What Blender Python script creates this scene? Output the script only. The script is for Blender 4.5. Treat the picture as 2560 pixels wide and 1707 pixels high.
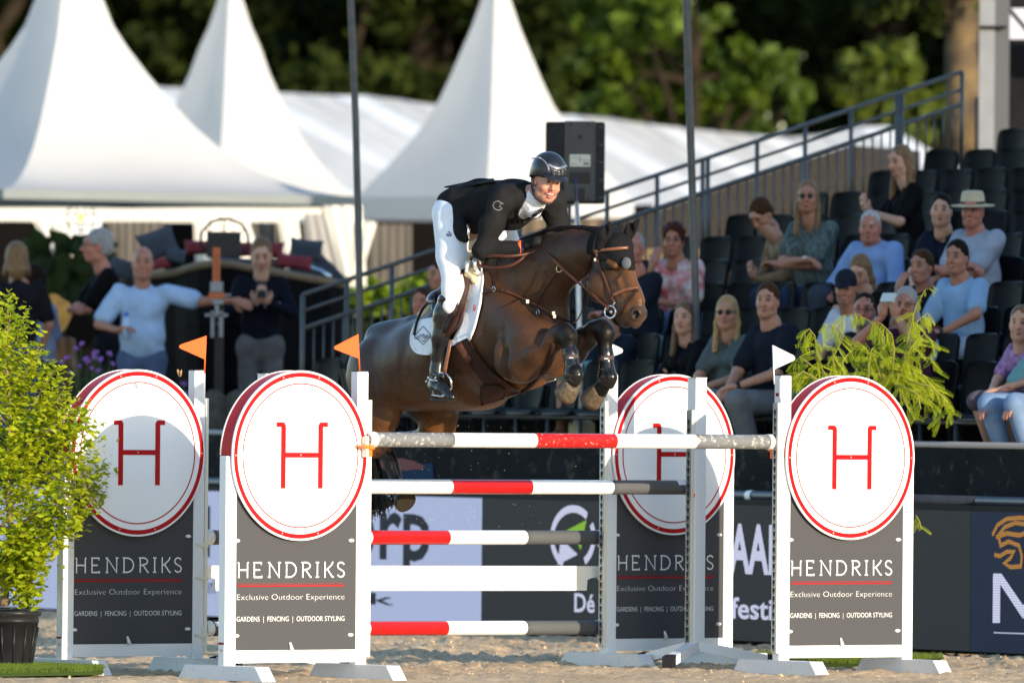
import bpy, math, random
import numpy as np
from mathutils import Vector, Matrix, Quaternion
random.seed(7)
np.random.seed(7)
for _o in list(bpy.data.objects):
    bpy.data.objects.remove(_o)
SC = bpy.context.scene
COL = SC.collection
PI = math.pi
# ------------------------------------------------------------------ camera
FPX, CX, CY = 400 / 36 * 2560, 1280.0, 853.5      # focal length in photo pixels, photo centre
PITCH, ROLL, EYE = 0.003885, 0.0084, 1.7
Fv = Vector((0, math.cos(PITCH), math.sin(PITCH)))
U0 = Vector((0, -math.sin(PITCH), math.cos(PITCH)))
R0 = Vector((1, 0, 0))
Rv = R0 * math.cos(ROLL) + U0 * math.sin(ROLL)
Uv = U0 * math.cos(ROLL) - R0 * math.sin(ROLL)
CAMP = Vector((0, 0, EYE))
cam_data = bpy.data.cameras.new('camera')
cam = bpy.data.objects.new('camera', cam_data)
COL.objects.link(cam)
cam.matrix_world = Matrix(((Rv.x, Uv.x, -Fv.x, 0), (Rv.y, Uv.y, -Fv.y, 0), (Rv.z, Uv.z, -Fv.z, EYE), (0, 0, 0, 1)))
cam_data.lens = 400
cam_data.sensor_width = 36
cam_data.clip_start = 1
cam_data.clip_end = 2000
cam_data.dof.use_dof = True
cam_data.dof.focus_distance = 67.2
cam_data.dof.aperture_fstop = 3.6
SC.camera = cam
# ------------------------------------------------------------------ world, sun, exposure
SUN_TO = Vector((0.62, -0.785, 0.188)).normalized()
W = bpy.data.worlds.new('World')
SC.world = W
W.use_nodes = True
_n = W.node_tree.nodes
_sky = _n.new('ShaderNodeTexSky')
_sky.sky_type = 'NISHITA'
_sky.sun_disc = False
_sky.sun_elevation = math.asin(SUN_TO.z)
_sky.sun_rotation = math.atan2(SUN_TO.x, SUN_TO.y)
_sky.air_density = 1.0; _sky.dust_density = 0.4; _sky.ozone_density = 2.2
_bg = _n['Background']
_bg.inputs['Strength'].default_value = 0.15
W.node_tree.links.new(_sky.outputs['Color'], _bg.inputs['Color'])
_sd = bpy.data.lights.new('sun', 'SUN')
_sd.energy = 2.45
_sd.angle = math.radians(0.5)
_sd.color = (1.0, 0.86, 0.68)
sun = bpy.data.objects.new('sun', _sd)
COL.objects.link(sun)
sun.rotation_euler = (-SUN_TO).to_track_quat('-Z', 'Y').to_euler()
SC.view_settings.view_transform = 'Standard'
SC.view_settings.look = 'None'
SC.view_settings.exposure = 1.55
SC.view_settings.gamma = 1.0

# ------------------------------------------------------------------ placing helpers
def ray(px, py):
    return Fv * FPX + Rv * (px - CX) + Uv * (CY - py)

def at(px, py, Y):
    """point at depth Y that the photo shows at pixel (px, py) of 2560x1707"""
    d = ray(px, py)
    return CAMP + d * (Y / d.y)

def on_plane(px, py, p0, n):
    d = ray(px, py)
    return CAMP + d * ((p0 - CAMP).dot(n) / d.dot(n))

# ------------------------------------------------------------------ materials
MATS = {}
def mat(name, col, rough=0.6, var=0.0, vscale=8.0, bump=0.0, bscale=60.0, metal=0.0, spec=0.5, col2=None, emis=None, est=1.0,
        sheen=0.0, trans=0.0, attr=False, coat=0.0, stretch=None, dirt=None, dscale=14, dthr=0.62):
    if name in MATS:
        return MATS[name]
    if max(col) < .12 and not metal: spec = spec * (.12 if rough > .4 and spec <= .5 else .4)
    m = bpy.data.materials.new(name)
    m.use_nodes = True
    nt = m.node_tree
    N, L = nt.nodes, nt.links
    b = N['Principled BSDF']
    b.inputs['Roughness'].default_value = rough
    b.inputs['Metallic'].default_value = metal
    b.inputs['Specular IOR Level'].default_value = spec
    if coat:
        b.inputs['Coat Weight'].default_value = coat
        b.inputs['Coat Roughness'].default_value = 0.15
    if sheen:
        b.inputs['Sheen Weight'].default_value = sheen
    c = (*col, 1)
    b.inputs['Base Color'].default_value = c
    tc = N.new('ShaderNodeTexCoord')
    vec = tc.outputs['Object']
    if stretch:
        mp = N.new('ShaderNodeMapping')
        mp.inputs['Scale'].default_value = stretch
        L.new(vec, mp.inputs['Vector'])
        vec = mp.outputs['Vector']
    src = None
    if attr:
        a = N.new('ShaderNodeAttribute')
        a.attribute_name = 'Col'
        src = a.outputs['Color']
    if var or col2:
        nz = N.new('ShaderNodeTexNoise')
        nz.inputs['Scale'].default_value = vscale
        nz.inputs['Detail'].default_value = 5
        L.new(vec, nz.inputs['Vector'])
        mx = N.new('ShaderNodeMix')
        mx.data_type = 'RGBA'
        rmp = N.new('ShaderNodeMapRange')
        rmp.inputs['From Min'].default_value = 0.35
        rmp.inputs['From Max'].default_value = 0.65
        L.new(nz.outputs['Fac'], rmp.inputs['Value'])
        L.new(rmp.outputs['Result'], mx.inputs['Factor'])
        if src is None:
            c2 = col2 if col2 else tuple(x * (1 - var) for x in col)
            mx.inputs['A'].default_value = c
            mx.inputs['B'].default_value = (*c2, 1)
        else:
            mx.blend_type = 'MULTIPLY'
            L.new(src, mx.inputs['A'])
            mx.inputs['B'].default_value = (1 - var, 1 - var, 1 - var, 1)
        src = mx.outputs['Result']
    if dirt:
        nz = N.new('ShaderNodeTexNoise')
        nz.inputs['Scale'].default_value = dscale
        nz.inputs['Detail'].default_value = 8
        nz.inputs['Roughness'].default_value = 0.7
        L.new(vec, nz.inputs['Vector'])
        rmp = N.new('ShaderNodeMapRange')
        rmp.inputs['From Min'].default_value = dthr
        rmp.inputs['From Max'].default_value = dthr + 0.08
        L.new(nz.outputs['Fac'], rmp.inputs['Value'])
        mx = N.new('ShaderNodeMix')
        mx.data_type = 'RGBA'
        L.new(rmp.outputs['Result'], mx.inputs['Factor'])
        if src is None:
            mx.inputs['A'].default_value = c
        else:
            L.new(src, mx.inputs['A'])
        mx.inputs['B'].default_value = (*dirt, 1)
        src = mx.outputs['Result']
    if src is not None:
        L.new(src, b.inputs['Base Color'])
    if bump:
        nb = N.new('ShaderNodeTexNoise')
        nb.inputs['Scale'].default_value = bscale
        nb.inputs['Detail'].default_value = 6
        L.new(vec, nb.inputs['Vector'])
        bp = N.new('ShaderNodeBump')
        bp.inputs['Strength'].default_value = bump
        bp.inputs['Distance'].default_value = 0.02
        L.new(nb.outputs['Fac'], bp.inputs['Height'])
        L.new(bp.outputs['Normal'], b.inputs['Normal'])
    if emis:
        b.inputs['Emission Color'].default_value = (*emis, 1)
        b.inputs['Emission Strength'].default_value = est
    if trans:
        tr = N.new('ShaderNodeBsdfTranslucent')
        if src is not None:
            L.new(src, tr.inputs['Color'])
        else:
            tr.inputs['Color'].default_value = c
        ms = N.new('ShaderNodeMixShader')
        ms.inputs['Fac'].default_value = trans
        L.new(b.outputs['BSDF'], ms.inputs[1])
        L.new(tr.outputs['BSDF'], ms.inputs[2])
        L.new(ms.outputs['Shader'], N['Material Output'].inputs['Surface'])
    MATS[name] = m
    return m

# ------------------------------------------------------------------ objects
ORG = {}
def setp(o, label=None, cat=None, group=None, kind=None):
    if label: o['label'] = label
    if cat: o['category'] = cat
    if group: o['group'] = group
    if kind: o['kind'] = kind
    return o

def empty(name, loc, label, cat, group=None, rz=0.0):
    o = bpy.data.objects.new(name, None)
    COL.objects.link(o)
    o.empty_display_size = 0.2
    o.location = loc
    o.rotation_euler = (0, 0, rz)
    ORG[o.name] = Matrix.Translation(Vector(loc)) @ Matrix.Rotation(rz, 4, 'Z')
    return setp(o, label, cat, group)

def link_mesh(name, me, mats, parent=None):
    if not isinstance(mats, (list, tuple)): mats = [mats]
    for m in mats: me.materials.append(m)
    o = bpy.data.objects.new(name, me)
    COL.objects.link(o)
    if parent is not None:
        o.parent = parent
        ORG[o.name] = ORG[parent.name]
    else:
        ORG[o.name] = Matrix.Identity(4)
    return o

def np_mesh(name, V, Fc, mats, parent=None, world=True, smooth=False, col=None, midx=None):
    """V (n,3) float, Fc (m,3|4) int; when world, V is in world coordinates and is moved into the parent's frame"""
    V = np.asarray(V, dtype=np.float32)
    Fc = np.asarray(Fc, dtype=np.int32)
    if world and parent is not None:
        M = np.array(ORG[parent.name].inverted())
        V = (V @ M[:3, :3].T + M[:3, 3]).astype(np.float32)
    me = bpy.data.meshes.new(name)
    nf, k = Fc.shape
    me.vertices.add(len(V)); me.vertices.foreach_set('co', V.ravel())
    me.loops.add(nf * k); me.loops.foreach_set('vertex_index', Fc.ravel())
    me.polygons.add(nf)
    me.polygons.foreach_set('loop_start', np.arange(0, nf * k, k, dtype=np.int32))
    me.polygons.foreach_set('loop_total', np.full(nf, k, dtype=np.int32))
    if midx is not None: me.polygons.foreach_set('material_index', np.asarray(midx, dtype=np.int32))
    if smooth: me.polygons.foreach_set('use_smooth', np.ones(nf, dtype=bool))
    if col is not None:
        a = me.color_attributes.new('Col', 'FLOAT_COLOR', 'POINT')
        c4 = np.ones((len(V), 4), dtype=np.float32); c4[:, :3] = col
        a.data.foreach_set('color', c4.ravel())
    me.update(calc_edges=True)
    return link_mesh(name, me, mats, parent)

class MB:
    """collects boxes, tubes and prisms; build() links them as ONE mesh object"""
    def __init__(s): s.v = []; s.f = []; s.m = []; s.sm = []; s.M = Matrix.Identity(4); s.mi = 0; s.uvz = None
    def add(s, vs, fs, smooth=False):
        n = len(s.v)
        s.v += [s.M @ Vector(v) for v in vs]
        for f in fs:
            s.f.append([i + n for i in f]); s.m.append(s.mi); s.sm.append(smooth)
        return s
    def box(s, c, d, R=None, bev=0.0):
        x, y, z = d[0] / 2, d[1] / 2, d[2] / 2
        R = R or Matrix.Identity(3)
        c = Vector(c)
        if bev:
            b = bev
            vs = []
            for sz in (-1, 1):
                for (ax, ay) in ((x - b, y), (-x + b, y), (-x, y - b), (-x, -y + b), (-x + b, -y), (x - b, -y), (x, -y + b), (x, y - b)):
                    vs.append(c + R @ Vector((ax, ay, sz * (z - b))))
            for sz in (-1, 1):
                for (ax, ay) in ((x - b, y - b), (-x + b, y - b), (-x + b, -y + b), (x - b, -y + b)):
                    vs.append(c + R @ Vector((ax, ay, sz * z)))
            fs = [[i, (i + 1) % 8, 8 + (i + 1) % 8, 8 + i] for i in range(8)]
            fs.append([16, 19, 18, 17]); fs.append([20, 21, 22, 23])
            for base, q, rev in ((0, 16, False), (8, 20, True)):
                a = [[base + 0, base + 1, q + 1, q + 0], [base + 1, base + 2, q + 1], [base + 2, base + 3, q + 2, q + 1], [base + 3, base + 4, q + 2],
                     [base + 4, base + 5, q + 3, q + 2], [base + 5, base + 6, q + 3], [base + 6, base + 7, q + 0, q + 3], [base + 7, base + 0, q + 0]]
                fs += [list(reversed(k)) for k in a] if not rev else a
            return s.add(vs, fs)
        vs = [c + R @ Vector((i * x, j * y, k * z)) for k in (-1, 1) for j in (-1, 1) for i in (-1, 1)]
        return s.add(vs, [[0, 2, 3, 1], [4, 5, 7, 6], [0, 1, 5, 4], [2, 6, 7, 3], [0, 4, 6, 2], [1, 3, 7, 5]])
    def tube(s, pts, r, n=8, cap=True, smooth=True, flat=None):
        """flat = (vector, factor): squash the section along that vector"""
        pts = [Vector(p) for p in pts]
        rs = r if isinstance(r, (list, tuple)) else [r] * len(pts)
        vs = []; up = None
        for i, p in enumerate(pts):
            t = (pts[min(i + 1, len(pts) - 1)] - pts[max(i - 1, 0)]).normalized()
            if up is None:
                up = Vector((0, 0, 1)) if abs(t.z) < 0.9 else Vector((1, 0, 0))
            a = t.cross(up)
            if a.length < 1e-6: a = t.cross(Vector((0, 1, 0)))
            a.normalize(); b = a.cross(t).normalized(); up = b
            for k in range(n):
                th = 2 * PI * k / n
                o = (a * math.cos(th) + b * math.sin(th)) * rs[i]
                if flat:
                    fn = flat[0].normalized(); o = o - fn * (o.dot(fn) * (1 - flat[1]))
                vs.append(p + o)
        fs = []
        for i in range(len(pts) - 1):
            for k in range(n):
                k2 = (k + 1) % n
                fs.append([i * n + k, i * n + k2, (i + 1) * n + k2, (i + 1) * n + k])
        s.add(vs, fs, smooth)
        if cap:
            m = len(s.v) - len(vs)
            s.f.append([m + k for k in reversed(range(n))]); s.m.append(s.mi); s.sm.append(False)
            s.f.append([m + (len(pts) - 1) * n + k for k in range(n)]); s.m.append(s.mi); s.sm.append(False)
        return s
    def prism(s, poly, y0, y1, axis='Y'):
        """poly in (x,z), extruded along y"""
        n = len(poly)
        vs = [(x, y0, z) for x, z in poly] + [(x, y1, z) for x, z in poly]
        fs = [[i, (i + 1) % n, n + (i + 1) % n, n + i] for i in range(n)]
        fs.append(list(reversed(range(n)))); fs.append([n + i for i in range(n)])
        return s.add(vs, fs)
    def ring(s, r0, r1, y0, y1, cz=0.0, a0=0.0, a1=2 * PI, n=72, cx=0.0):
        full = abs(a1 - a0 - 2 * PI) < 1e-6
        vs = []; k = n if full else n + 1
        for i in range(k):
            a = a0 + (a1 - a0) * i / n
            c, d = math.cos(a), math.sin(a)
            vs += [(cx + r0 * c, y0, cz + r0 * d), (cx + r1 * c, y0, cz + r1 * d), (cx + r1 * c, y1, cz + r1 * d), (cx + r0 * c, y1, cz + r0 * d)]
        fs = []
        for i in range(n):
            j = (i + 1) % k
            for q in range(4):
                fs.append([i * 4 + q, i * 4 + (q + 1) % 4, j * 4 + (q + 1) % 4, j * 4 + q])
        if not full:
            fs.append([0, 3, 2, 1]); e = (k - 1) * 4; fs.append([e, e + 1, e + 2, e + 3])
        return s.add(vs, fs)
    def disc(s, r, y0, y1, cz=0.0, cx=0.0, n=72):
        return s.prism([(cx + r * math.cos(2 * PI * i / n), cz + r * math.sin(2 * PI * i / n)) for i in range(n)], y0, y1)
    def ball(s, c, r, n=8, sc=(1, 1, 1), R=None):
        vs = []; c = Vector(c); R = R or Matrix.Identity(3)
        m = max(4, n // 2)
        for i in range(m + 1):
            ph = PI * i / m
            for k in range(n):
                th = 2 * PI * k / n
                vs.append(c + R @ Vector((r * sc[0] * math.sin(ph) * math.cos(th), r * sc[1] * math.sin(ph) * math.sin(th), r * sc[2] * math.cos(ph))))
        fs = []
        for i in range(m):
            for k in range(n):
                fs.append([i * n + k, (i + 1) * n + k, (i + 1) * n + (k + 1) % n, i * n + (k + 1) % n])
        return s.add(vs, fs, True)
    def lathe(s, prof, c, n=20):
        c = Vector(c); vs = []
        for r, z in prof:
            for k in range(n):
                th = 2 * PI * k / n
                vs.append(c + Vector((r * math.cos(th), r * math.sin(th), z)))
        fs = []
        for i in range(len(prof) - 1):
            for k in range(n):
                fs.append([i * n + k, i * n + (k + 1) % n, (i + 1) * n + (k + 1) % n, (i + 1) * n + k])
        return s.add(vs, fs, True)
    def build(s, name, mats, parent=None, world=False):
        me = bpy.data.meshes.new(name)
        vs = s.v
        if world and parent is not None:
            I = ORG[parent.name].inverted()
            vs = [I @ v for v in vs]
        me.from_pydata([tuple(v) for v in vs], [], s.f)
        me.polygons.foreach_set('material_index', s.m)
        me.polygons.foreach_set('use_smooth', s.sm)
        me.validate()
        me.update()
        return link_mesh(name, me, mats, parent)

def copy_tree(o, parent=None):
    c = o.copy(); COL.objects.link(c)
    if parent is not None: c.parent = parent
    ORG[c.name] = ORG[o.name]
    for ch in list(o.children): copy_tree(ch, c)
    return c

_fonts = {}
def text_mb(mb, txt, x0, x1, z0, h, y, depth=0.002, bold=0.0, weight=None):
    """sets txt between x0 and x1 with capital height h at baseline z0, in the local x/z plane, raised at y"""
    cu = bpy.data.curves.new('t', 'FONT')
    cu.body = txt; cu.size = 1.0; cu.resolution_u = 3
    cu.offset = bold
    ob = bpy.data.objects.new('t', cu)
    COL.objects.link(ob)
    dg = bpy.context.evaluated_depsgraph_get()
    me = bpy.data.meshes.new_from_object(ob.evaluated_get(dg))
    xs = [v.co.x for v in me.vertices]
    mn, mxx = min(xs), max(xs)
    sx = (x1 - x0) / (mxx - mn); sz = h / 0.70
    vs = [(x0 + (v.co.x - mn) * sx, y, z0 + v.co.y * sz) for v in me.vertices]
    fs = [list(p.vertices) for p in me.polygons]
    mb.add(vs, fs)
    bpy.data.objects.remove(ob); bpy.data.curves.remove(cu); bpy.data.meshes.remove(me)
    return mb

def stroke_mb(mb, pts, w, y):
    """flat stroke along 2-D points (x,z)"""
    pts = [Vector((p[0], p[1])) for p in pts]
    L = []; R = []
    for i, p in enumerate(pts):
        a = (pts[i] - pts[i - 1]).normalized() if i > 0 else None
        b = (pts[i + 1] - pts[i]).normalized() if i < len(pts) - 1 else None
        t = (a + b).normalized() if a is not None and b is not None else (a if a is not None else b)
        n = Vector((-t.y, t.x))
        k = w / 2
        if a is not None and b is not None:
            k = k / max(0.5, n.dot(Vector((-a.y, a.x))))
        L.append(p + n * k); R.append(p - n * k)
    vs = [(q.x, y, q.y) for q in L] + [(q.x, y, q.y) for q in R]
    m = len(pts)
    mb.add(vs, [[i, i + 1, m + i + 1, m + i] for i in range(m - 1)])
    return mb

def arc(cx, cz, rx, rz, a0, a1, n=10):
    return [(cx + rx * math.cos(math.radians(a0 + (a1 - a0) * i / n)), cz + rz * math.sin(math.radians(a0 + (a1 - a0) * i / n))) for i in range(n + 1)]

# ------------------------------------------------------------------ smooth solids (bodies, cloth, horse)
class SDF:
    def __init__(s): s.p = []
    def cone(s, a, b, ra, rb, k=0.03, col=(1, 1, 1), flat=None, neg=False):
        s.p.append(('c', np.array(a, float), np.array(b, float), ra, rb, k, col, flat, neg)); return s
    def ell(s, c, r, R=None, k=0.02, col=(1, 1, 1), neg=False):
        R = np.eye(3) if R is None else np.array(R, float)
        s.p.append(('e', np.array(c, float), np.array(r, float), R, None, k, col, None, neg)); return s
    def chain(s, pts, rs, k=0.03, col=(1, 1, 1), flat=None):
        for i in range(len(pts) - 1): s.cone(pts[i], pts[i + 1], rs[i], rs[i + 1], k, col, flat)
        return s
    def mesh(s, vox):
        lo = np.full(3, 1e9); hi = -lo
        bb = []
        for p in s.p:
            if p[0] == 'c':
                q = 1.0 if p[7] is None else max(1.0, p[7][1])
                r = max(p[3], p[4]) * q
                a = np.minimum(p[1], p[2]) - r; b = np.maximum(p[1], p[2]) + r
            else:
                ext = np.sqrt(((p[3] * p[2]) ** 2).sum(axis=1))
                a = p[1] - ext; b = p[1] + ext
            bb.append((a, b))
            if not p[8]: lo = np.minimum(lo, a); hi = np.maximum(hi, b)
        lo = lo - 3 * vox; hi = hi + 3 * vox
        n = np.ceil((hi - lo) / vox).astype(int) + 1
        F = np.full(n, 9.0, dtype=np.float32); C = np.ones((*n, 3), dtype=np.float32)
        ax = [lo[i] + vox * np.arange(n[i]) for i in range(3)]
        for p, (a, b) in zip(s.p, bb):
            mg = p[5] + 2.5 * vox
            i0 = np.maximum(np.floor((a - mg - lo) / vox).astype(int), 0); i1 = np.minimum(np.ceil((b + mg - lo) / vox).astype(int) + 1, n)
            if (i1 <= i0).any(): continue
            X, Y, Z = np.meshgrid(ax[0][i0[0]:i1[0]], ax[1][i0[1]:i1[1]], ax[2][i0[2]:i1[2]], indexing='ij', sparse=False)
            P = np.stack([X, Y, Z], -1).astype(np.float32)
            if p[0] == 'c':
                ba = (p[2] - p[1]).astype(np.float32); v = P - p[1].astype(np.float32)
                t = np.clip((v @ ba) / max(ba @ ba, 1e-9), 0, 1)
                v = v - t[..., None] * ba
                if p[7] is not None:
                    nn = np.array(p[7][0], dtype=np.float32); nn = nn / np.linalg.norm(nn)
                    vn = v @ nn; v = v + nn * (vn / p[7][1] - vn)[..., None]
                d = np.sqrt((v * v).sum(-1)) - (p[3] + (p[4] - p[3]) * t)
            else:
                v = (P - p[1].astype(np.float32)) @ p[3].astype(np.float32)
                r = p[2].astype(np.float32)
                k0 = np.sqrt(((v / r) ** 2).sum(-1)); k1 = np.sqrt(((v / (r * r)) ** 2).sum(-1)) + 1e-9
                d = k0 * (k0 - 1) / k1
            sl = tuple(slice(i0[i], i1[i]) for i in range(3))
            A = F[sl]; k = max(p[5], 1e-5); c = np.array(p[6], dtype=np.float32)
            if p[8]:
                d = -d
                h = np.clip(.5 - .5 * (d - A) / k, 0, 1)
                F[sl] = d * (1 - h) + A * h + k * h * (1 - h)
                if p[6] is not None and p[6][0] >= 0: C[sl] = C[sl] * h[..., None] + c * (1 - h[..., None])
            else:
                h = np.clip(.5 + .5 * (A - d) / k, 0, 1)        # 1 -> new
                F[sl] = A * (1 - h) + d * h - k * h * (1 - h)
                C[sl] = C[sl] * (1 - h[..., None]) + c * h[..., None]
        S = F < 0
        cs = [(i, j, k) for i in (0, 1) for j in (0, 1) for k in (0, 1)]
        def sub(A, c): return A[c[0]:A.shape[0] - 1 + c[0], c[1]:A.shape[1] - 1 + c[1], c[2]:A.shape[2] - 1 + c[2]]
        cnt = sum(sub(S, c).astype(np.int8) for c in cs)
        act = np.argwhere((cnt > 0) & (cnt < 8))
        vid = np.full(np.array(S.shape) - 1, -1, dtype=np.int32)
        vid[act[:, 0], act[:, 1], act[:, 2]] = np.arange(len(act))
        acc = np.zeros((len(act), 3)); num = np.zeros(len(act))
        for c in cs:
            for d in range(3):
                if c[d] == 0:
                    c2 = list(c); c2[d] = 1
                    q = act + np.array(c); q2 = act + np.array(c2)
                    f0 = F[q[:, 0], q[:, 1], q[:, 2]]; f1 = F[q2[:, 0], q2[:, 1], q2[:, 2]]
                    m = (f0 < 0) != (f1 < 0)
                    t = np.where(m, f0 / np.where(m, f0 - f1, 1), 0)
                    pos = np.array(c, float)[None, :] + np.zeros((len(act), 3)); pos[:, d] += t
                    acc += pos * m[:, None]; num += m
        V = lo + (act + acc / num[:, None]) * vox
        ci = C[act[:, 0], act[:, 1], act[:, 2]]
        Q = []
        for d in range(3):
            e = [slice(None)] * 3; e2 = [slice(None)] * 3
            e[d] = slice(0, -1); e2[d] = slice(1, None)
            df = S[tuple(e)] != S[tuple(e2)]
            o = [k for k in range(3) if k != d]
            idx = np.argwhere(df)
            ok = (idx[:, o[0]] > 0) & (idx[:, o[1]] > 0) & (idx[:, o[0]] < S.shape[o[0]] - 1) & (idx[:, o[1]] < S.shape[o[1]] - 1)
            idx = idx[ok]
            ins = S[idx[:, 0], idx[:, 1], idx[:, 2]]
            qs = []
            for (du, dv) in ((-1, -1), (0, -1), (0, 0), (-1, 0)):
                t = idx.copy(); t[:, o[0]] += du; t[:, o[1]] += dv
                qs.append(vid[t[:, 0], t[:, 1], t[:, 2]])
            q = np.stack(qs, 1)
            if d == 1: ins = ~ins
            q[~ins] = q[~ins][:, ::-1]
            Q.append(q)
        return V, np.concatenate(Q), ci

def join_np(L):
    V = []; Fc = []; C = []; n = 0
    for v, f, c in L:
        V.append(v); Fc.append(f + n); C.append(c); n += len(v)
    return np.concatenate(V), np.concatenate(Fc), np.concatenate(C)

def sdf_obj(name, S, vox, m, parent, M=None, noise=0.0, nsc=9.0):
    """S: an SDF or a list of (SDF, voxel)"""
    if isinstance(S, SDF): S = [(S, vox)]
    V, Q, C = join_np([s.mesh(v) for s, v in S])
    if noise:      # soft creases of cloth and muscle
        n = np.sin(V[:, 0] * nsc * 3.1 + 2.1 * np.sin(V[:, 2] * nsc * 1.7)) * np.sin(V[:, 2] * nsc * 2.3 + 1.9 * np.sin(V[:, 1] * nsc * 2.2)) 
        V = V + np.stack([n, -n * 0.6, n * 0.3], 1) * noise
    if M is not None:
        M = np.array(M); V = V @ M[:3, :3].T + M[:3, 3]
    return np_mesh(name, V, Q, m, parent, world=True, smooth=True, col=C)
# ================================================================== ground of the arena
def vnoise(X, Y, s, seed):
    r = np.random.RandomState(seed); T = r.rand(128, 128)
    x = X * s; y = Y * s
    xi = np.floor(x).astype(int); yi = np.floor(y).astype(int); fx = x - xi; fy = y - yi
    fx = fx * fx * (3 - 2 * fx); fy = fy * fy * (3 - 2 * fy)
    g = lambda a, b: T[a % 128, b % 128]
    return (g(xi, yi) * (1 - fx) * (1 - fy) + g(xi + 1, yi) * fx * (1 - fy) + g(xi, yi + 1) * (1 - fx) * fy + g(xi + 1, yi + 1) * fx * fy)

def ground_h(X, Y):
    """height of the sand: hoof-churned, rougher towards the boards"""
    r = 0.35 + 0.65 * np.clip((Y - 66 - X * 0.2) / 5, 0, 1)
    h = (vnoise(X, Y, 1.3, 1) - .5) * 0.022 + (vnoise(X, Y, 3.5, 2) - .5) * 0.028 * r + (vnoise(X, Y, 9, 3) - .5) * 0.026 * r
    h += np.maximum(vnoise(X, Y, 17, 4) - .55, 0) * 0.08 * r + (vnoise(X, Y, 22, 5) - .5) * 0.012
    return h - 0.018

def make_ground():
    m = bpy.data.materials.new('arena_sand'); m.use_nodes = True
    N, L = m.node_tree.nodes, m.node_tree.links
    b = N['Principled BSDF']; b.inputs['Roughness'].default_value = 0.95; b.inputs['Specular IOR Level'].default_value = 0.15
    tc = N.new('ShaderNodeTexCoord')
    n1 = N.new('ShaderNodeTexNoise'); n1.inputs['Scale'].default_value = 1.2; n1.inputs['Detail'].default_value = 6
    n2 = N.new('ShaderNodeTexNoise'); n2.inputs['Scale'].default_value = 30; n2.inputs['Detail'].default_value = 8; n2.inputs['Roughness'].default_value = .75
    L.new(tc.outputs['Object'], n1.inputs['Vector']); L.new(tc.outputs['Object'], n2.inputs['Vector'])
    r1 = N.new('ShaderNodeValToRGB'); e = r1.color_ramp.elements
    e[0].position = .35; e[0].color = (0.56, 0.41, 0.26, 1); e[1].position = .65; e[1].color = (0.74, 0.56, 0.37, 1)
    L.new(n1.outputs['Fac'], r1.inputs['Fac'])
    r2 = N.new('ShaderNodeValToRGB'); e = r2.color_ramp.elements
    e[0].position = .34; e[0].color = (0.55, 0.53, 0.5, 1); e[1].position = .66; e[1].color = (1.12, 1.1, 1.05, 1)
    L.new(n2.outputs['Fac'], r2.inputs['Fac'])
    mx = N.new('ShaderNodeMix'); mx.data_type = 'RGBA'; mx.blend_type = 'MULTIPLY'; mx.inputs['Factor'].default_value = 1
    L.new(r1.outputs['Color'], mx.inputs['A']); L.new(r2.outputs['Color'], mx.inputs['B'])
    L.new(mx.outputs['Result'], b.inputs['Base Color'])
    bp = N.new('ShaderNodeBump'); bp.inputs['Strength'].default_value = .6; bp.inputs['Distance'].default_value = .02
    L.new(n2.outputs['Fac'], bp.inputs['Height']); L.new(bp.outputs['Normal'], b.inputs['Normal'])
    xs = np.linspace(-7, 7, 430); ys = np.linspace(61, 87, 470)
    X, Y = np.meshgrid(xs, ys, indexing='ij')
    ed = np.clip(np.minimum.reduce([X + 7, 7 - X, Y - 61, 87 - Y]) / .5, 0, 1)
    Z = ground_h(X, Y) * ed
    V = np.stack([X, Y, Z], -1).reshape(-1, 3)
    n0, n1_ = X.shape
    I = np.arange(n0 * n1_).reshape(n0, n1_)
    Q = np.stack([I[:-1, :-1], I[1:, :-1], I[1:, 1:], I[:-1, 1:]], -1).reshape(-1, 4)
    # outer skirt out to the horizon, sharing the flat rim
    c = [(-7, 61), (7, 61), (7, 87), (-7, 87)]; B = [(-900, -60), (900, -60), (900, 1500), (-900, 1500)]
    base = len(V)
    V = np.concatenate([V, [(x, y, 0) for x, y in c], [(x, y, 0) for x, y in B]])
    Q = np.concatenate([Q, [[base, base + 4, base + 5, base + 1], [base + 1, base + 5, base + 6, base + 2], [base + 2, base + 6, base + 7, base + 3], [base + 3, base + 7, base + 4, base]]])
    o = np_mesh('arena_sand', V, Q, m, smooth=False)
    setp(o, 'churned sand footing of the riding arena', kind='structure')
    # loose clods
    rs = np.random.RandomState(5); N_ = 7000
    x = rs.uniform(-4.5, 4.5, N_); y = 62 + rs.uniform(0, 1, N_) ** 0.8 * 20
    keep = rs.rand(N_) < (0.25 + .75 * np.clip((y - 66) / 5, 0, 1)); x = x[keep]; y = y[keep]
    s = rs.uniform(.002, .008, len(x)) * np.where(rs.rand(len(x)) < .05, 2.0, 1)
    base8 = np.array([(-1, -1, -.4), (1, -1, -.4), (1, 1, -.4), (-1, 1, -.4), (-.6, -.5, .9), (.7, -.6, .7), (.5, .6, 1), (-.6, .7, .6)])
    jit = rs.uniform(.6, 1.3, (len(x), 8, 3))
    V = base8[None] * jit * s[:, None, None] + np.stack([x, y, ground_h(x, y) + s * .3], -1)[:, None, :]
    f = np.array([[0, 3, 2, 1], [4, 5, 6, 7], [0, 1, 5, 4], [1, 2, 6, 5], [2, 3, 7, 6], [3, 0, 4, 7]])
    F_ = (f[None] + (np.arange(len(x)) * 8)[:, None, None]).reshape(-1, 4)
    o = np_mesh('sand_clods', V.reshape(-1, 3), F_, m)
    setp(o, 'loose crumbs of kicked up sand lying over the arena floor', kind='stuff')
make_ground()

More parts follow.
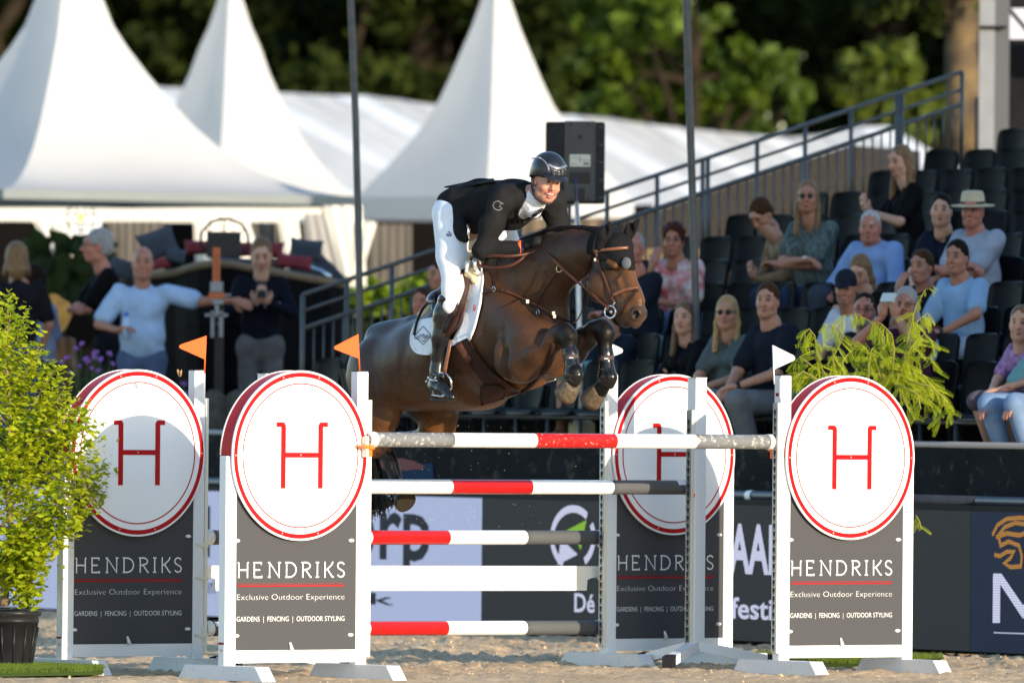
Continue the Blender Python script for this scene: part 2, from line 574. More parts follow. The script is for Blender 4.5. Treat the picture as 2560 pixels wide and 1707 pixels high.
# ================================================================== jump
M_WHITE = mat('white_paint', (.78, .77, .74), .38, dirt=(.42, .36, .28), dscale=38, dthr=.70)
M_WHITE2 = mat('white_aluminium', (.74, .75, .76), .35, dirt=(.40, .36, .3), dscale=26, dthr=.69)
M_DISC = mat('white_board', (.87, .87, .86), .32, spec=.4, dirt=(.5, .45, .38), dscale=60, dthr=.745)
M_RED = mat('red_paint', (.42, .004, .007), .4, spec=.2)
M_REDD = mat('dark_red_paint', (.20, .004, .008), .5, spec=.15)
M_PANEL = mat('charcoal_board', (.070, .070, .074), .6, spec=.15, dirt=(.32, .29, .25), dscale=55, dthr=.735)
M_PRINT = mat('white_print', (.80, .80, .78), .5)
M_METAL = mat('galvanised_metal', (.42, .43, .44), .4, metal=.6, var=.3, vscale=25)
M_HOLE = mat('dark_slot', (.03, .03, .035), .7)
M_SCREW = mat('steel_screw', (.5, .48, .44), .35, metal=.8)
M_FOOT = mat('aluminium_foot', (.62, .63, .65), .45, dirt=(.22, .19, .15), dscale=40, dthr=.60)
M_ORANGE = mat('orange_plastic', (.85, .16, .012), .35)
M_ORANGEF = mat('orange_flag', (.85, .12, .012), .45)
M_CREAM = mat('cream_plastic', (.72, .68, .56), .4)
M_BLACKP = mat('black_plastic', (.016, .016, .018), .4)
M_STICK = mat('sticker', (.7, .7, .7), .4)

def serif_H(mb, y):
    w = .0347
    # left and right stems with feet curling outwards at the top
    for s, xo in ((-1, -.1257), (1, .1447)):
        mb.prism([(xo - w / 2, 1.093), (xo + w / 2, 1.093), (xo + w / 2, 1.45), (xo + s * -.0 + w / 2 * 1, 1.45)][:3] + [(xo - w / 2, 1.45)], y - .002, y)
        e = xo + s * .052
        P = [(xo - s * w / 2, 1.45), (xo - s * w / 2, 1.458), (xo - s * (w / 2 - .008), 1.472), (xo, 1.478), (e, 1.478), (e, 1.45), (xo + s * w / 2 + s * .004, 1.45)]
        mb.prism(P if s < 0 else list(reversed(P)), y - .0021, y)
    mb.prism([(-.1085, 1.272), (.1275, 1.272), (.1275, 1.302), (-.1085, 1.302)], y - .0019, y)

def letters_wordmark(mb, y):
    """thin slab lettering, drawn stroke by stroke between x -.415 and .368"""
    z0, z1 = .574, .667; w = .0085
    h = z1 - z0; zm = z0 + h * .5
    X = lambda px: -.415 + (px - 1163) / (1672 - 1163) * .783
    S = lambda P: stroke_mb(mb, P, w, y)
    a = lambda v: z0 + v * h
    # H
    x0, x1 = X(1170), X(1211)
    S([(x0, z0), (x0, a(.93)), (x0 - .008, a(.97))]); S([(x1, z0), (x1, a(.93)), (x1 + .008, a(.97))]); S([(x0, zm), (x1, zm)])
    # E
    x0, x1 = X(1243), X(1278)
    S([(x0, z0), (x0, z1)]); S([(x0 - .008, z1 - w / 2), (x1 - .004, z1 - w / 2), (x1 - .004, a(.82))]); S([(x0, zm), (x1 - .012, zm)]); S([(x0, z0 + w / 2), (x1, z0 + w / 2), (x1, a(.14))])
    # N
    x0, x1 = X(1315), X(1360)
    S([(x0, z0), (x0, z1 - .004), (x1, z0 + .004), (x1, z1)]); S([(x0 - .012, z0 + w / 2), (x0 + .008, z0 + w / 2)]); S([(x1 - .008, z1 - w / 2), (x1 + .012, z1 - w / 2)]); S([(x0 - .012, z1 - w / 2), (x0, z1 - w / 2)])
    # D
    x0, x1 = X(1395), X(1440)
    S([(x0, z0), (x0, z1)]); S([(x0 - .01, z1 - w / 2)] + [(x0 + .01, z1 - w / 2)] + arc(x0 + .02, zm, (x1 - x0 - .02), h / 2 - w / 2, 80, -80, 12) + [(x0 + .01, z0 + w / 2), (x0 - .01, z0 + w / 2)])
    # R
    x0, x1 = X(1472), X(1508)
    S([(x0, z0), (x0, z1)]); S([(x0 - .01, z1 - w / 2), (x0 + .01, z1 - w / 2)] + arc(x0 + .022, a(.74), x1 - x0 - .024, h * .26 - w / 2, 85, -85, 8) + [(x0, a(.46))]); S([(x0 + .022, a(.48)), (x1, z0 + w / 2), (x1 + .008, z0 + w / 2)])
    # I
    x0 = X(1541); S([(x0, z0), (x0, z1)]); S([(x0 - .012, z0 + w / 2), (x0 + .012, z0 + w / 2)]); S([(x0 - .012, z1 - w / 2), (x0 + .012, z1 - w / 2)])
    # K
    x0, x1 = X(1577), X(1612)
    S([(x0, z0), (x0, z1)]); S([(x1 + .004, z1), (x1 - .006, a(.8)), (x0 + .012, zm), (x0, zm)]); S([(x0 + .02, zm), (x1, z0 + w / 2), (x1 + .01, z0 + w / 2)])
    # S
    x0, x1 = X(1637), X(1668); cx = (x0 + x1) / 2; rx = (x1 - x0) / 2
    S(arc(cx, a(.74), rx, h * .26 - w / 2, 20, 250, 10) + arc(cx, a(.25), rx, h * .25 - w / 2, 75, -160, 10)[1:])

def make_wing(loc, rz, side, label, left_sticker=False, group='white jump wings with round boards'):
    r = empty('jump_wing', loc, label, 'jump wing', group, rz)
    tallz, shortz = 1.775, 1.28
    for s in (-1, 1):
        top = tallz if s == side else shortz
        m = MB(); m.box((s * .4755, .0, top / 2 + .03), (.079, .07, top - .06), bev=.005)
        p = m.build('post', M_WHITE2, r)
        if s == side:
            c = MB(); c.box((s * .4755, 0, top + .003), (.074, .066, .006)); c.build('end_cap', M_BLACKP, p)
            if True:
                t = MB(); t.box((s * .528, -.008, .86), (.026, .046, 1.50), bev=.002)
                t.mi = 1
                z = .15
                while z < 1.58:
                    t.box((s * .5412, -.008, z), (.0012, .019, .024)); t.box((s * .5412, -.008, z - .017), (.0011, .010, .018)); z += .0485
                t.build('cup_track', [M_METAL, M_HOLE], r)
                t = MB(); t.box((s * .528, -.0335, .86), (.022, .005, 1.50)); t.build('cover_strip', M_CREAM, r)
                t = MB(); t.box((s * .5165, .0, 1.70), (.003, .05, .12)); t.mi = 1; t.box((s * .519, .0, 1.66), (.001, .03, .02)); t.build('sticker', [M_STICK, M_REDD], r)
        elif left_sticker:
            t = MB(); t.box((s * .4755 + s * .0405, 0, .13), (.002, .055, .14)); t.mi = 1; t.box((s * .4755 + s * .0415, 0, .195), (.002, .055, .012))
            t.box((s * .4755 + s * .0415, 0, .155), (.001, .02, .003), Matrix.Rotation(.8, 3, 'X')); t.box((s * .4755 + s * .0415, 0, .155), (.0012, .02, .003), Matrix.Rotation(-.8, 3, 'X')); t.build('sticker', [M_STICK, M_REDD], r)
        # foot, running across the wing
        L, h, w = .82, .085, .10
        P = [(-L / 2, 0.0), (L / 2, 0.0), (L / 2 - .07, h), (-L / 2 + .07, h)]
        f = MB(); n = len(P)
        vs = [(s * .4755 - w / 2, y, z - .018) for y, z in P] + [(s * .4755 + w / 2, y, z - .018) for y, z in P]
        f.add(vs, [[0, 3, 2, 1], [4, 5, 6, 7], [0, 1, 5, 4], [1, 2, 6, 5], [2, 3, 7, 6], [3, 0, 4, 7]])
        f.build('foot', M_FOOT, r)
    m = MB(); m.box((0, 0, .118), (.870, .05, .073)); m.build('crossbar', M_WHITE2, r)
    m = MB(); m.box((0, -.018, .66), (.872, .018, 1.01)); pn = m.build('panel', M_PANEL, r)
    y = -.0285
    TX = Matrix.Translation((-.012, 0, 0))
    m = MB(); m.M = TX; letters_wordmark(m, y - .001); m.build('wordmark', M_PRINT, pn)
    m = MB(); m.M = TX; text_mb(m, 'Exclusive Outdoor Experience', -.415, .366, .447, .034, y - .001, bold=-.022); m.build('slogan', M_PRINT, pn)
    m = MB(); m.M = TX; text_mb(m, 'GARDENS  |  FENCING  |  OUTDOOR STYLING', -.417, .367, .322, .029, y - .001, bold=-.008); m.build('service_line', M_PRINT, pn)
    m = MB(); m.M = TX; m.prism([(-.413, .5235), (.365, .5235), (.365, .5305), (-.413, .5305)], y - .002, y); m.prism([(-.413, .538), (.365, .538), (.365, .5405), (-.413, .5405)], y - .002, y); m.build('red_rule', M_RED, pn)
    for (px, pz, hor) in ((.40, .79, 1), (.40, .24, 1), (-.43, .79, 0), (-.43, .24, 0)):
        m = MB(); m.ball((px, -.030, pz), .012, 8, (1.9, .9, .9)); m.build('peg', M_WHITE, r)
    m = MB(); m.tube([(-.045, -.034, .20), (-.03, -.036, .15)], [.006, .014], 8); m.build('latch', M_WHITE, r)
    # round board
    cz = 1.284
    d = MB(); d.disc(.494, -.062, -.050, cz, n=96); dd = d.build('round_board', M_DISC, r)
    m = MB(); m.ring(.4566, .4826, -.0635, -.061, cz, n=96); m.build('outer_ring', M_RED, dd)
    m = MB(); m.ring(.4140, .4215, -.0635, -.061, cz, n=96); m.build('inner_ring', M_RED, dd)
    m = MB(); serif_H(m, -.0621); m.build('letter_h', M_RED, dd)
    for a in (0, 180, 74, 106, 254, 286):
        m = MB(); m.ball((.47 * math.cos(math.radians(a)), -.065, cz + .47 * math.sin(math.radians(a))), .006, 8, (1, .5, 1)); m.build('screw', M_SCREW, dd)
    m = MB(); m.ball((.0, -.066, cz + .003), .006, 8, (1, .5, 1)); m.build('screw', M_SCREW, dd)
    # curved hood behind the board: red outside, closed by a second half board
    m = MB(); m.ring(.482, .490, -.050, .052, cz, 0, PI, 60); m.build('hood', M_RED, r)
    m = MB(); m.ring(.47, .494, .052, .060, cz, 0, PI, 60); m.build('hood_rim', M_WHITE, r)
    m = MB(); m.ring(0.0001, .481, .040, .046, cz, 0, PI, 48); m.build('back_board', M_REDD, r)
    return r

WING_RZ = math.radians(38)
wx = Vector((math.cos(WING_RZ), math.sin(WING_RZ), 0)); wn = Vector((-wx.y, wx.x, 0))
PB = Vector(((737.4 - CX) / 430 , 66.2, 0)); PA = Vector(((331.6 - CX) / 422, 67.4, 0))
PD = Vector(((2113 - CX) / 414.6, 68.6, 0)); PC = Vector(((1672 - CX) / 405.7, 70.1, 0))
wing_B = make_wing(PB, WING_RZ, 1, 'sunlit wing at the left end of the top pole, second wing from the left', True)
wing_A = make_wing(PA, WING_RZ, 1, 'half shaded wing with round board behind the potted ginkgo, leftmost in the picture', True)
wing_C = make_wing(PC, math.radians(40), -1, 'half shaded wing with round board partly hidden by the tripod stand')
wing_D = make_wing(PD, math.radians(37), -1, 'sunlit wing at the right end of the top pole in front of the leafy bush')

def flag(loc_px, Y, pts, m, label, group):
    """triangular plastic flag on a short stick; pts in photo pixels"""
    r = empty('jump_flag', at(*loc_px, Y), label, 'flag', group)
    P = [at(x, y, Y) for x, y in pts]
    mb = MB(); n = len(P); off = Vector((0, .004, 0))
    mb.add([p for p in P] + [p + off for p in P], [[i, (i + 1) % n, n + (i + 1) % n, n + i] for i in range(n)] + [list(range(n))[::-1], [n + i for i in range(n)]])
    mb.build('pennant', m, r, world=True)
    s = MB(); s.tube([at(loc_px[0], loc_px[1] + 12, Y + .008), at(pts[0][0] - .8, pts[0][1], Y + .008)], .0045, 8); s.build('stick', m, r, world=True)
    return r
# pixels from the enlarged views (440 + x/3.267, 520 + y/3.267)
q = lambda x, y: (440 + x / 3.267, 520 + y / 3.267)
flag((511, 921), 67.5, [q(247, 1043), q(236, 1236), q(38, 1148), q(25, 1137), q(28, 1122), q(44, 1112)], M_ORANGEF, 'orange triangular flag on the post of the leftmost wing', 'orange flags')
flag((899.5, 926), 66.5, [q(1487, 1030), q(1490, 1228), q(1300, 1155), q(1290, 1142), q(1296, 1128)], M_ORANGEF, 'orange triangular flag beside the hind quarters of the horse', 'orange flags')
q2 = lambda x, y: (1560 + x / 3.016, 480 + y / 3.016)
M_FLW = mat('white_flag', (.8, .79, .78), .45)
flag((1936, 948), 68.5, [q2(1124, 1155), q2(1280, 1232), q2(1291, 1250), q2(1284, 1268), q2(1138, 1335), q2(1126, 1335)], M_FLW, 'white triangular flag on the post of the rightmost wing', 'white flags')
q3 = lambda x, y: (1340 + x / 3.919, 560 + y / 3.919)
flag((1527, 955), 69.9, [q3(732, 1168), q3(840, 1218), q3(852, 1240), q3(842, 1262), q3(745, 1300), q3(734, 1300)], M_FLW, 'white triangular flag half hidden behind the hoof of the horse', 'white flags')

# ---------------------------------------------------------------- poles
M_PG = mat('pole_grey', (.155, .16, .165), .45, dirt=(.52, .49, .42), dscale=30, dthr=.545, spec=.2)
M_PG2 = mat('pole_grey_clean', (.095, .098, .10), .45, spec=.2, dirt=(.4, .36, .3), dscale=50, dthr=.66)
M_PR = mat('pole_red', (.46, .008, .008), .33, dirt=(.66, .40, .28), dscale=34, dthr=.58)
M_PR2 = mat('pole_red_clean', (.44, .006, .006), .3, dirt=(.6, .36, .2), dscale=45, dthr=.675)
M_PW = mat('pole_white', (.80, .79, .75), .35, dirt=(.5, .44, .32), dscale=50, dthr=.74)
M_PC = mat('pole_end', (.74, .71, .64), .4)
def jump_pole(p0, p1, Y0, Y1, bands, label, mats, capL=True, capR=True, sticker=None, r=.0435):
    """bands: list of (photo x where the band ends, colour index)"""
    A = at(p0[0], p0[1], Y0); B = at(p1[0], p1[1], Y1)
    rt = empty('jump_pole', A, label, 'jump pole', 'horizontal poles of the jump')
    def P(px):
        t = (px - p0[0]) / (p1[0] - p0[0])
        # solve along the line for this photo x
        lo, hi = -.1, 1.1
        for _ in range(30):
            t = (lo + hi) / 2; q_ = A.lerp(B, t); d = q_ - CAMP
            x = CX + FPX * d.dot(Rv) / d.dot(Fv)
            if x < px: lo = t
            else: hi = t
        return A.lerp(B, t)
    x0 = p0[0]
    for i, (x1, c) in enumerate(bands):
        mb = MB(); a, b_ = P(x0), P(x1)
        n = 8
        mb.tube([a.lerp(b_, k / n) for k in range(n + 1)], r, 28, cap=(i in (0, len(bands) - 1)))
        mb.build('painted_band', mats[c], rt, world=True); x0 = x1
    d = (B - A).normalized()
    for on, e, s in ((capL, A, -1), (capR, B, 1)):
        if on:
            mb = MB(); mb.tube([e - d * s * .035, e + d * s * .012, e + d * s * .018], [r + .003, r + .003, r - .004], 28)
            c = mb.build('end_cap', M_PC, rt, world=True)
            if s < 0:
                mb = MB()
                for k in range(6):
                    an = k * PI / 3; u1 = Vector((0, 0, 1)); u2 = d.cross(u1).normalized()
                    mb.ball(e - d * .019 + (u1 * math.cos(an) + u2 * math.sin(an)) * r * .62, .008, 6, (1, 1, .4))
                mb.build('cap_slot', M_HOLE, c, world=True)
    if sticker:
        mb = MB(); a, b_ = P(sticker[0]), P(sticker[1]); u1 = Vector((0, 0, 1)); u2 = -d.cross(u1).normalized()
        if u2.y > 0: u2 = -u2
        vs = []
        for t in (0, 1):
            for k in range(7):
                an = math.radians(20 + 50 * k / 6); c = a if t == 0 else b_
                vs.append(c + (u2 * math.cos(an) + u1 * math.sin(an)) * (r + .001))
        mb.add(vs, [[k, k + 1, 8 + k, 7 + k] for k in range(6)]); mb.build('sticker', M_STICK, rt, world=True)
    return rt
jump_pole((925, 1098.5), (1928, 1104.6), 65.9 + .55, 68.3, [(1128, 0), (1334, 2), (1534, 1), (1734, 2), (1928, 0)], 'topmost pole of the jump with scuffed grey ends and a scuffed red middle', [M_PG, M_PR, M_PW])
jump_pole((712, 1215), (1722, 1218), 67.5, 69.45, [(917, 0), (1123, 2), (1323, 1), (1525, 2), (1722, 0)], 'second pole from the top, resting on the tripod stand', [M_PG2, M_PR2, M_PW], sticker=(1687, 1711))
jump_pole((515, 1342.7), (1502, 1343), 67.75, 69.9, [(705, 0), (921, 2), (1116, 1), (1309, 2), (1502, 0)], 'third pole from the top, just above the white plank', [M_PG2, M_PR2, M_PW])
jump_pole((515, 1571), (1502, 1568), 67.75, 69.9, [(710, 0), (916, 2), (1112, 1), (1308, 2), (1502, 0)], 'lowest pole of the jump, close above the sand', [M_PG2, M_PR2, M_PW], sticker=(530, 549))

def plank():
    r = empty('jump_plank', at(505, 1474, 67.7), 'broad plain white plank hanging between the third and the lowest pole', 'plank')
    A0 = at(508, 1413, 67.8); B0 = at(1499, 1414.2, 69.9)
    d = (B0 - A0).normalized(); n = Vector((-d.y, d.x, 0)).normalized(); L = (B0 - A0).length
    H = .150
    prof = [(0, 0), (0, -.065), (.03, -.073), (.085, -.080), (.09, -H), (L - .115, -H), (L - .11, -.085), (L - .075, -.073), (L, -.068), (L, 0)]
    mb = MB(); vs = []
    for o in (-.012, .012):
        for s, z in prof: vs.append(A0 + d * s + Vector((0, 0, z)) + n * o)
    k = len(prof)
    mb.add(vs, [[i, (i + 1) % k, k + (i + 1) % k, k + i] for i in range(k)] + [list(range(k)), [k + i for i in reversed(range(k))]])
    mb.build('board', mat('plank_white', (.80, .78, .72), .45, dirt=(.35, .27, .16), dscale=26, dthr=.745, bump=.08, bscale=8), r, world=True)
plank()

def cup(px, py, Y, rz, side, m, name_par, slider=True):
    """shallow holder under a pole end, parented to its wing or stand"""
    c = at(px, py, Y); mb = MB()
    mb.M = Matrix.Translation(c) @ Matrix.Rotation(rz, 4, 'Z')
    pts = [(-.075, .012), (-.05, -.008), (-.02, -.018), (.02, -.018), (.05, -.012), (.06, -.03), (.03, -.036), (-.03, -.034), (-.08, -.008)]
    s = -side
    # tray: runs along the pole
    P = [(s * x, z) for x, z in [(-.012, -.012), (.075, -.012), (.080, -.022), (.03, -.034), (-.012, -.036)]]
    if s < 0: P = list(reversed(P))
    mb.prism(P, -.04, .04)
    P = [(s * x, z) for x, z in [(-.012, -.036), (.022, -.036), (.020, -.075), (.010, -.082), (-.012, -.078)]]
    if s < 0: P = list(reversed(P))
    mb.prism(P, -.018, .018)
    return mb.build('pole_cup', m, name_par, world=True)
def backplate(px, py, Y, rz, par):
    c = at(px, py, Y); mb = MB(); mb.M = Matrix.Translation(c) @ Matrix.Rotation(rz, 4, 'Z')
    mb.box((0, 0, 0), (.018, .05, .12), bev=.004); mb.build('cup_slider', M_CREAM, par, world=True)
cup(922, 1107, 66.42, WING_RZ, 1, M_ORANGE, wing_B); backplate(914, 1117, 66.4, WING_RZ, wing_B)
cup(1934, 1113, 68.3, WING_RZ, -1, M_ORANGE, wing_D); backplate(1940, 1118, 68.32, WING_RZ, wing_D)
for (yy, Yl, Yr) in ((1352, 67.7, 69.9), (1578, 67.7, 69.9), (1434, 67.7, 69.9)):
    cup(1508, yy, 69.88, WING_RZ, -1, M_CREAM, wing_C); backplate(1512, yy + 12, 69.9, WING_RZ, wing_C)
    cup(507, yy, 67.72, WING_RZ, 1, M_CREAM, wing_A); backplate(501, yy + 12, 67.7, WING_RZ, wing_A)

def tripod_stand(px, Y, label, visible=True):
    c = at(px, 1690, Y); c.z = 0
    r = empty('pole_stand', c, label, 'jump stand', 'single post stands of the middle element', WING_RZ)
    side = -1 if px > 1280 else 1
    m = MB(); m.box((0, 0, .93), (.085, .085, 1.65), bev=.004); p = m.build('post', M_WHITE2, r)
    m = MB(); m.box((0, 0, 1.757), (.088, .088, .006)); m.build('end_cap', mat('grey_cap', (.5, .5, .5), .5), p)
    t = MB(); t.box((side * .053, -.0, .85), (.022, .050, 1.42), bev=.002); t.mi = 1; z = .18
    while z < 1.53:
        t.box((side * .0645, 0, z), (.0012, .021, .026)); t.box((side * .0645, 0, z - .018), (.0011, .011, .02)); z += .0485
    t.build('cup_track', [mat('worn_track', (.25, .25, .25), .45, metal=.5, var=.4, vscale=30), M_HOLE], r)
    t = MB(); t.box((side * .053, -.028, .85), (.02, .005, 1.42)); t.build('cover_strip', M_CREAM, r)
    t = MB(); t.box((0, -.0435, 1.60), (.05, .002, .05)); t.build('sticker', M_STICK, r)
    for a in (-148, -32 - 10, 90):
        dv = Vector((math.cos(math.radians(a)), math.sin(math.radians(a)), 0))
        a0 = Vector((0, 0, .125)) + dv * .03; a1 = Vector((0, 0, .04)) + dv * .50
        R = Matrix((dv, Vector((-dv.y, dv.x, 0)), Vector((0, 0, 1)))).transposed()
        f = MB(); f.add([a0 + R @ Vector((0, s * .03, z)) for s in (-1, 1) for z in (-.03, .03)] + [a1 + R @ Vector((0, s * .03, z)) for s in (-1, 1) for z in (-.032, .025)],
                        [[0, 1, 3, 2], [4, 6, 7, 5], [0, 2, 6, 4], [1, 5, 7, 3], [0, 4, 5, 1], [2, 3, 7, 6]])
        lg = f.build('leg', M_WHITE2, r)
        f = MB(); f.add([a1 + R @ Vector((x, s * .033, z)) for x in (-.055, .012) for s in (-1, 1) for z in (-.036 + (-x) * .0, .034 - x * .18)],
                        [[0, 1, 3, 2], [4, 6, 7, 5], [0, 2, 6, 4], [1, 5, 7, 3], [0, 4, 5, 1], [2, 3, 7, 6]])
        f.build('rubber_foot', M_BLACKP, lg)
    return r
stand_E = tripod_stand(1737, 69.3, 'free standing white tripod post in front of the half shaded right wing')
stand_F = tripod_stand(662, 67.3, 'white tripod post almost hidden behind the second wing from the left')
cup(1730, 1228, 69.28, WING_RZ, -1, M_ORANGE, stand_E); backplate(1726, 1240, 69.3, WING_RZ, stand_E)

# ================================================================== LED boards and arena wall
UB = Vector((.491, -.871, 0)); VB = Vector((.871, .491, 0))
LB0 = Vector((-3.434, 84.2, 0))
def board_pt(px, off=0.0):
    """ground point of the board line (shifted back by off) seen at photo x"""
    k = (px - CX) / FPX
    P = LB0 + VB * off
    t = (k * P.y - P.x) / (UB.x - k * UB.y)
    return P + UB * t
M_RAIL = mat('rubber_rail', (.035, .04, .055), .35, var=.3)
M_CAB = mat('screen_cabinet', (.012, .012, .014), .5)
def screen_mat(name, col, st, dots, pitch=.0098):
    m = bpy.data.materials.new(name); m.use_nodes = True
    N, L = m.node_tree.nodes, m.node_tree.links
    b = N['Principled BSDF']; b.inputs['Base Color'].default_value = (.009, .009, .010, 1); b.inputs['Roughness'].default_value = .6; b.inputs['Specular IOR Level'].default_value = .15
    tc = N.new('ShaderNodeTexCoord'); sp = N.new('ShaderNodeSeparateXYZ'); L.new(tc.outputs['Object'], sp.inputs[0])
    def wave(sock, p):
        mu = N.new('ShaderNodeMath'); mu.operation = 'MULTIPLY'; mu.inputs[1].default_value = 2 * PI / p; L.new(sock, mu.inputs[0])
        si = N.new('ShaderNodeMath'); si.operation = 'SINE'; L.new(mu.outputs[0], si.inputs[0])
        mr = N.new('ShaderNodeMapRange'); mr.inputs['From Min'].default_value = -1 + dots * .9; mr.inputs['From Max'].default_value = 1
        mr.inputs['To Min'].default_value = .12 if dots else .55; L.new(si.outputs[0], mr.inputs['Value']); return mr.outputs['Result']
    a = wave(sp.outputs['X'], pitch * 1.6); c = wave(sp.outputs['Z'], pitch * 1.6)
    mu = N.new('ShaderNodeMath'); mu.operation = 'MULTIPLY'; L.new(a, mu.inputs[0]); L.new(c, mu.inputs[1])
    m2 = N.new('ShaderNodeMath'); m2.operation = 'MULTIPLY'; m2.inputs[1].default_value = st; L.new(mu.outputs[0], m2.inputs[0])
    b.inputs['Emission Color'].default_value = (*col, 1); L.new(m2.outputs[0], b.inputs['Emission Strength'])
    MATS[name] = m
    return m
SM_WHITE = screen_mat('screen_pale_blue', (.44, .52, .78), .48, 0)
SM_DARK = screen_mat('screen_dark', (.30, .32, .38), .10, 1)
SM_NAVY = screen_mat('screen_navy', (.05, .12, .42), .15, 1)
SM_INK = screen_mat('screen_ink', (.03, .04, .07), .15, 0)
SM_LIT = screen_mat('screen_white_text', (.72, .76, 1.0), .42, 0)
SM_GREEN = screen_mat('screen_green', (.25, .55, .03), .45, 0)
SM_GOLD = screen_mat('screen_gold', (.75, .35, .06), .26, 0)
board_rz = math.atan2(UB.y, UB.x)
def screen(px0, px1, m, label):
    a, b = board_pt(px0), board_pt(px1)
    Lh = (b - a).length
    r = empty('led_board', a, label, 'LED board', 'LED boards along the arena edge', board_rz)
    c = MB(); c.box((Lh / 2, .08, .49), (Lh - .004, .14, .94)); c.build('cabinet', M_CAB, r)
    c = MB(); c.box((Lh / 2, .004, .475), (Lh - .006, .008, .90)); f = c.build('screen_face', m, r)
    c = MB(); c.tube([(0, .06, .985), (Lh - .01, .06, .985)], .035, 12, flat=None); c.build('rubber_rail', M_RAIL, r)
    return r, f
def board_xz(px, py, root):
    """photo pixel -> local x,z on the board front"""
    a = board_pt(px); g = ORG[root.name].inverted()
    Pw = at(px, py, a.y); l = g @ Vector((a.x, a.y, Pw.z))
    return l.x, l.z
sc1, f1 = screen(-400, 126, SM_WHITE, 'pale blue lit advertising screen behind the potted ginkgo at far left')
sc2, f2 = screen(126, 1208, SM_WHITE, 'pale blue lit advertising screen with large dark letters behind the poles')
sc3, f3 = screen(1208, 1790, SM_DARK, 'dark advertising screen with a round white and green emblem')
sc4, f4 = screen(1790, 2431, SM_DARK, 'dark advertising screen with white capital letters right of the tripod post')
sc5, f5 = screen(2431, 3000, SM_NAVY, 'navy blue advertising screen with a gold horse head at far right')
def led_text(root, face, txt, x0, x1, ybase, ytop, m, bold=.0, name='screen_lettering', ycap=None):
    a = board_xz(x0, ybase, root); b = board_xz(x1, ybase, root); t = board_xz(x0, ytop, root)
    mb = MB(); text_mb(mb, txt, a[0], b[0], a[1], (t[1] - a[1]), -.003, bold=bold)
    o = mb.build(name, m, face); return o
g7 = lambda x, y: (880 + x / 2.3866, 1050 + y / 2.3866)
def lt(root, face, txt, p0, p1, ytop, m, bold=.0):
    led_text(root, face, txt, p0[0], p1[0], p0[1], ytop, m, bold)
x, y = g7(-60, 808)
lt(sc2, f2, 'corp', (800, y), (g7(478, 0)[0], y), g7(0, 808)[1] - 168, SM_INK, .015)
lt(sc2, f2, 'l', (510, 1388), (530, 1388), 1264, SM_INK, .02)
lt(sc2, f2, 'techniek', (560, g7(0, 1058)[1]), (g7(268, 0)[0], g7(0, 1058)[1]), g7(0, 1005)[1] - 6, SM_INK, .012)
lt(sc2, f2, 'k', (66, 1415), (88, 1415), 1372, SM_INK, .02)
lt(sc2, f2, 'mm', (512, 1482), (545, 1482), 1440, SM_INK, .0)
lt(sc3, f3, 'Dé', (g7(1342, 0)[0], g7(0, 1140)[1]), (g7(1463, 0)[0], g7(0, 1140)[1]), g7(0, 1030)[1], SM_LIT, .02)
g8 = lambda x, y: (1400 + x / 1.943, 900 + y / 1.943)
lt(sc4, f4, 'AAN', (g8(832, 0)[0], g8(0, 1025)[1]), (g8(1120, 0)[0], g8(0, 1025)[1]), g8(0, 797)[1], SM_LIT, .03)
lt(sc4, f4, 'festival', (g8(842, 0)[0], g8(0, 1250)[1]), (g8(1180, 0)[0], g8(0, 1250)[1]), g8(0, 1150)[1], SM_LIT, .02)
def led_poly(root, face, pts, m, name='screen_emblem'):
    P = [board_xz(x, y, root) for x, y in pts]
    mb = MB(); mb.add([(x, -.0032, z) for x, z in P], [list(range(len(P)))]); return mb.build(name, m, face)
def led_stroke(root, face, pts, w, m, name='screen_emblem'):
    P = [board_xz(x, y, root) for x, y in pts]
    mb = MB(); stroke_mb(mb, P, w, -.0034); return mb.build(name, m, face)
cxe, cye = g7(1330, 700)
el = lambda rx, ry, a0, a1, n=24: [(cxe + rx * math.cos(math.radians(a0 + (a1 - a0) * i / n)), cye - ry * math.sin(math.radians(a0 + (a1 - a0) * i / n))) for i in range(n + 1)]
led_stroke(sc3, f3, el(52, 72, 48, 243), .052, SM_LIT)
led_stroke(sc3, f3, el(52, 72, 28, -55), .052, SM_LIT)
led_poly(sc3, f3, [g7(1285, 660), g7(1410, 595), g7(1378, 775), g7(1340, 700)], SM_GREEN)
led_poly(sc3, f3, [g7(1258, 705), g7(1360, 800), g7(1240, 862)], SM_LIT)
hh = [(2110, 850), (2135, 800), (2180, 770), (2254, 765), (2300, 780), (2300, 800), (2220, 790), (2170, 810), (2140, 850), (2150, 900), (2190, 880), (2240, 900), (2254, 950), (2250, 1000), (2200, 1005), (2170, 985), (2200, 960), (2215, 930), (2180, 930), (2150, 950), (2120, 945)]
led_stroke(sc5, f5, [g8(x, y) for x, y in hh], .028, SM_GOLD)
led_stroke(sc5, f5, [g8(2128, 860), g8(2180, 840), g8(2240, 850), g8(2300, 830)], .03, SM_GOLD)
for pp_ in ([(2115, 1040), (2150, 1040), (2150, 1275), (2115, 1275)], [(2115, 1035), (2155, 1035), (2262, 1190), (2262, 1255)], [(2370, 1035), (2410, 1035), (2262, 1255), (2262, 1190)], [(2375, 1040), (2410, 1040), (2410, 1275), (2375, 1275)]): led_poly(sc5, f5, [g8(*p) for p in pp_], SM_LIT, 'screen_lettering')
led_stroke(sc5, f5, [g8(2120, 1322), g8(2400, 1332)], .008, SM_LIT)
c = MB(); x0, z0 = board_xz(1862, 1230, sc4); c.tube([(x0 - .035, .06, .985), (x0 + .035, .06, .985)], .0365, 12, cap=False); c.build('tape_strip', M_PRINT, sc4)

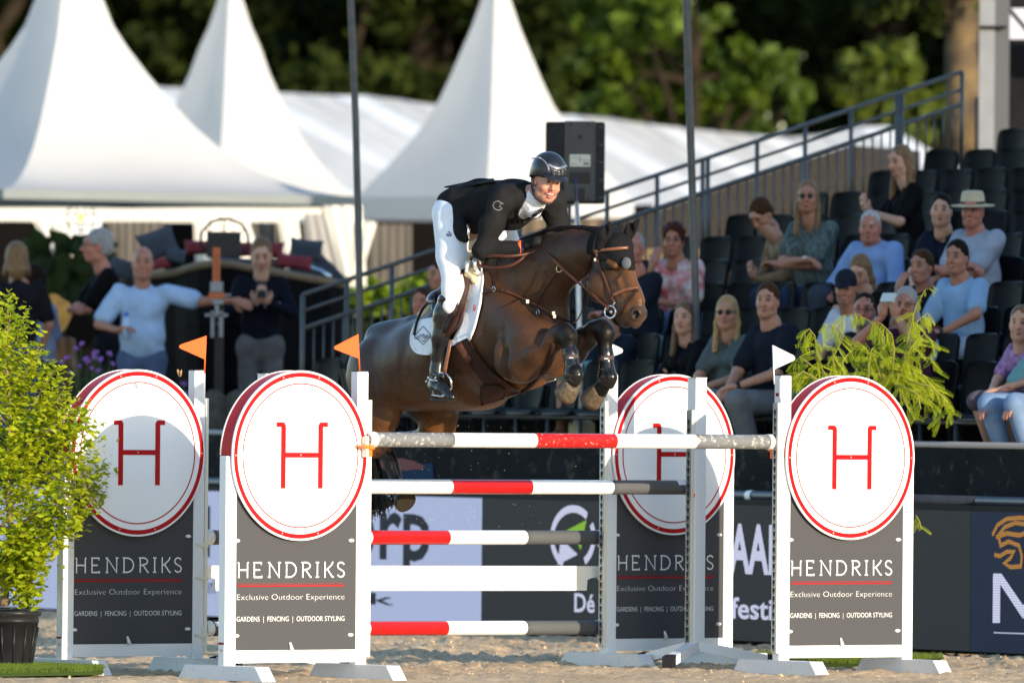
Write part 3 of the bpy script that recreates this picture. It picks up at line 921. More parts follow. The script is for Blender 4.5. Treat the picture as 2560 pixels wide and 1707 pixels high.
def arena_wall():
    r = empty('arena_wall', board_pt(600, .55), 'black fabric covered wall behind the LED boards', 'wall')
    a, b = board_pt(-300, .18), board_pt(3100, .18); a2, b2 = board_pt(-300, .32), board_pt(3100, .32)
    up = Vector((0, 0, 1))
    mb = MB(); mb.add([a, b, b2 + up * 1.32, a2 + up * 1.32, a + VB * .12, b + VB * .12, b2 + VB * .06 + up * 1.32, a2 + VB * .06 + up * 1.32],
                      [[0, 1, 2, 3], [5, 4, 7, 6], [3, 2, 6, 7], [0, 3, 7, 4], [1, 5, 6, 2]])
    mb.build('fabric', mat('black_banner', (.010, .0105, .012), .75, var=.5, vscale=3, dirt=(.05, .042, .03), dscale=9, dthr=.56, bump=.1, bscale=40), r, world=True)
    mb = MB(); mb.tube([a2 + up * 1.34 + VB * .03, b2 + up * 1.34 + VB * .03], .022, 8); mb.build('top_rail', mat('wall_top', (.17, .175, .185), .5), r, world=True)
    # printed red and blue smear
    def wp(px, py):
        p = board_pt(px, .26); q_ = at(px, py, p.y); base = board_pt(px, .18 + .14 * min(1, q_.z / 1.32)); q_ = at(px, py, base.y - .0); return q_ - VB * .012
    M_R = mat('faded_red_print', (.16, .02, .02), .7); M_B = mat('faded_blue_print', (.012, .035, .075), .7)
    for k, (m_, pts) in enumerate(((M_B, [(962, 1172), (1010, 1160), (1085, 1158), (1088, 1196), (990, 1200)]), (M_R, [(950, 1150), (1010, 1145), (1040, 1152), (1068, 1165), (1060, 1172), (985, 1178), (955, 1168)]))):
        mb = MB(); P = [wp(*p) - VB * .004 * k for p in pts]; mb.add(P, [list(range(len(P)))]); mb.build('printed_mark', m_, r, world=True)
arena_wall()
# ================================================================== trees
M_BARK = mat('bark', (.03, .022, .014), .9, var=.5, vscale=3, bump=.4, bscale=8)
def leaf_mat(name, c, c2, tr=.35, vscale=.9):
    return mat(name, c, .55, col2=c2, vscale=vscale, trans=tr, spec=.3)
ML_DARK = leaf_mat('leaf_dark', (.030, .045, .012), (.008, .016, .004), .25)  # low albedo puts the deep shade of the wood into the leaf colour
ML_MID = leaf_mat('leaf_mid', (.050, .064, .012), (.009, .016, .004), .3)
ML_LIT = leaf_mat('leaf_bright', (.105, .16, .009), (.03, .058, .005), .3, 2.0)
def leaf_cloud(centers, radii, n, size, seed, squash=.5):
    rs = np.random.RandomState(seed)
    centers = np.array(centers, float); radii = np.array(radii, float)
    vol = radii.prod(1); k = rs.choice(len(centers), n, p=vol / vol.sum())
    d = rs.normal(size=(n, 3)); d /= np.linalg.norm(d, axis=1)[:, None]
    r = rs.rand(n) ** .45
    # clumps: snap part of the leaves to twig centres
    nt = max(10, n // 45)
    P = centers[k] + d * r[:, None] * radii[k]
    tw = P[rs.randint(0, n, nt)]
    j = rs.randint(0, nt, n)
    P = tw[j] + rs.normal(size=(n, 3)) * radii.mean() * .11
    s = size * rs.uniform(.5, 1.25, n)
    a = rs.normal(size=(n, 3)); a /= np.linalg.norm(a, axis=1)[:, None]
    b = rs.normal(size=(n, 3)); b -= (b * a).sum(1)[:, None] * a; b /= np.linalg.norm(b, axis=1)[:, None]
    V = np.stack([P - a * s[:, None], P + b * (s * squash)[:, None], P + a * s[:, None], P - b * (s * squash)[:, None]], 1).reshape(-1, 3)
    return V, np.arange(4 * n).reshape(n, 4)
def tree(x, y, h, blobs, n, size, lm, seed, label, trunk_r=.22, lean=0):
    r = empty('leafy_tree', (x, y, 0), label, 'tree', 'trees behind the tents')
    rs = random.Random(seed)
    mb = MB(); pts = [Vector((x + lean * t * t, y, h * t)) for t in (0, .15, .35, .6, .85, 1)]
    mb.tube(pts, [trunk_r * 1.3, trunk_r, trunk_r * .85, trunk_r * .65, trunk_r * .4, trunk_r * .15], 10)
    for (c, rad) in blobs:
        t0 = pts[2 + rs.randrange(3)]
        c = Vector(c); mid = t0.lerp(c, .5) + Vector((0, 0, .25))
        mb.tube([t0, mid, c], [trunk_r * .4, trunk_r * .26, trunk_r * .08], 7)
    mb.build('trunk', M_BARK, r, world=True)
    V, Q = leaf_cloud([b[0] for b in blobs], [b[1] for b in blobs], n, size, seed)
    np_mesh('crown', V, Q, lm, r)
    return r
rt = random.Random(11)
spots = [(-9.5, 158, 'mid', 'dark tree rising behind the big tent at far left'), (-6.2, 150, 'mid', 'tree with dull olive leaves between the left tent peaks'),
         (-2.9, 156, 'dark', 'nearly black tree behind the left steel mast'), (-1.2, 149, 'mid', 'olive green tree just left of the central tent peak'),
         (1.2, 160, 'dark', 'shadowy tree right of the central tent peak'), (5.0, 157, 'dark', 'dark tree above the long white roof, right of the sunny one'),
         (8.6, 153, 'mid', 'dark tree behind the upper rows of the stand'), (12.5, 160, 'dark', 'dark tree behind the top right corner of the stand'), (-14, 156, 'dark', 'dark tree beyond the left edge of the tents'),
         (17.5, 157, 'dark', 'dark tree far right behind the stand')]
for i, (x, y, k, lb) in enumerate(spots):
    bl = []
    for q_ in range(9):
        bl.append(((x + rt.uniform(-2.3, 2.3), y + rt.uniform(-1.5, 2), rt.uniform(1.6, 11.5)), (rt.uniform(1.2, 2.1), rt.uniform(1.1, 1.8), rt.uniform(1.2, 2.2))))
    bl.append(((x, y + 2.2, 5.5), (3.2, .8, 5.2)))
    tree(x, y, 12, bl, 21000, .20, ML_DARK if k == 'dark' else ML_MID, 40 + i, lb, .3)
def ptm(px, py, Y): return tuple(at(px, py, Y))
D = 1.08844
bl = []
for (dx, dy, rr) in ((1370, 110, .55), (1480, 60, .55), (1420, 190, .6), (1510, 210, .55), (1560, 140, .5), (1650, 160, .5), (1720, 170, .6), (1790, 190, .5), (1700, 250, .55), (1600, 250, .5), (1800, 250, .35), (1440, 20, .5), (1540, 20, .4), (1350, 40, .4), (1620, 60, .35), (1390, 240, .4)):
    bl.append((ptm(dx * D, dy * D, 139 + (dx % 7) * .2), (rr * .85, rr * .7, rr * .72)))
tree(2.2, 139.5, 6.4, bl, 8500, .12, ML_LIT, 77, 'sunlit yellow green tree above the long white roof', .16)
bl = [(ptm(dx * D, dy * D, 141), (rr, rr * .8, rr)) for dx, dy, rr in ((2010, 190, .5), (2090, 225, .45), (2060, 150, .4), (1960, 230, .3), (2140, 245, .4))]
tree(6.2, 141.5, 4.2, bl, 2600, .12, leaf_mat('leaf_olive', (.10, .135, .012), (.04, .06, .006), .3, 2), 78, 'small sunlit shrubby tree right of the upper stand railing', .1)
def big_trunk():
    r = empty('old_tree', at(2225 * D, 260 * D, 118), 'thick brown sunlit trunk beside the steel column at top right', 'tree')
    mb = MB(); P = [at(2222 * D, 360 * D, 118), at(2215 * D, 240 * D, 118), at(2208 * D, 120 * D, 118), at(2215 * D, 20 * D, 118), at(2225 * D, -160 * D, 118)]
    mb.tube(P, [.24, .2, .17, .17, .14], 14)
    mb.tube([P[2], at(2170 * D, 10 * D, 118), at(2120 * D, -120 * D, 117.5)], [.1, .08, .05], 8); mb.tube([P[3], at(2260 * D, -60 * D, 118), at(2300 * D, -200 * D, 118)], [.09, .07, .05], 8)
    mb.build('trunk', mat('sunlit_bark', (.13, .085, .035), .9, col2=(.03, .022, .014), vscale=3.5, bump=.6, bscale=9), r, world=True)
    V, Q = leaf_cloud([tuple(at(2150 * D, -60 * D, 118)), tuple(at(2240 * D, -120 * D, 118))], [(1, .6, .5), (1, .6, .5)], 2200, .1, 9)
    np_mesh('crown', V, Q, ML_MID, r)
big_trunk()
V, Q = leaf_cloud([(-12 + 3.4 * i, 172 + (i % 3), z) for i in range(12) for z in (2.5, 6.5, 10.5)], [(2.4, .9, 2.6)] * 36, 42000, .30, 99)
o_ = np_mesh('far_wood', V, Q, ML_DARK); setp(o_, 'dense dark wood closing the view behind all the trees', kind='stuff')

# ================================================================== pagoda tents
M_TENT = mat('tent_canvas', (.76, .75, .73), .6, spec=.1, var=.04, vscale=1.5, trans=.5)
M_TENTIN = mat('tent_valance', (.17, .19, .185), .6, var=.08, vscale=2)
M_ALU = mat('tent_beam', (.55, .56, .55), .45, metal=.3)
def pagoda(apex_d, prof, Dd, rot, Y, label, val_h, ground_legs=True, valmat=None):
    """prof: [(display y, relative half diagonal 0..1)], Dd half diagonal in display px"""
    s = Y / FPX * D
    c = at(apex_d[0] * D, apex_d[1] * D, Y)
    r = empty('pagoda_tent', (c.x, c.y, 0), label, 'tent', 'white pagoda tents')
    def zz(yd): return at(apex_d[0] * D, yd * D, Y).z
    R = Dd * s
    n = 10; names = []
    cs = [Vector((math.sin(math.radians(rot + 90 * k)), -math.cos(math.radians(rot + 90 * k)), 0)) for k in range(4)]
    for k in range(4):
        a, b = cs[k], cs[(k + 1) % 4]
        mb = MB(); vs = []; rows = []
        P = prof
        for j, (yd, f) in enumerate(P):
            row = []
            for i in range(n + 1):
                t = i / n
                d = a.lerp(b, t) * (R * f)
                d = d * (1 - .10 * math.sin(PI * t) * (0.35 + f) * (1 - f) * 2)
                row.append((c.x + d.x, c.y + d.y, zz(yd)))
            rows.append(row)
        for row in rows: vs += row
        m = n + 1
        fs = [[j * m + i, j * m + i + 1, (j + 1) * m + i + 1, (j + 1) * m + i] for j in range(len(P) - 1) for i in range(n)]
        mb.add(vs, fs, True)
        mb.build('roof_panel', M_TENT, r, world=True)
        # valance
        ze = zz(P[-1][0]); mb = MB()
        A = Vector((c.x, c.y, 0)) + a * R * 1.002; B = Vector((c.x, c.y, 0)) + b * R * 1.002
        A.z = B.z = ze + .01; dn = Vector((0, 0, -val_h)); inw = (Vector((c.x, c.y, ze)) - A.lerp(B, .5)).normalized() * .03; inw.z = 0
        mb.add([A, B, B + dn, A + dn, A + inw, B + inw, B + dn + inw, A + dn + inw], [[0, 1, 2, 3], [4, 7, 6, 5], [3, 2, 6, 7], [0, 4, 5, 1]])
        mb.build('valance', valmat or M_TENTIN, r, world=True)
        if ground_legs:
            mb = MB(); L = Vector((c.x, c.y, 0)) + a * R * .975
            mb.box((L.x, L.y, (ze - .05) / 2), (.09, .09, ze - .05)); mb.build('leg', M_ALU, r, world=True)
    mb = MB(); top = zz(P[0][0]); mb.tube([(c.x, c.y, top - .3), (c.x, c.y, top + .25)], .03, 8); mb.build('mast_tip', M_ALU, r, world=True)
    return r
pr1 = [(-170, .012), (-90, .055), (0, .118), (60, .155), (110, .205), (170, .275), (235, .36), (290, .44), (345, .54), (385, .635), (415, .735), (437, .85), (450, 1.0)]
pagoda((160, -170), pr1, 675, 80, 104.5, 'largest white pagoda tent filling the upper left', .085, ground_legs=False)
pr2 = [(-140, .02), (-60, .06), (0, .10), (60, .17), (110, .25), (170, .325), (215, .40), (270, .49), (330, .62), (380, .76), (420, .90), (445, 1.0)]
pagoda((530, -140), pr2, 284, -4, 117, 'slender white pagoda tent behind the left steel mast', .12, valmat=M_TENT)
pr3 = [(-120, .02), (-60, .045), (0, .105), (60, .17), (120, .25), (180, .33), (240, .42), (300, .545), (345, .66), (385, .78), (420, .89), (457, 1.0)]
pagoda((1140, -120), pr3, 318, -3, 112, 'tall white pagoda tent directly behind the rider', .23, valmat=M_TENT)

# ================================================================== long marquee roof
M_ROOF = mat('marquee_roof', (.62, .59, .54), .6, var=.2, vscale=1.2, stretch=(1, .25, 1))
M_ROOFB = mat('marquee_roof_band', (.76, .74, .70), .5, var=.06, vscale=.8)
def marquee():
    r = empty('marquee', (0, 135, 0), 'long white ribbed marquee roof running behind the tents', 'marquee')
    # ridge points in the photo and matching eave points: ribs run down to the lower right
    xs = np.linspace(-200, 2040, 29)
    ridge_y = lambda x: np.interp(x, [-200, 380, 640, 800, 850, 1000, 1290, 1330, 1420, 1470, 1620, 1840, 1990, 2040], [196, 200, 213, 222, 219, 241, 268, 264, 274, 283, 300, 320, 285, 290])
    def row(f):
        out = []
        for i, x in enumerate(xs):
            Y = 139 - 5.5 * f
            x2 = x + f * 560; y2 = ridge_y(x) + f * (285 + (.02 * x)) 
            out.append(at(x2 * D, y2 * D , Y))
        return out
    rows = [row(f) for f in np.linspace(0, 1, 6)]
    for i in range(len(xs) - 1):
        mb = MB(); vs = []; k = 5
        for rw in rows:
            for t in range(k + 1):
                p = rw[i].lerp(rw[i + 1], t / k); p = p - Vector((0, 0, .005 * math.sin(PI * t / k))); vs.append(p)
        m = k + 1
        mb.add(vs, [[j * m + t, j * m + t + 1, (j + 1) * m + t + 1, (j + 1) * m + t] for j in range(len(rows) - 1) for t in range(k)], True)
        mb.build('roof_panel', M_ROOF if i % 3 else M_ROOFB, r, world=True)
        mb = MB(); mb.tube([rw[i] + Vector((0, 0, .002)) for rw in rows], .010, 6); mb.build('rib', M_ROOFB, r, world=True)
    # side wall below the eaves
    mb = MB(); e = rows[-1]; vs = [p for p in e] + [Vector((p.x, p.y, 0)) for p in e]; m = len(e)
    mb.add(vs, [[i, i + 1, m + i + 1, m + i] for i in range(m - 1)]); mb.build('side_wall', mat('marquee_wall', (.5, .47, .40), .7, var=.3, vscale=1.2), r, world=True)
marquee()

# ================================================================== pavilion front under the eaves (drapes, dark openings)
M_DRAPE = mat('white_drape', (.72, .69, .60), .8, var=.12, vscale=2)
M_BEIGE = mat('beige_curtain', (.12, .105, .085), .85, var=.35, vscale=3, stretch=(6, 1, .4))
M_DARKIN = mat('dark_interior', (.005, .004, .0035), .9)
def pavilion():
    r = empty('draped_pavilion', (at(500, 700, 110).x, 110, 0), 'open fronted pavilion with white drapes and dark openings below the tents', 'pavilion')
    def q4(pts, Y, m, nm, folds=0, dz=.04):
        mb = MB()
        P = [at(x * D, y * D, Y) for x, y in pts]      # tl, tr, br, bl
        if folds:
            n = folds * 4; vs = []
            for j in (0, 1):
                a, b = (P[0], P[1]) if j == 0 else (P[3], P[2])
                for i in range(n + 1):
                    p = a.lerp(b, i / n); vs.append(p + Vector((0, dz * math.sin(2 * PI * i / 4 + .6) * (.5 + j * .5), 0)))
            mb.add(vs, [[i, i + 1, n + 2 + i, n + 1 + i] for i in range(n)], True)
        else:
            o = Vector((0, dz, 0)); mb.add(P + [p + o for p in P], [[0, 1, 2, 3], [7, 6, 5, 4], [0, 4, 5, 1], [1, 5, 6, 2], [2, 6, 7, 3], [3, 7, 4, 0]])
        return mb.build(nm, m, r, world=True)
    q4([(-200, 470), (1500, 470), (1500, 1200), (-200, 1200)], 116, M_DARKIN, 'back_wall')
    q4([(-200, 470), (1500, 470), (1500, 300), (-200, 300)], 115.9, M_DARKIN, 'ceiling_cloth') if False else None
    q4([(-150, 478), (740, 478), (740, 513), (-150, 506)], 110.6, M_DRAPE, 'front_beam')
    q4([(72, 500), (152, 500), (150, 590), (128, 590)], 110.2, M_DRAPE, 'drape', 3)
    q4([(138, 490), (232, 490), (232, 570), (138, 590)], 110.4, mat('bright_gauze', (.70, .72, .72), .8), 'gauze')
    q4([(150, 505), (165, 505), (165, 620), (150, 620)], 110.0, M_DRAPE, 'drape', 1)
    q4([(245, 508), (375, 508), (375, 700), (250, 700)], 110.4, M_BEIGE, 'curtain', 7)
    q4([(445, 490), (565, 490), (612, 640), (452, 640)], 110.2, M_DRAPE, 'drape', 5)
    q4([(566, 510), (640, 510), (640, 640), (600, 640)], 110.5, M_BEIGE, 'curtain', 3)
    q4([(575, 560), (690, 572), (690, 590), (600, 590)], 110.3, M_DRAPE, 'table_cloth')
    q4([(638, 490), (682, 490), (700, 640), (660, 640)], 110.2, M_DRAPE, 'drape', 2)
    q4([(697, 490), (752, 490), (795, 640), (712, 640)], 110.4, mat('grey_drape', (.3, .29, .27), .8), 'drape', 3)
    q4([(742, 470), (830, 470), (842, 660), (795, 660)], 108.5, M_DRAPE, 'drape', 3)
    q4([(828, 505), (864, 512), (838, 600), (826, 600)], 108.4, M_DRAPE, 'drape', 1)
    q4([(846, 515), (945, 515), (945, 720), (846, 720)], 110.4, M_BEIGE, 'curtain', 5)
    q4([(1010, 515), (1200, 515), (1200, 640), (1010, 640)], 110.4, M_BEIGE, 'curtain', 6)
    q4([(1200, 500), (1700, 500), (1700, 640), (1200, 640)], 110.6, mat('brown_panel', (.12, .085, .05), .8, var=.5, vscale=3), 'curtain', 12)
    # amber glow lamps hanging inside
    for (x, y, s) in ((594, 512, .05), (607, 514, .05), (622, 512, .045)):
        mb = MB(); mb.ball(at(x * D, y * D, 112), s, 8); mb.build('amber_bulb', mat('amber_bulb', (.8, .3, .02), .5, emis=(1, .38, .03), est=1.4), r, world=True)
pavilion()
def lantern():
    c = at(202, 545, 100)
    r = empty('globe_lantern', c, 'amber lamp inside a round wire cage under the big tent', 'lantern')
    mb = MB(); mb.ball(c, .026, 12, (1, 1, 1.25)); mb.build('amber_bulb', mat('amber_lamp', (.9, .35, .02), .5, emis=(1, .42, .02), est=2.2), r, world=True)
    mb = MB(); mb.tube([c - Vector((0, 0, .03)), c - Vector((0, 0, .5))], .008, 6)
    for k in range(5):
        a = k * PI / 5; mb.tube([c + Vector((math.cos(a) * .15 * math.cos(t), math.sin(a) * .15 * math.cos(t), .12 * math.sin(t))) for t in np.linspace(0, 2 * PI, 20)], .003, 4, cap=False)
    for z in (-.05, .03):
        mb.tube([c + Vector((.14 * math.cos(t), .14 * math.sin(t), z)) for t in np.linspace(0, 2 * PI, 24)], .004, 4, cap=False)
    mb.build('wire_cage', M_BLACKP, r, world=True)
lantern()
def hedge():
    c = at(900 * D, 690 * D, 97)
    r = empty('clipped_hedge', (c.x, c.y, 0), 'bright green hedge glimpsed through the stair railing left of the horse', 'hedge')
    cs = [tuple(at(x * D, y * D, 97)) for x, y in ((790, 700), (830, 690), (870, 685), (910, 682), (950, 682), (990, 684), (1030, 690))]
    V, Q = leaf_cloud(cs, [(.2, .2, .17)] * 7, 5200, .032, 3)
    np_mesh('leaves', V, Q, leaf_mat('hedge_leaf', (.26, .34, .01), (.10, .17, .01), .4, 6), r)
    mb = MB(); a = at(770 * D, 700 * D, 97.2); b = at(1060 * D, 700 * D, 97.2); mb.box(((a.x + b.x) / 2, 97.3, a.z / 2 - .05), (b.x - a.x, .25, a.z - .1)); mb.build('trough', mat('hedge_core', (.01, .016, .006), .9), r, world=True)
hedge()

# ================================================================== grandstand
RT, TT = 2.1, .58
def row_off(j): return .85 + TT * j
def row_z(j): return 1.885 + .19 * j - .0013 * j * j - .80
def stand_pt(t, off): return LB0 + UB * t + VB * off
def stand_at(px, off):
    k = (px - CX) / FPX; P = LB0 + VB * off
    return P + UB * ((k * P.y - P.x) / (UB.x - k * UB.y))
M_STEEL = mat('steel_tube', (.05, .058, .066), .45, metal=.2, var=.25, vscale=6)
M_STEELL = mat('steel_tube_pale', (.062, .070, .074), .45, metal=.2, var=.25, vscale=6)
M_PLY = mat('black_plywood', (.010, .010, .011), .6, var=.3, vscale=4)
stand_rz = math.atan2(UB.y, UB.x)
def grandstand():
    r = empty('grandstand', stand_pt(RT, .6), 'stepped black temporary stand carrying the rows of seats', 'stand')
    R = Matrix.Rotation(stand_rz, 3, 'Z')
    Lr = 13.0
    for j in range(13):
        c = stand_pt(RT + .1 + Lr / 2, row_off(j) + .04); z = row_z(j)
        mb = MB(); mb.box((c.x, c.y, z - .03), (Lr, TT - .004, .05), R); mb.build('step', M_PLY, r, world=True)
        c = stand_pt(RT + .1 + Lr / 2, row_off(j) + .04 - TT / 2 + .01); mb = MB(); mb.box((c.x, c.y, z - .13), (Lr, .016, .15), R); mb.build('riser', M_PLY, r, world=True)
    for k in range(9):
        t = RT + .15 + k * 1.5
        mb = MB()
        p = stand_pt(t, row_off(0) - .26); mb.tube([(p.x, p.y, 0), (p.x, p.y, row_z(0) - .06)], .024, 8)
        p2 = stand_pt(t, row_off(12)); mb.tube([(p2.x, p2.y, 0), (p2.x, p2.y, row_z(12) - .06)], .024, 8)
        mb.tube([(p.x, p.y, row_z(0) - .10), (p2.x, p2.y, row_z(12) - .10)], .022, 8); mb.tube([(p.x, p.y, .2), (p2.x, p2.y, row_z(12) - .2)], .018, 8)
        mb.build('scaffold_frame', M_STEEL, r, world=True)
    for z in (row_z(0) + .02, row_z(0) + .22, row_z(0) + .40):
        a, b = stand_pt(RT + .1, .70), stand_pt(RT + 13, .70); mb = MB(); mb.tube([(a.x, a.y, z), (b.x, b.y, z)], .017, 8); mb.build('front_rail', M_STEEL, r, world=True)
    for k in range(28):
        a = stand_pt(RT + .12 + k * .45, .70); mb = MB(); mb.tube([(a.x, a.y, row_z(0) - .05), (a.x, a.y, row_z(0) + .4)], .013, 8); mb.build('front_upright', M_STEEL, r, world=True)
    # scrim along the flank
    a, b = stand_pt(RT - .02, .75), stand_pt(RT - .02, row_off(12))
    mb = MB(); mb.add([(a.x, a.y, 0), (b.x, b.y, 0), (b.x, b.y, row_z(12) - .02), (a.x, a.y, row_z(0) - .02)], [[0, 1, 2, 3]]); mb.build('side_scrim', M_PLY, r, world=True)
grandstand()
def railing():
    P0 = stand_pt(RT, 1); n = UB
    r = empty('stair_railing', stand_pt(RT, 1.03), 'steel railing climbing the left flank of the stand', 'railing')
    pp = lambda x, y: on_plane(x, y, P0, n)
    top = lambda x: 737 - (x - 757) * .3380
    mid = lambda x: 778 - (x - 757) * .3360
    low = lambda x: 822 - (x - 757) * .3400
    for f, rr, nm in ((top, .017, 'handrail'), (mid, .013, 'middle_rail'), (low, .018, 'lower_rail')):
        mb = MB(); mb.tube([pp(757, f(757)), pp(2405, f(2405))], rr, 10); mb.build(nm, M_STEELL if nm != 'middle_rail' else M_STEELL, r, world=True)
    X = [757, 868, 980, 1098, 1218, 1300, 1518 - 95, 1518, 1643, 1757, 1770, 1893, 2013, 2128, 2243, 2254, 2405]
    for x in X:
        p = pp(x, top(x)); mb = MB(); mb.tube([p, p - Vector((0, 0, 1.05 if x < 2300 else .75))], .017, 8); mb.build('post', M_STEELL, r, world=True)
    x = 785
    while x < 2400:
        p = pp(x, low(x)); mb = MB(); mb.tube([p, p - Vector((0, 0, .58 if x < 2300 else .3))], .0085, 6); mb.build('baluster', M_STEELL, r, world=True)
        x += 25.5 - .0015 * x
railing()
# netting bank behind the flank
def netting():
    r = empty('wall_netting', at(1800, 600, 96), 'brown meshed wall panel behind the railing of the stand', 'wall panel')
    P = [at(1290, 645, 96), at(1540, 562, 96), at(1750, 490, 96), at(2000, 405, 96), at(2130, 364, 96), at(2300, 378, 96), at(2300, 800, 96), at(1290, 800, 96)]
    mb = MB(); o = Vector((0, .06, 0)); k = len(P); mb.add(P + [p + o for p in P], [list(range(k)), [k + i for i in reversed(range(k))]] + [[i, (i + 1) % k, k + (i + 1) % k, k + i] for i in range(k)])
    mb.build('mesh_panel', mat('brown_mesh', (.046, .041, .036), .9, var=.45, vscale=38), r, world=True)
    mb = MB(); a, b = at(1290, 640, 95.9), at(2100, 600, 95.9); mb.box(((a.x + b.x) / 2, 95.9, a.z), (b.x - a.x, .05, .14)); mb.build('ochre_board', mat('ochre_board', (.20, .13, .05), .8, var=.5, vscale=4), r, world=True)
    mb = MB(); mb.box(((a.x + b.x) / 2, 95.8, a.z - .55), (b.x - a.x, .05, .8)); mb.build('dark_skirt', M_PLY, r, world=True)
netting()

# seats
M_SEAT = mat('black_seat_shell', (.0055, .0065, .008), .5, var=.25, vscale=12)
def make_seat():
    r = empty('stand_seat', (0, 0, 0), 'x', 'seat', 'empty black seats on the stand')
    # local: +x along the row, +y up the stand (behind), z up; origin on the floor
    mb = MB(); vs = []; n = 8
    for k, (y, z, w) in enumerate(((.17, .46, .19), (.185, .55, .215), (.20, .66, .222), (.212, .75, .220), (.215, .79, .205), (.216, .805, .17))):
        for i in range(n + 1):
            u = i / n * 2 - 1
            vs.append((u * w, y - .045 * u * u, z - (0.012 * u ** 4 if k > 3 else 0)))
    m = n + 1; nb = len(vs)
    vs += [(x, y + .018, z) for x, y, z in vs]
    fs = []
    for k in range(5):
        for i in range(n):
            fs.append([k * m + i, k * m + i + 1, (k + 1) * m + i + 1, (k + 1) * m + i]); fs.append([nb + k * m + i, nb + (k + 1) * m + i, nb + (k + 1) * m + i + 1, nb + k * m + i + 1])
    for i in range(n): fs.append([5 * m + i, 5 * m + i + 1, nb + 5 * m + i + 1, nb + 5 * m + i])
    for k in range(5): fs.append([k * m, (k + 1) * m, nb + (k + 1) * m, nb + k * m]); fs.append([k * m + n, nb + k * m + n, nb + (k + 1) * m + n, (k + 1) * m + n])
    mb.add(vs, fs, True); mb.build('backrest', M_SEAT, r)
    mb = MB(); mb.box((0, -.02, .44), (.42, .40, .028), Matrix.Rotation(.06, 3, 'X'), bev=.01); mb.build('seat_pan', M_SEAT, r)
    mb = MB(); mb.tube([(-.2, .14, .05), (-.2, .10, .42), (-.2, -.18, .425), (-.16, -.21, .42), (.16, -.21, .42), (.2, -.18, .425), (.2, .10, .42), (.2, .14, .05)], .011, 7)
    mb.build('seat_frame', M_STEEL, r)
    return r
SEATS = {}
proto_seat = make_seat(); first = True
def is_view(px): return 700 < px < 2640
nseat = 0
for j in range(11):
    i = 0
    while True:
        t = RT + .36 + .5 * i + (j % 3) * .07; i += 1
        p = stand_pt(t, row_off(j)); px = CX + FPX * p.x / p.y
        if px > 2860: break
        if 930 < px < 1290 and j > 1: continue          # hidden behind horse and rider
        o = proto_seat if first else copy_tree(proto_seat); first = False
        o.location = (p.x, p.y, row_z(j)); o.rotation_euler = (rt.uniform(-.02, .02), 0, stand_rz + rt.uniform(-.05, .05))
        SEATS[(j, round(px))] = o; nseat += 1
rown = ['front', 'second', 'third', 'fourth', 'fifth', 'sixth', 'seventh', 'eighth', 'ninth', 'tenth', 'top']

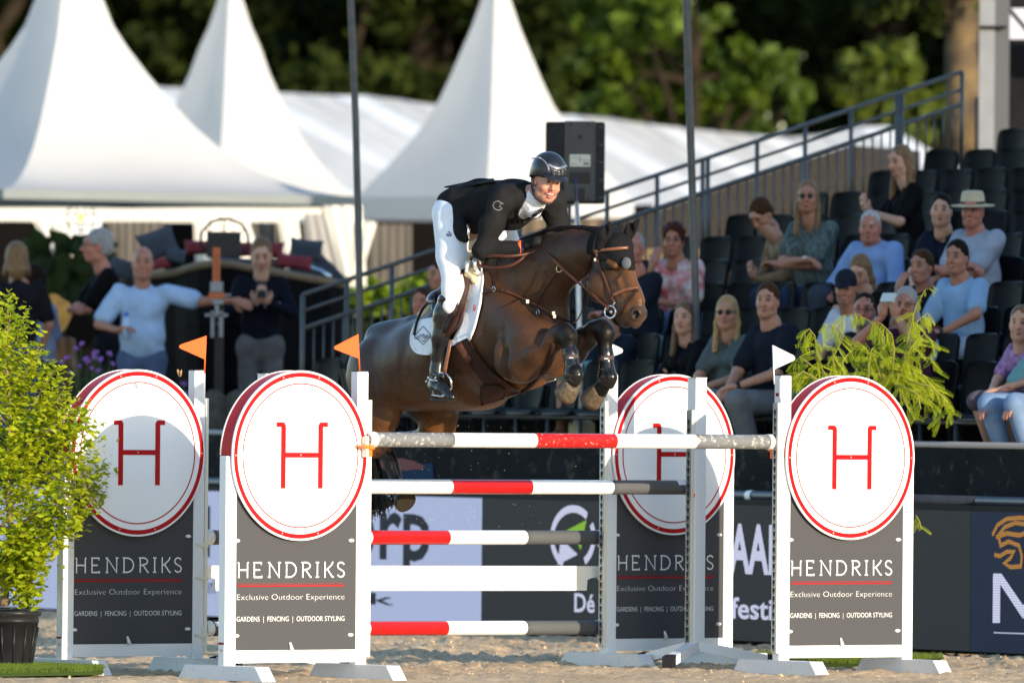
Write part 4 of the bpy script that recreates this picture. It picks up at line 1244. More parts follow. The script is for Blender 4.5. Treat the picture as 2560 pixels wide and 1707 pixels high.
# ================================================================== masts, speaker, posts
M_MAST = mat('mast_steel', (.07, .075, .08), .5, metal=.15, var=.35, vscale=10)
def mast(pts, Y, rr, label):
    r = empty('steel_mast', at(pts[-1][0], pts[-1][1], Y), label, 'mast', 'slim steel masts')
    P = [at(x, y, Y) for x, y in pts]; g = P[-1].copy(); g.z = 0
    mb = MB(); mb.tube(P + [Vector((P[-1].x + .02, P[-1].y, 0))], rr, 14); mb.build('shaft', M_MAST, r, world=True)
mast([(872, -160), (877, 0), (889, 300), (897, 620), (903, 1000)], 81.0, .0255, 'slim dark steel mast left of the rider')
mast([(1708, -160), (1716, 0), (1726, 330), (1736, 640), (1745, 1000)], 77.6, .027, 'slim grey steel mast behind the head of the horse')
def speaker():
    Y = 79.3
    g = lambda x, y: (800 + x / 2.6133, y / 2.6133)
    c = at(*g(1660, 1060), Y)
    r = empty('loudspeaker', c, 'black loudspeaker box with a pale label turned away from the arena', 'loudspeaker')
    a = at(*g(1466, 795), Y); b = at(*g(1860, 1330), Y)
    W_, H = b.x - a.x, a.z - b.z
    wl = .33 * W_
    # plan: back panel faces the camera, left side slopes back
    x0, x1, x2, x3 = a.x, a.x + wl, a.x + .86 * W_, b.x
    zt, zb = a.z, b.z
    def solid(plan, zt_, zb_, m, nm, par, bev=.012):
        mb = MB(); n = len(plan)
        ins = [(x + (c.x - x) * .03, y + (Y + .1 - y) * .06) for x, y in plan]
        vs = [(x, y, zb_ + bev) for x, y in plan] + [(x, y, zt_ - bev) for x, y in plan] + [(x, y, zb_) for x, y in ins] + [(x, y, zt_) for x, y in ins]
        fs = [[i, (i + 1) % n, n + (i + 1) % n, n + i] for i in range(n)] + [[2 * n + i, 2 * n + (i + 1) % n, (i + 1) % n, i] for i in range(n)] + [[n + i, n + (i + 1) % n, 3 * n + (i + 1) % n, 3 * n + i] for i in range(n)] + [[3 * n + i for i in range(n)], [2 * n + i for i in reversed(range(n))]]
        mb.add(vs, fs); return mb.build(nm, m, par, world=True)
    ms = mat('speaker_shell', (.030, .030, .032), .55, var=.2, vscale=40, bump=.1, bscale=90)
    ms2 = mat('speaker_shell_lit', (.085, .082, .078), .5, var=.15, vscale=40)  # paler copy of the shell: light on the back painted into the colour
    solid([(x0 + .01, Y + .09), (x1, Y + .012), (x2, Y), (x3 - .006, Y + .05), (x3, Y + .18), (x3 - .05, Y + .34), (x0 + .03, Y + .34)], zt, zb, ms, 'cabinet', r)
    # raised back panel with recess
    px = lambda x: at(*g(x, 1000), Y).x; pz = lambda y: at(*g(1660, y), Y).z
    mb = MB(); mb.box(((px(1597) + px(1800)) / 2, Y - .004, (pz(792) + pz(1315)) / 2), (px(1800) - px(1597), .016, pz(792) - pz(1315)), bev=.006); bp = mb.build('back_panel', ms2, r, world=True)
    mb = MB(); mb.box(((px(1632) + px(1767)) / 2, Y - .0135, (pz(1010) + pz(1090)) / 2), (px(1767) - px(1632), .004, pz(1010) - pz(1090)), bev=.0015)
    lb = mb.build('rating_label', mat('label_plate', (.55, .54, .46), .5, var=.1, vscale=60), bp, world=True)
    mb = MB()
    for (xa, xb, ya, yb) in ((1640, 1690, 1030, 1034), (1695, 1700, 1020, 1060), (1700, 1755, 1045, 1049), (1640, 1680, 1070, 1074), (1720, 1758, 1062, 1078)):
        mb.box(((px(xa) + px(xb)) / 2, Y - .0165, (pz(ya) + pz(yb)) / 2), (px(xb) - px(xa), .001, pz(ya) - pz(yb)))
    mb.build('label_print', mat('label_ink', (.12, .14, .10), .6), bp, world=True)
    for (x, y, w, h, nm) in ((1698, 1163, 134, 75, 'connector_recess'), (1700, 1270, 66, 80, 'lower_recess')):
        mb = MB(); mb.box((px(x), Y - .0125, pz(y)), (w / 2.6133 / 358, .003, h / 2.6133 / 358)); mb.build(nm, M_BLACKP, bp, world=True)
    for (x, y) in ((1638, 816), (1756, 816), (1641, 1296), (1756, 1296)):
        mb = MB(); mb.ball((px(x), Y - .013, pz(y)), .009, 8, (1, .3, 1)); mb.build('screw', M_HOLE, bp, world=True)
    mb = MB(); mb.ball((px(1697), Y - .013, pz(895)), .014, 12, (1, .3, 1)); mb.build('knob', M_BLACKP, bp, world=True)
    for y in (830, 945, 1060, 1175, 1290):
        mb = MB(); mb.box((px(1832), Y + .022, pz(y)), (.05, .012, .012)); mb.build('side_rib', ms2, r, world=True)
    for (y) in (822, 943):
        mb = MB(); mb.ball((px(1498), Y + .055, pz(y)), .008, 8); mb.build('side_screw', M_HOLE, r, world=True)
    # cable
    mb = MB(); mb.tube([at(*g(1668, 1165), Y - .03), at(*g(1678, 1215), Y - .04), at(*g(1678, 1350), Y - .045), at(1448, 620, Y - .04)], .006, 6); mb.build('cable', mat('blue_cable', (.03, .05, .12), .4), r, world=True)
    # pole
    base = at(1452, 1062, Y)
    q_ = empty('speaker_pole', base, 'pale pole holding the loudspeaker, seen below the neck of the horse', 'pole')
    mb = MB(); mb.tube([at(1442, 500, Y + .02), at(1444, 620, Y + .02), at(1447, 760, Y + .02), at(1453, 1056, Y + .02)], .0175, 14); mb.build('tube', mat('pale_pole', (.66, .68, .68), .35), q_, world=True)
    mb = MB(); mb.tube([at(1442, 470, Y + .02), at(1442, 525, Y + .02)], .0095, 8); mb.build('pin', M_METAL, q_, world=True)
    # timber post it stands on
    w0 = at(1424.5, 1060, Y); w1 = at(1484, 1060, Y); t = at(1453, 1036, Y); e = at(1453, 1058, Y)
    p = empty('timber_post', (base.x, Y, 0), 'pale square timber post with a pointed top under the speaker pole', 'post')
    hw = (w1.x - w0.x) / 2 * .80; cx_ = (w0.x + w1.x) / 2; rot = Matrix.Rotation(math.radians(33), 3, 'Z')
    cn = [rot @ Vector((sx * hw, sy * hw, 0)) for sx, sy in ((-1, -1), (1, -1), (1, 1), (-1, 1))]
    mb = MB(); vs = [Vector((cx_, Y, 0)) + v for v in cn] + [Vector((cx_, Y, e.z)) + v for v in cn] + [Vector((cx_, Y, t.z))]
    mb.add(vs, [[0, 1, 5, 4], [1, 2, 6, 5], [2, 3, 7, 6], [3, 0, 4, 7], [4, 5, 8], [5, 6, 8], [6, 7, 8], [7, 4, 8]])
    mb.build('timber', mat('pale_timber', (.55, .48, .28), .75, var=.25, vscale=6, stretch=(4, 4, .6), bump=.2, bscale=30), p, world=True)
speaker()
def column():
    Y = 92
    r = empty('steel_column', (at(2285 * D, 230 * D, Y).x, Y, 0), 'grey steel column at the top right corner of the stand', 'column')
    def bx(x0, x1, y0, y1, yy, m, nm, th=.1, par=r):
        a = at(x0 * D, y0 * D, yy); b = at(x1 * D, y1 * D, yy); mb = MB(); mb.box(((a.x + b.x) / 2, yy, (a.z + b.z) / 2), (abs(b.x - a.x), th, abs(a.z - b.z))); return mb.build(nm, m, par, world=True)
    g = mat('grey_column', (.20, .21, .22), .5, var=.2, vscale=3)
    bx(2251, 2276, -80, 1100, Y, g, 'flange'); bx(2277, 2310, -80, 1100, Y + .06, mat('grey_column_dark', (.09, .095, .10), .5), 'web'); bx(2250, 2312, 60, 66, Y - .06, M_PLY, 'strap')
    w = empty('tower_wall', (at(2400 * D, 300 * D, 95).x, 95, 0), 'dark wall panels behind the top rows at far right', 'wall')
    bx(2240, 3000, 225, 1200, 96, M_PLY, 'dark_wall', par=w); bx(2310, 3000, -200, 240, 96.2, M_PLY, 'upper_wall', par=w)
    bx(2316, 3000, 20, 97, 95, mat('light_panel', (.42, .43, .48), .6), 'light_panel', par=w)
    mb = MB(); mb.tube([at(2290 * D, -10 * D, 94.6), at(2352 * D, 62 * D, 94.6), at(2420 * D, 150 * D, 94.6)], .02, 6); mb.build('cable', M_BLACKP, w, world=True)
    mb = MB(); mb.tube([at(2308 * D, 108 * D, 94.5), at(2308 * D, 150 * D, 94.5)], .018, 8); mb.build('brass_fitting', mat('brass', (.5, .38, .15), .35, metal=.7), w, world=True)
column()
def make_shade_block():
    """unseen block, added off to the right to throw the stand into shade"""
    w_ = Vector((.777, .629, 0)); n_ = Vector((-.62, .785, 0))
    a0 = w_ * 48.15 + n_ * 43; a1 = w_ * 57.6 + n_ * 43
    r = empty('shade_block', a0, 'tall dark unseen block added outside the right edge to shade the stand', 'shade block')
    b0, b1 = a0 - n_ * 4, a1 - n_ * 4; up = Vector((0, 0, 9.5))
    mb = MB(); mb.add([a0, a1, b1, b0, a0 + up, a1 + up, b1 + up, b0 + up], [[0, 3, 2, 1], [4, 5, 6, 7], [0, 1, 5, 4], [1, 2, 6, 5], [2, 3, 7, 6], [3, 0, 4, 7]])
    mb.build('wall', mat('block_wall', (.09, .09, .095), .7), r, world=True)
    d = (a1 - a0).normalized()
    for i in range(5):
        for k in range(3):
            p = a0 + d * (1.0 + i * 1.9) + Vector((0, 0, 1.6 + k * 2.8)) + n_ * .03; q_ = p + d * 1.2
            mb = MB(); mb.add([p, q_, q_ + Vector((0, 0, 1.4)), p + Vector((0, 0, 1.4))], [[0, 1, 2, 3]]); mb.build('window', mat('window_glass', (.03, .035, .04), .1), r, world=True)  # windows invented to dress the unseen block
make_shade_block()

# ================================================================== things on the terrace at left
M_HULL = mat('black_hull', (.005, .005, .006), .7, spec=.1)
M_ROPE = mat('rope', (.17, .115, .06), .85, var=.3, vscale=40)
M_CUSHG = mat('slate_cushion', (.052, .066, .085), .85, var=.2, vscale=6, bump=.2, bscale=60)
M_CUSHR = mat('red_cushion', (.17, .012, .022), .8, var=.2, vscale=6)
def pillow(cx_, cy_, Y, w, h, rot, m, label, th=.12, tilt=0):
    c = at(cx_, cy_, Y)
    r = empty('cushion', c, label, 'cushion', 'cushions heaped on the boat')
    n = 12; vs = []; R = Matrix.Rotation(rot, 3, 'Y') @ Matrix.Rotation(tilt, 3, 'X')
    for s in (-1, 1):
        for j in range(n + 1):
            for i in range(n + 1):
                u, v = i / n * 2 - 1, j / n * 2 - 1
                pinch = 1 - .10 * (1 - u * u) * abs(v) ** 3; pinch2 = 1 - .10 * (1 - v * v) * abs(u) ** 3
                t = th * ((1 - u ** 4) * (1 - v ** 4)) ** .6
                vs.append(c + R @ Vector((u * w / 2 * pinch2, s * t / 2, v * h / 2 * pinch)))
    m1 = n + 1; nb = m1 * m1
    fs = [[j * m1 + i, j * m1 + i + 1, (j + 1) * m1 + i + 1, (j + 1) * m1 + i] for j in range(n) for i in range(n)]
    fs += [[nb + a for a in reversed(f)] for f in fs]
    mb = MB(); mb.add(vs, fs, True); mb.build('cover', m, r, world=True)
def boat():
    g = lambda x, y: (440 + x / 3.267, 520 + y / 3.267)
    r = empty('wooden_boat', at(*g(500, 1200), 88), 'black clinker boat with a thick rope fender used as a lounge', 'boat')
    rim = [((290, 690), 89.5), ((340, 694), 88.8), (g(0, 528), 88.0), (g(90, 497), 87.6), (g(190, 470), 87.3), (g(320, 455), 87.1), (g(460, 460), 87.1), (g(600, 490), 87.2), (g(760, 518), 87.4), (g(900, 543), 87.7), (g(1100, 578), 88.0), (g(1250, 604), 88.2), (g(1350, 622), 88.6), (g(1400, 592), 89.2)]
    A = [at(*p, Y) for p, Y in rim]
    cen = sum(A, Vector()) / len(A)
    K = 9
    def lev(k):
        t = k / K
        out = []
        for p in A:
            s = 1 + .05 * math.sin(t * PI) - .38 * t * t
            out.append(Vector((cen.x + (p.x - cen.x) * s, cen.y + (p.y - cen.y) * s + t * .25, p.z * (1 - t) + (.55) * t - .10 * (p.z - cen.z) * math.sin(t * PI) * 3)))
        return out
    for k in range(K):
        a, b = lev(k), lev(k + 1); mb = MB(); n = len(a); o = Vector((0, -.018, 0))
        mb.add([p for p in a] + [p + o for p in b] + [p for p in b], [[i, i + 1, n + i + 1, n + i] for i in range(n - 1)] + [[n + i, n + i + 1, 2 * n + i + 1, 2 * n + i] for i in range(n - 1)], False)
        mb.build('strake', M_HULL, r, world=True)
    mb = MB(); mb.tube(A, .033, 10); mb.build('rope_fender', M_ROPE, r, world=True)
    mb = MB()
    for i in range(len(A) - 1):
        m_ = int((A[i + 1] - A[i]).length / .035) + 1
        for j in range(m_):
            p = A[i].lerp(A[i + 1], j / m_); d = (A[i + 1] - A[i]).normalized()
            mb.tube([p + Vector((0, -.036, .018)) - d * .01, p + Vector((0, -.037, -.018)) + d * .012], .006, 5)
    mb.build('rope_twist', mat('rope_pale', (.26, .19, .11), .85), r, world=True)['kind'] = 'stuff'
    mb = MB(); mb.add([p + Vector((0, .02, .0)) for p in A] + [cen + Vector((0, 1.5, .1))], [[i, i + 1, len(A)] for i in range(len(A) - 1)]); mb.build('deck', M_HULL, r, world=True)
    a, b = at(*g(1095, 470), 88.4), at(*g(1265, 565), 88.3); mb = MB(); mb.tube([a, b], .018, 6); mb.build('chrome_cleat', mat('chrome', (.5, .55, .6), .2, metal=.9), r, world=True)
    mb = MB(); P = [at(*g(x, y), 88.9) for x, y in ((1090, 360), (1180, 370), (1290, 470), (1390, 580), (1350, 610), (1100, 590), (900, 530), (900, 500), (1060, 480))]
    o = Vector((0, .3, 0)); k = len(P); mb.add(P + [p + o for p in P], [list(range(k))] + [[i, (i + 1) % k, k + (i + 1) % k, k + i] for i in range(k)]); mb.build('folded_cover', M_CUSHG, r, world=True)
    # helm
    c = at(562, 598, 88.6); w = empty('helm_wheel', c, 'round black ship wheel standing on the boat', 'ship wheel')
    mb = MB(); mb.tube([c + Vector((.185 * math.cos(t), 0, .15 * 1.05 * math.sin(t))) for t in np.linspace(0, 2 * PI, 40)], .011, 8, cap=False); mb.build('rim', M_BLACKP, w, world=True)
    for k in range(6):
        t = k * PI / 3 + PI / 2; mb = MB(); mb.tube([c, c + Vector((.185 * math.cos(t), 0, .158 * math.sin(t)))], .006, 6); mb.build('spoke', M_BLACKP, w, world=True)
    b_ = empty('console_box', at(559, 642, 88.4), 'square black console in front of the ship wheel', 'console')
    a0, a1 = at(517, 579, 88.4), at(602, 645, 88.4); mb = MB(); mb.box(((a0.x + a1.x) / 2, 88.4, (a0.z + a1.z) / 2), (a1.x - a0.x, .12, a0.z - a1.z), bev=.01); mb.build('housing', M_BLACKP, b_, world=True)
boat()
pillow(395, 610, 88.3, .30, .24, -.35, M_CUSHG, 'large slate grey cushion left of the ship wheel', tilt=.2)
pillow(440, 640, 88.0, .16, .12, .2, M_CUSHG, 'small slate cushion lying flat at the left rim of the boat')
pillow(765, 624, 88.6, .27, .17, .1, M_CUSHG, 'slate grey cushion with a pointed corner at the right of the boat', tilt=.2)
pillow(735, 655, 88.2, .30, .12, .12, M_CUSHR, 'dark red cushion in front of the pointed slate one')
pillow(395, 660, 88.0, .20, .09, -.2, M_CUSHR, 'dark red cushion peeping out beside the bald man')
pillow(500, 619, 89.0, .26, .12, 0, M_CUSHR, 'long dark red bolster left behind the console')
pillow(650, 624, 89.0, .40, .12, 0, M_CUSHR, 'long dark red bolster right behind the console')
pillow(590, 652, 88.0, .32, .05, .05, M_CUSHG, 'flat slate pad along the middle rim of the boat')
pillow(305, 672, 88.5, .22, .16, .3, M_CUSHG, 'slate cushion half hidden behind the bald man')
def orange_tool():
    g = lambda x, y: (440 + x / 3.267, 520 + y / 3.267); Y = 85.6
    r = empty('orange_signpost', at(*g(350, 1500), Y), 'orange topped metal clamp post that the bald man leans on', 'clamp post')
    def bx(x0, x1, y0, y1, m, nm, th=.05, yy=Y):
        a = at(*g(x0, y0), yy); b = at(*g(x1, y1), yy); mb = MB(); mb.box(((a.x + b.x) / 2, yy, (a.z + b.z) / 2), (abs(b.x - a.x), th, abs(a.z - b.z)), bev=.004); return mb.build(nm, m, r, world=True)
    mo = mat('orange_enamel', (.42, .085, .01), .45); mg = mat('grey_casting', (.17, .18, .2), .4, metal=.4)
    o = bx(302, 358, 322, 672, mo, 'orange_bar', .05)
    a = at(*g(320, 360), Y - .03); b = at(*g(341, 640), Y - .03)
    bx(285, 300, 320, 420, M_BLACKP, 'edge_strip', .04, Y + .03)
    bx(280, 385, 600, 690, mg, 'clamp_block', .08); bx(268, 400, 690, 740, mo, 'orange_collar', .07, Y + .01); bx(385, 450, 700, 722, mg, 'crank', .03)
    bx(300, 390, 742, 790, mg, 'neck'); bx(318, 352, 780, 880, mg, 'spindle', .04)
    for s in ((285, 312), (352, 385)):
        bx(*s, 840, 1060, mg, 'guide_arm', .03); 
    bx(235, 425, 860, 890, mg, 'cross_bar', .03); bx(290, 385, 940, 950, mg, 'tie_rod', .02)
    bx(318, 385, 800, 1600, mat('brown_post', (.04, .034, .03), .6), 'post', .07, Y + .05)
    mb = MB(); c = at(*g(330, 500), Y - .027)
    for k in range(8):
        z = at(*g(330, 380 + k * 28), Y).z; mb.box((c.x, Y - .027, z), (.022, .002, .014)); 
    mb.build('printed_letters', mat('faded_print', (.22, .04, .01), .6), r, world=True)
orange_tool()
def wood():
    c = at(137, 786, 88)
    r = empty('wood_slice', c, 'upright golden slice of tree trunk with a dark hollow', 'wood slice')
    n = 28; P = []
    for i in range(n):
        t = 2 * PI * i / n; k = 1 + .08 * math.sin(3 * t + 1) + .04 * math.sin(5 * t)
        P.append((c.x + .125 * k * math.cos(t), c.z + .160 * k * math.sin(t)))
    mb = MB(); mb.prism(P, 88, 88.09); mb.build('slab', mat('golden_wood', (.85, .42, .07), .6, col2=(.45, .19, .035), vscale=7), r, world=True)
    mb = MB(); mb.ball((c.x - .035, 87.99, c.z + .02), .03, 10, (.7, .3, 1.5)); mb.build('hollow', M_HOLE, r, world=True)
    s = empty('log_stool', (c.x, 88, 0), 'barked log standing under the wood slice', 'log')
    a = at(142, 842, 88)
    mb = MB(); mb.lathe([(.001, a.z), (.115, a.z), (.12, a.z - .03), (.108, a.z - .25), (.112, a.z - .5), (.12, .0)], (c.x + .02, 88, 0), 18)
    mb.build('bark', mat('orange_bark', (.46, .20, .07), .8, col2=(.12, .06, .035), vscale=6, stretch=(3, 3, .5), bump=.5, bscale=14), s, world=True)
    s2 = empty('leaning_plank', at(190, 960, 88.3), 'rough plank leaning beside the log', 'plank')
    mb = MB(); mb.tube([at(180, 846, 88.3), at(196, 990, 88.3)], [.028, .03], 6); mb.build('wood', mat('pale_bark', (.3, .2, .12), .8, var=.4, vscale=8), s2, world=True)
wood()
def plants():
    # dark broad-leaved plant behind the standing man
    c = at(150, 700, 93); r = empty('banana_plant', (c.x, c.y, 0), 'dark broad leaved plant behind the people at left', 'plant')
    rs = random.Random(4); ml = leaf_mat('broad_leaf', (.028, .045, .014), (.012, .02, .008), .3, 3)
    mb = MB(); mb.tube([(c.x, c.y, 0), (c.x, c.y, 2.4)], .05, 8); mb.build('stem', M_BARK, r, world=True)
    for k in range(46):
        px = rs.uniform(70, 250); py = rs.uniform(590, 760)
        p = at(px, py, 93 + rs.uniform(-.3, .3)); a = rs.uniform(0, 2 * PI); L_ = rs.uniform(.10, .2); w = L_ * .38
        R = Matrix.Rotation(a, 3, 'Y') @ Matrix.Rotation(rs.uniform(-.9, .9), 3, 'X')
        vs = []; n = 6
        for i in range(n + 1):
            t = i / n; ww = w * math.sin(PI * min(1, t * .96 + .04)) ** .7
            for s in (-1, 0, 1): vs.append(p + R @ Vector((s * ww, .02 * abs(s) - .05 * t * t, L_ * (t - .5) * 2)))
        mb = MB(); mb.add(vs, [[i * 3 + j, i * 3 + j + 1, i * 3 + 4 + j, i * 3 + 3 + j] for i in range(n) for j in (0, 1)], True); mb.build('leaf', ml, r, world=True)
    mg = leaf_mat('lime_leaf', (.16, .26, .02), (.08, .14, .01), .4, 3)
    # purple flowering plants
    m_st = mat('flower_stem', (.05, .085, .03), .7); m_fl = mat('violet_flower', (.26, .10, .42), .7)
    spots_ = [(203, 860), (190, 872), (237, 888), (241, 895), (230, 893), (213, 898), (247, 902), (273, 885), (230, 922), (246, 927), (178, 932), (168, 896), (155, 905), (284, 910), (220, 905), (252, 898), (240, 880), (459, 960), (598, 1008), (466, 985), (262, 940), (196, 915)]
    for k, (px, py) in enumerate(spots_):
        Yp = 84.9 + (k % 4) * .12
        t = at(px, py, Yp)
        lb = ['tall violet flower head highest in the flower bed at left', 'violet flower on a thin stem between the wings'][1 if px > 400 else 0]
        f = empty('verbena', (t.x, Yp, 0), 'thin stemmed violet flower in the bed left of the leftmost wing' if px < 400 else 'thin stemmed violet flower between the two left wings', 'flower', 'violet flowers in the bed at left' if px < 400 else 'violet flowers between the wings')
        mb = MB(); mb.tube([(t.x + rs.uniform(-.05, .05), Yp, t.z - .6), (t.x + rs.uniform(-.02, .02), Yp, t.z - .3), (t.x, Yp, t.z)], .0035, 5); mb.build('stem', m_st, f, world=True)
        mb = MB()
        for q_ in range(5): mb.ball((t.x + rs.uniform(-.014, .014), Yp + rs.uniform(-.01, .01), t.z + rs.uniform(-.008, .012)), rs.uniform(.008, .013), 6)
        mb.build('petals', m_fl, f, world=True)
    # burlap planting sacks
    for (px, py, w, h, lb) in ((535, 1010, .22, .22, 'grey brown burlap sack between the two left wings'), (440, 1010, .2, .12, 'low burlap sack partly behind the leftmost wing'), (600, 1000, .24, .16, 'dusty burlap sack beside the tripod post top')):
        c = at(px, py, 84.9); f = empty('burlap_sack', (c.x, c.y, 0), lb, 'sack', None)
        mb = MB(); mb.lathe([(w * .45, 0), (w * .55, c.z * .5), (w * .5, c.z + h * .1), (w * .35, c.z + h * .3), (w * .12, c.z + h * .5), (.01, c.z + h * .42)], (c.x, c.y, 0), 14); mb.build('burlap', mat('burlap', (.10, .085, .065), .95, var=.4, vscale=18, bump=.5, bscale=40), f, world=True)
    c = at(250, 940, 85.2); f = empty('flower_foliage', (c.x, c.y, 0), 'grey green stems and leaves filling the flower bed at left', 'ground cover'); del f['category']
    V, Q = leaf_cloud([tuple(at(x, y, 85.3)) for x, y in ((180, 960), (230, 950), (280, 960), (330, 990), (200, 1000), (450, 1000), (560, 1010))], [(.14, .15, .13)] * 7, 2400, .03, 8, .15)
    bpy.data.objects.remove(f)
    o = np_mesh('flower_foliage', V, Q, mat('grey_green', (.07, .085, .05), .8, var=.4, vscale=9)); setp(o, 'grey green stems and leaves filling the flower bed at left', kind='stuff')
plants()
def terrace():
    a, b = board_pt(-1500, 1.2), board_pt(760, 1.2)
    mb = MB(); mb.add([a + Vector((0, 0, .85)), b + Vector((0, 0, .85)), Vector((8, 122, .85)), Vector((-16, 122, .85)), a, b, Vector((8, 122, 0)), Vector((-16, 122, 0))], [[0, 1, 2, 3], [0, 4, 5, 1], [1, 5, 6, 2], [2, 6, 7, 3], [3, 7, 4, 0]])
    o = mb.build('paved_terrace', mat('terrace_paving', (.16, .14, .12), .85, var=.3, vscale=2)); setp(o, 'paved terrace behind the LED boards', kind='structure')
terrace()
# ================================================================== people
M_SKIN = mat('skin', (.46, .27, .19), .5, attr=True, spec=.35, var=.10, vscale=30)
def ik(S, T, l1, l2, hint):
    S = Vector(S); T = Vector(T); d = T - S; L = min(d.length, l1 + l2 - .004)
    d.normalize(); c = (l1 * l1 + L * L - l2 * l2) / (2 * l1 * L); a = math.acos(max(-1, min(1, c)))
    h = Vector(hint); h = h - d * h.dot(d)
    if h.length < 1e-4: h = Vector((0, 0, -1)) - d * (-d.z)
    h.normalize()
    return S + d * l1 * math.cos(a) + h * l1 * math.sin(a), S + d * L
def head_sdf(c, R, hs, skin, lip, eye=(.03, .02, .015), brow=(.05, .03, .02), smile=False, male=True, beard=None, eyes_closed=False, old=False, neck=True):
    S = SDF(); R = np.array(R); c = np.array(c, float)
    P = lambda x, y, z: c + R @ (np.array((x * .90, y, z)) * hs)
    r = lambda *a: np.array((a[0] * .92, a[1], a[2])) * hs
    sk2 = tuple(np.array(skin) * np.array((1.05, .88, .85)))
    S.ell(P(0, -.012, .035), r(.075, .096, .088), R, .02, skin)
    S.ell(P(0, .022, -.02), r(.064, .072, .088), R, .03, skin)
    S.ell(P(0, .042, -.088), r(.042 if male else .036, .040, .028), R, .03, beard or skin)
    for s in (-1, 1):
        S.ell(P(s * .040, .052, -.030), r(.026, .026, .024), R, .018, sk2)
        S.ell(P(s * .052, .005, -.070), r(.020, .035, .028), R, .025, beard or skin)
        S.ell(P(s * .079, -.012, -.012), r(.010, .020, .031), R, .006, sk2)
    if neck: S.cone(P(0, -.01, -.06), P(0, -.035, -.17), .052 * hs, .054 * hs, .03, skin)
    S.ell(P(0, .078, .045), r(.052, .018, .02), R, .015, skin)
    for s in (-1, 1):
        S.ell(P(s * .031, .104, .010), r(.017, .014, .011), R, .010, skin, neg=True)
        S.ell(P(s * .031, .080, .010), r(.0145, .012, .0105), R, .002, (.32, .27, .25) if smile else (.14, .10, .085))
        if not eyes_closed: S.ell(P(s * .031, .0905, .0095), r(.007, .004, .008), R, .001, eye)
        S.ell(P(s * .031, .088, .021), r(.019, .006, .0042), R, .004, tuple(np.array(skin) * .7))
        S.ell(P(s * .032, .091, .034), r(.021, .006, .0042), R, .004, brow)
    S.cone(P(0, .090, .020), P(0, .112, -.024), .009 * hs, .0125 * hs, .010, sk2)
    for s in (-1, 1): S.ell(P(s * .012, .101, -.028), r(.009, .009, .008), R, .005, sk2)
    if smile:
        for s in (-1, 1):
            S.ell(P(s * .042, .070, -.028), r(.019, .018, .017), R, .010, sk2)
        S.ell(P(0, .091, -.059), r(.026, .009, .0085), R, .004, (.22, .06, .045))
        S.ell(P(0, .0965, -.0575), r(.021, .0045, .0052), R, .0005, (.50, .46, .40))
        S.ell(P(0, .093, -.0745), r(.022, .011, .0055), R, .004, lip); S.ell(P(0, .097, -.0485), r(.028, .008, .0035), R, .003, lip)
        for s in (-1, 1): S.ell(P(s * .029, .088, -.055), r(.004, .008, .008), R, .003, lip)
    else:
        S.ell(P(0, .094, -.055), r(.023, .010, .0048), R, .003, lip); S.ell(P(0, .092, -.064), r(.020, .011, .0062), R, .003, lip)
        S.ell(P(0, .102, -.0592), r(.021, .006, .0014), R, .001, tuple(np.array(lip) * .45))
    if beard:
        S.ell(P(0, .060, -.086), r(.040, .036, .026), R, .012, beard)
    return S
def hand_sdf(S, w, d, n, side, col, s=1.0, curl=.5, spread=.12):
    """w wrist, d finger direction, n back-of-hand normal"""
    w = Vector(w); d = Vector(d).normalized(); n = Vector(n); n = (n - d * n.dot(d)).normalized(); x = d.cross(n) * side
    S.cone(w, w + d * .045 * s, .022 * s, .026 * s, .012, col, (tuple(x), 1.25))
    S.cone(w + d * .03 * s, w + d * .085 * s, .021 * s, .017 * s, .012, col, (tuple(x), 1.9))
    for k, (o, L) in enumerate(((-.029, .070), (-.010, .079), (.010, .074), (.028, .058))):
        b = w + d * .088 * s + x * o * s
        f = (d + x * o * spread * 10 * .5).normalized()
        a1 = curl * 1.0; f1 = f * math.cos(a1 * .8) - n * math.sin(a1 * .8); f2 = f * math.cos(a1 * 1.9) - n * math.sin(a1 * 1.9); f3 = f * math.cos(a1 * 2.8) - n * math.sin(a1 * 2.8)
        p1 = b + f1 * L * .5 * s; p2 = p1 + f2 * L * .3 * s; p3 = p2 + f3 * L * .25 * s
        S.chain([b - d * .01 * s, p1, p2, p3], [.0105 * s, .0092 * s, .0082 * s, .007 * s], .003, col)
    b = w + d * .028 * s - x * .026 * s
    t = (d * .6 - x * .75 - n * .45 * curl * 2).normalized(); t2 = (d * .9 - x * .1 - n * .6 * curl * 2).normalized()
    S.chain([b, b + t * .040 * s, b + t * .040 * s + t2 * .030 * s], [.0135 * s, .011 * s, .009 * s], .008, col)

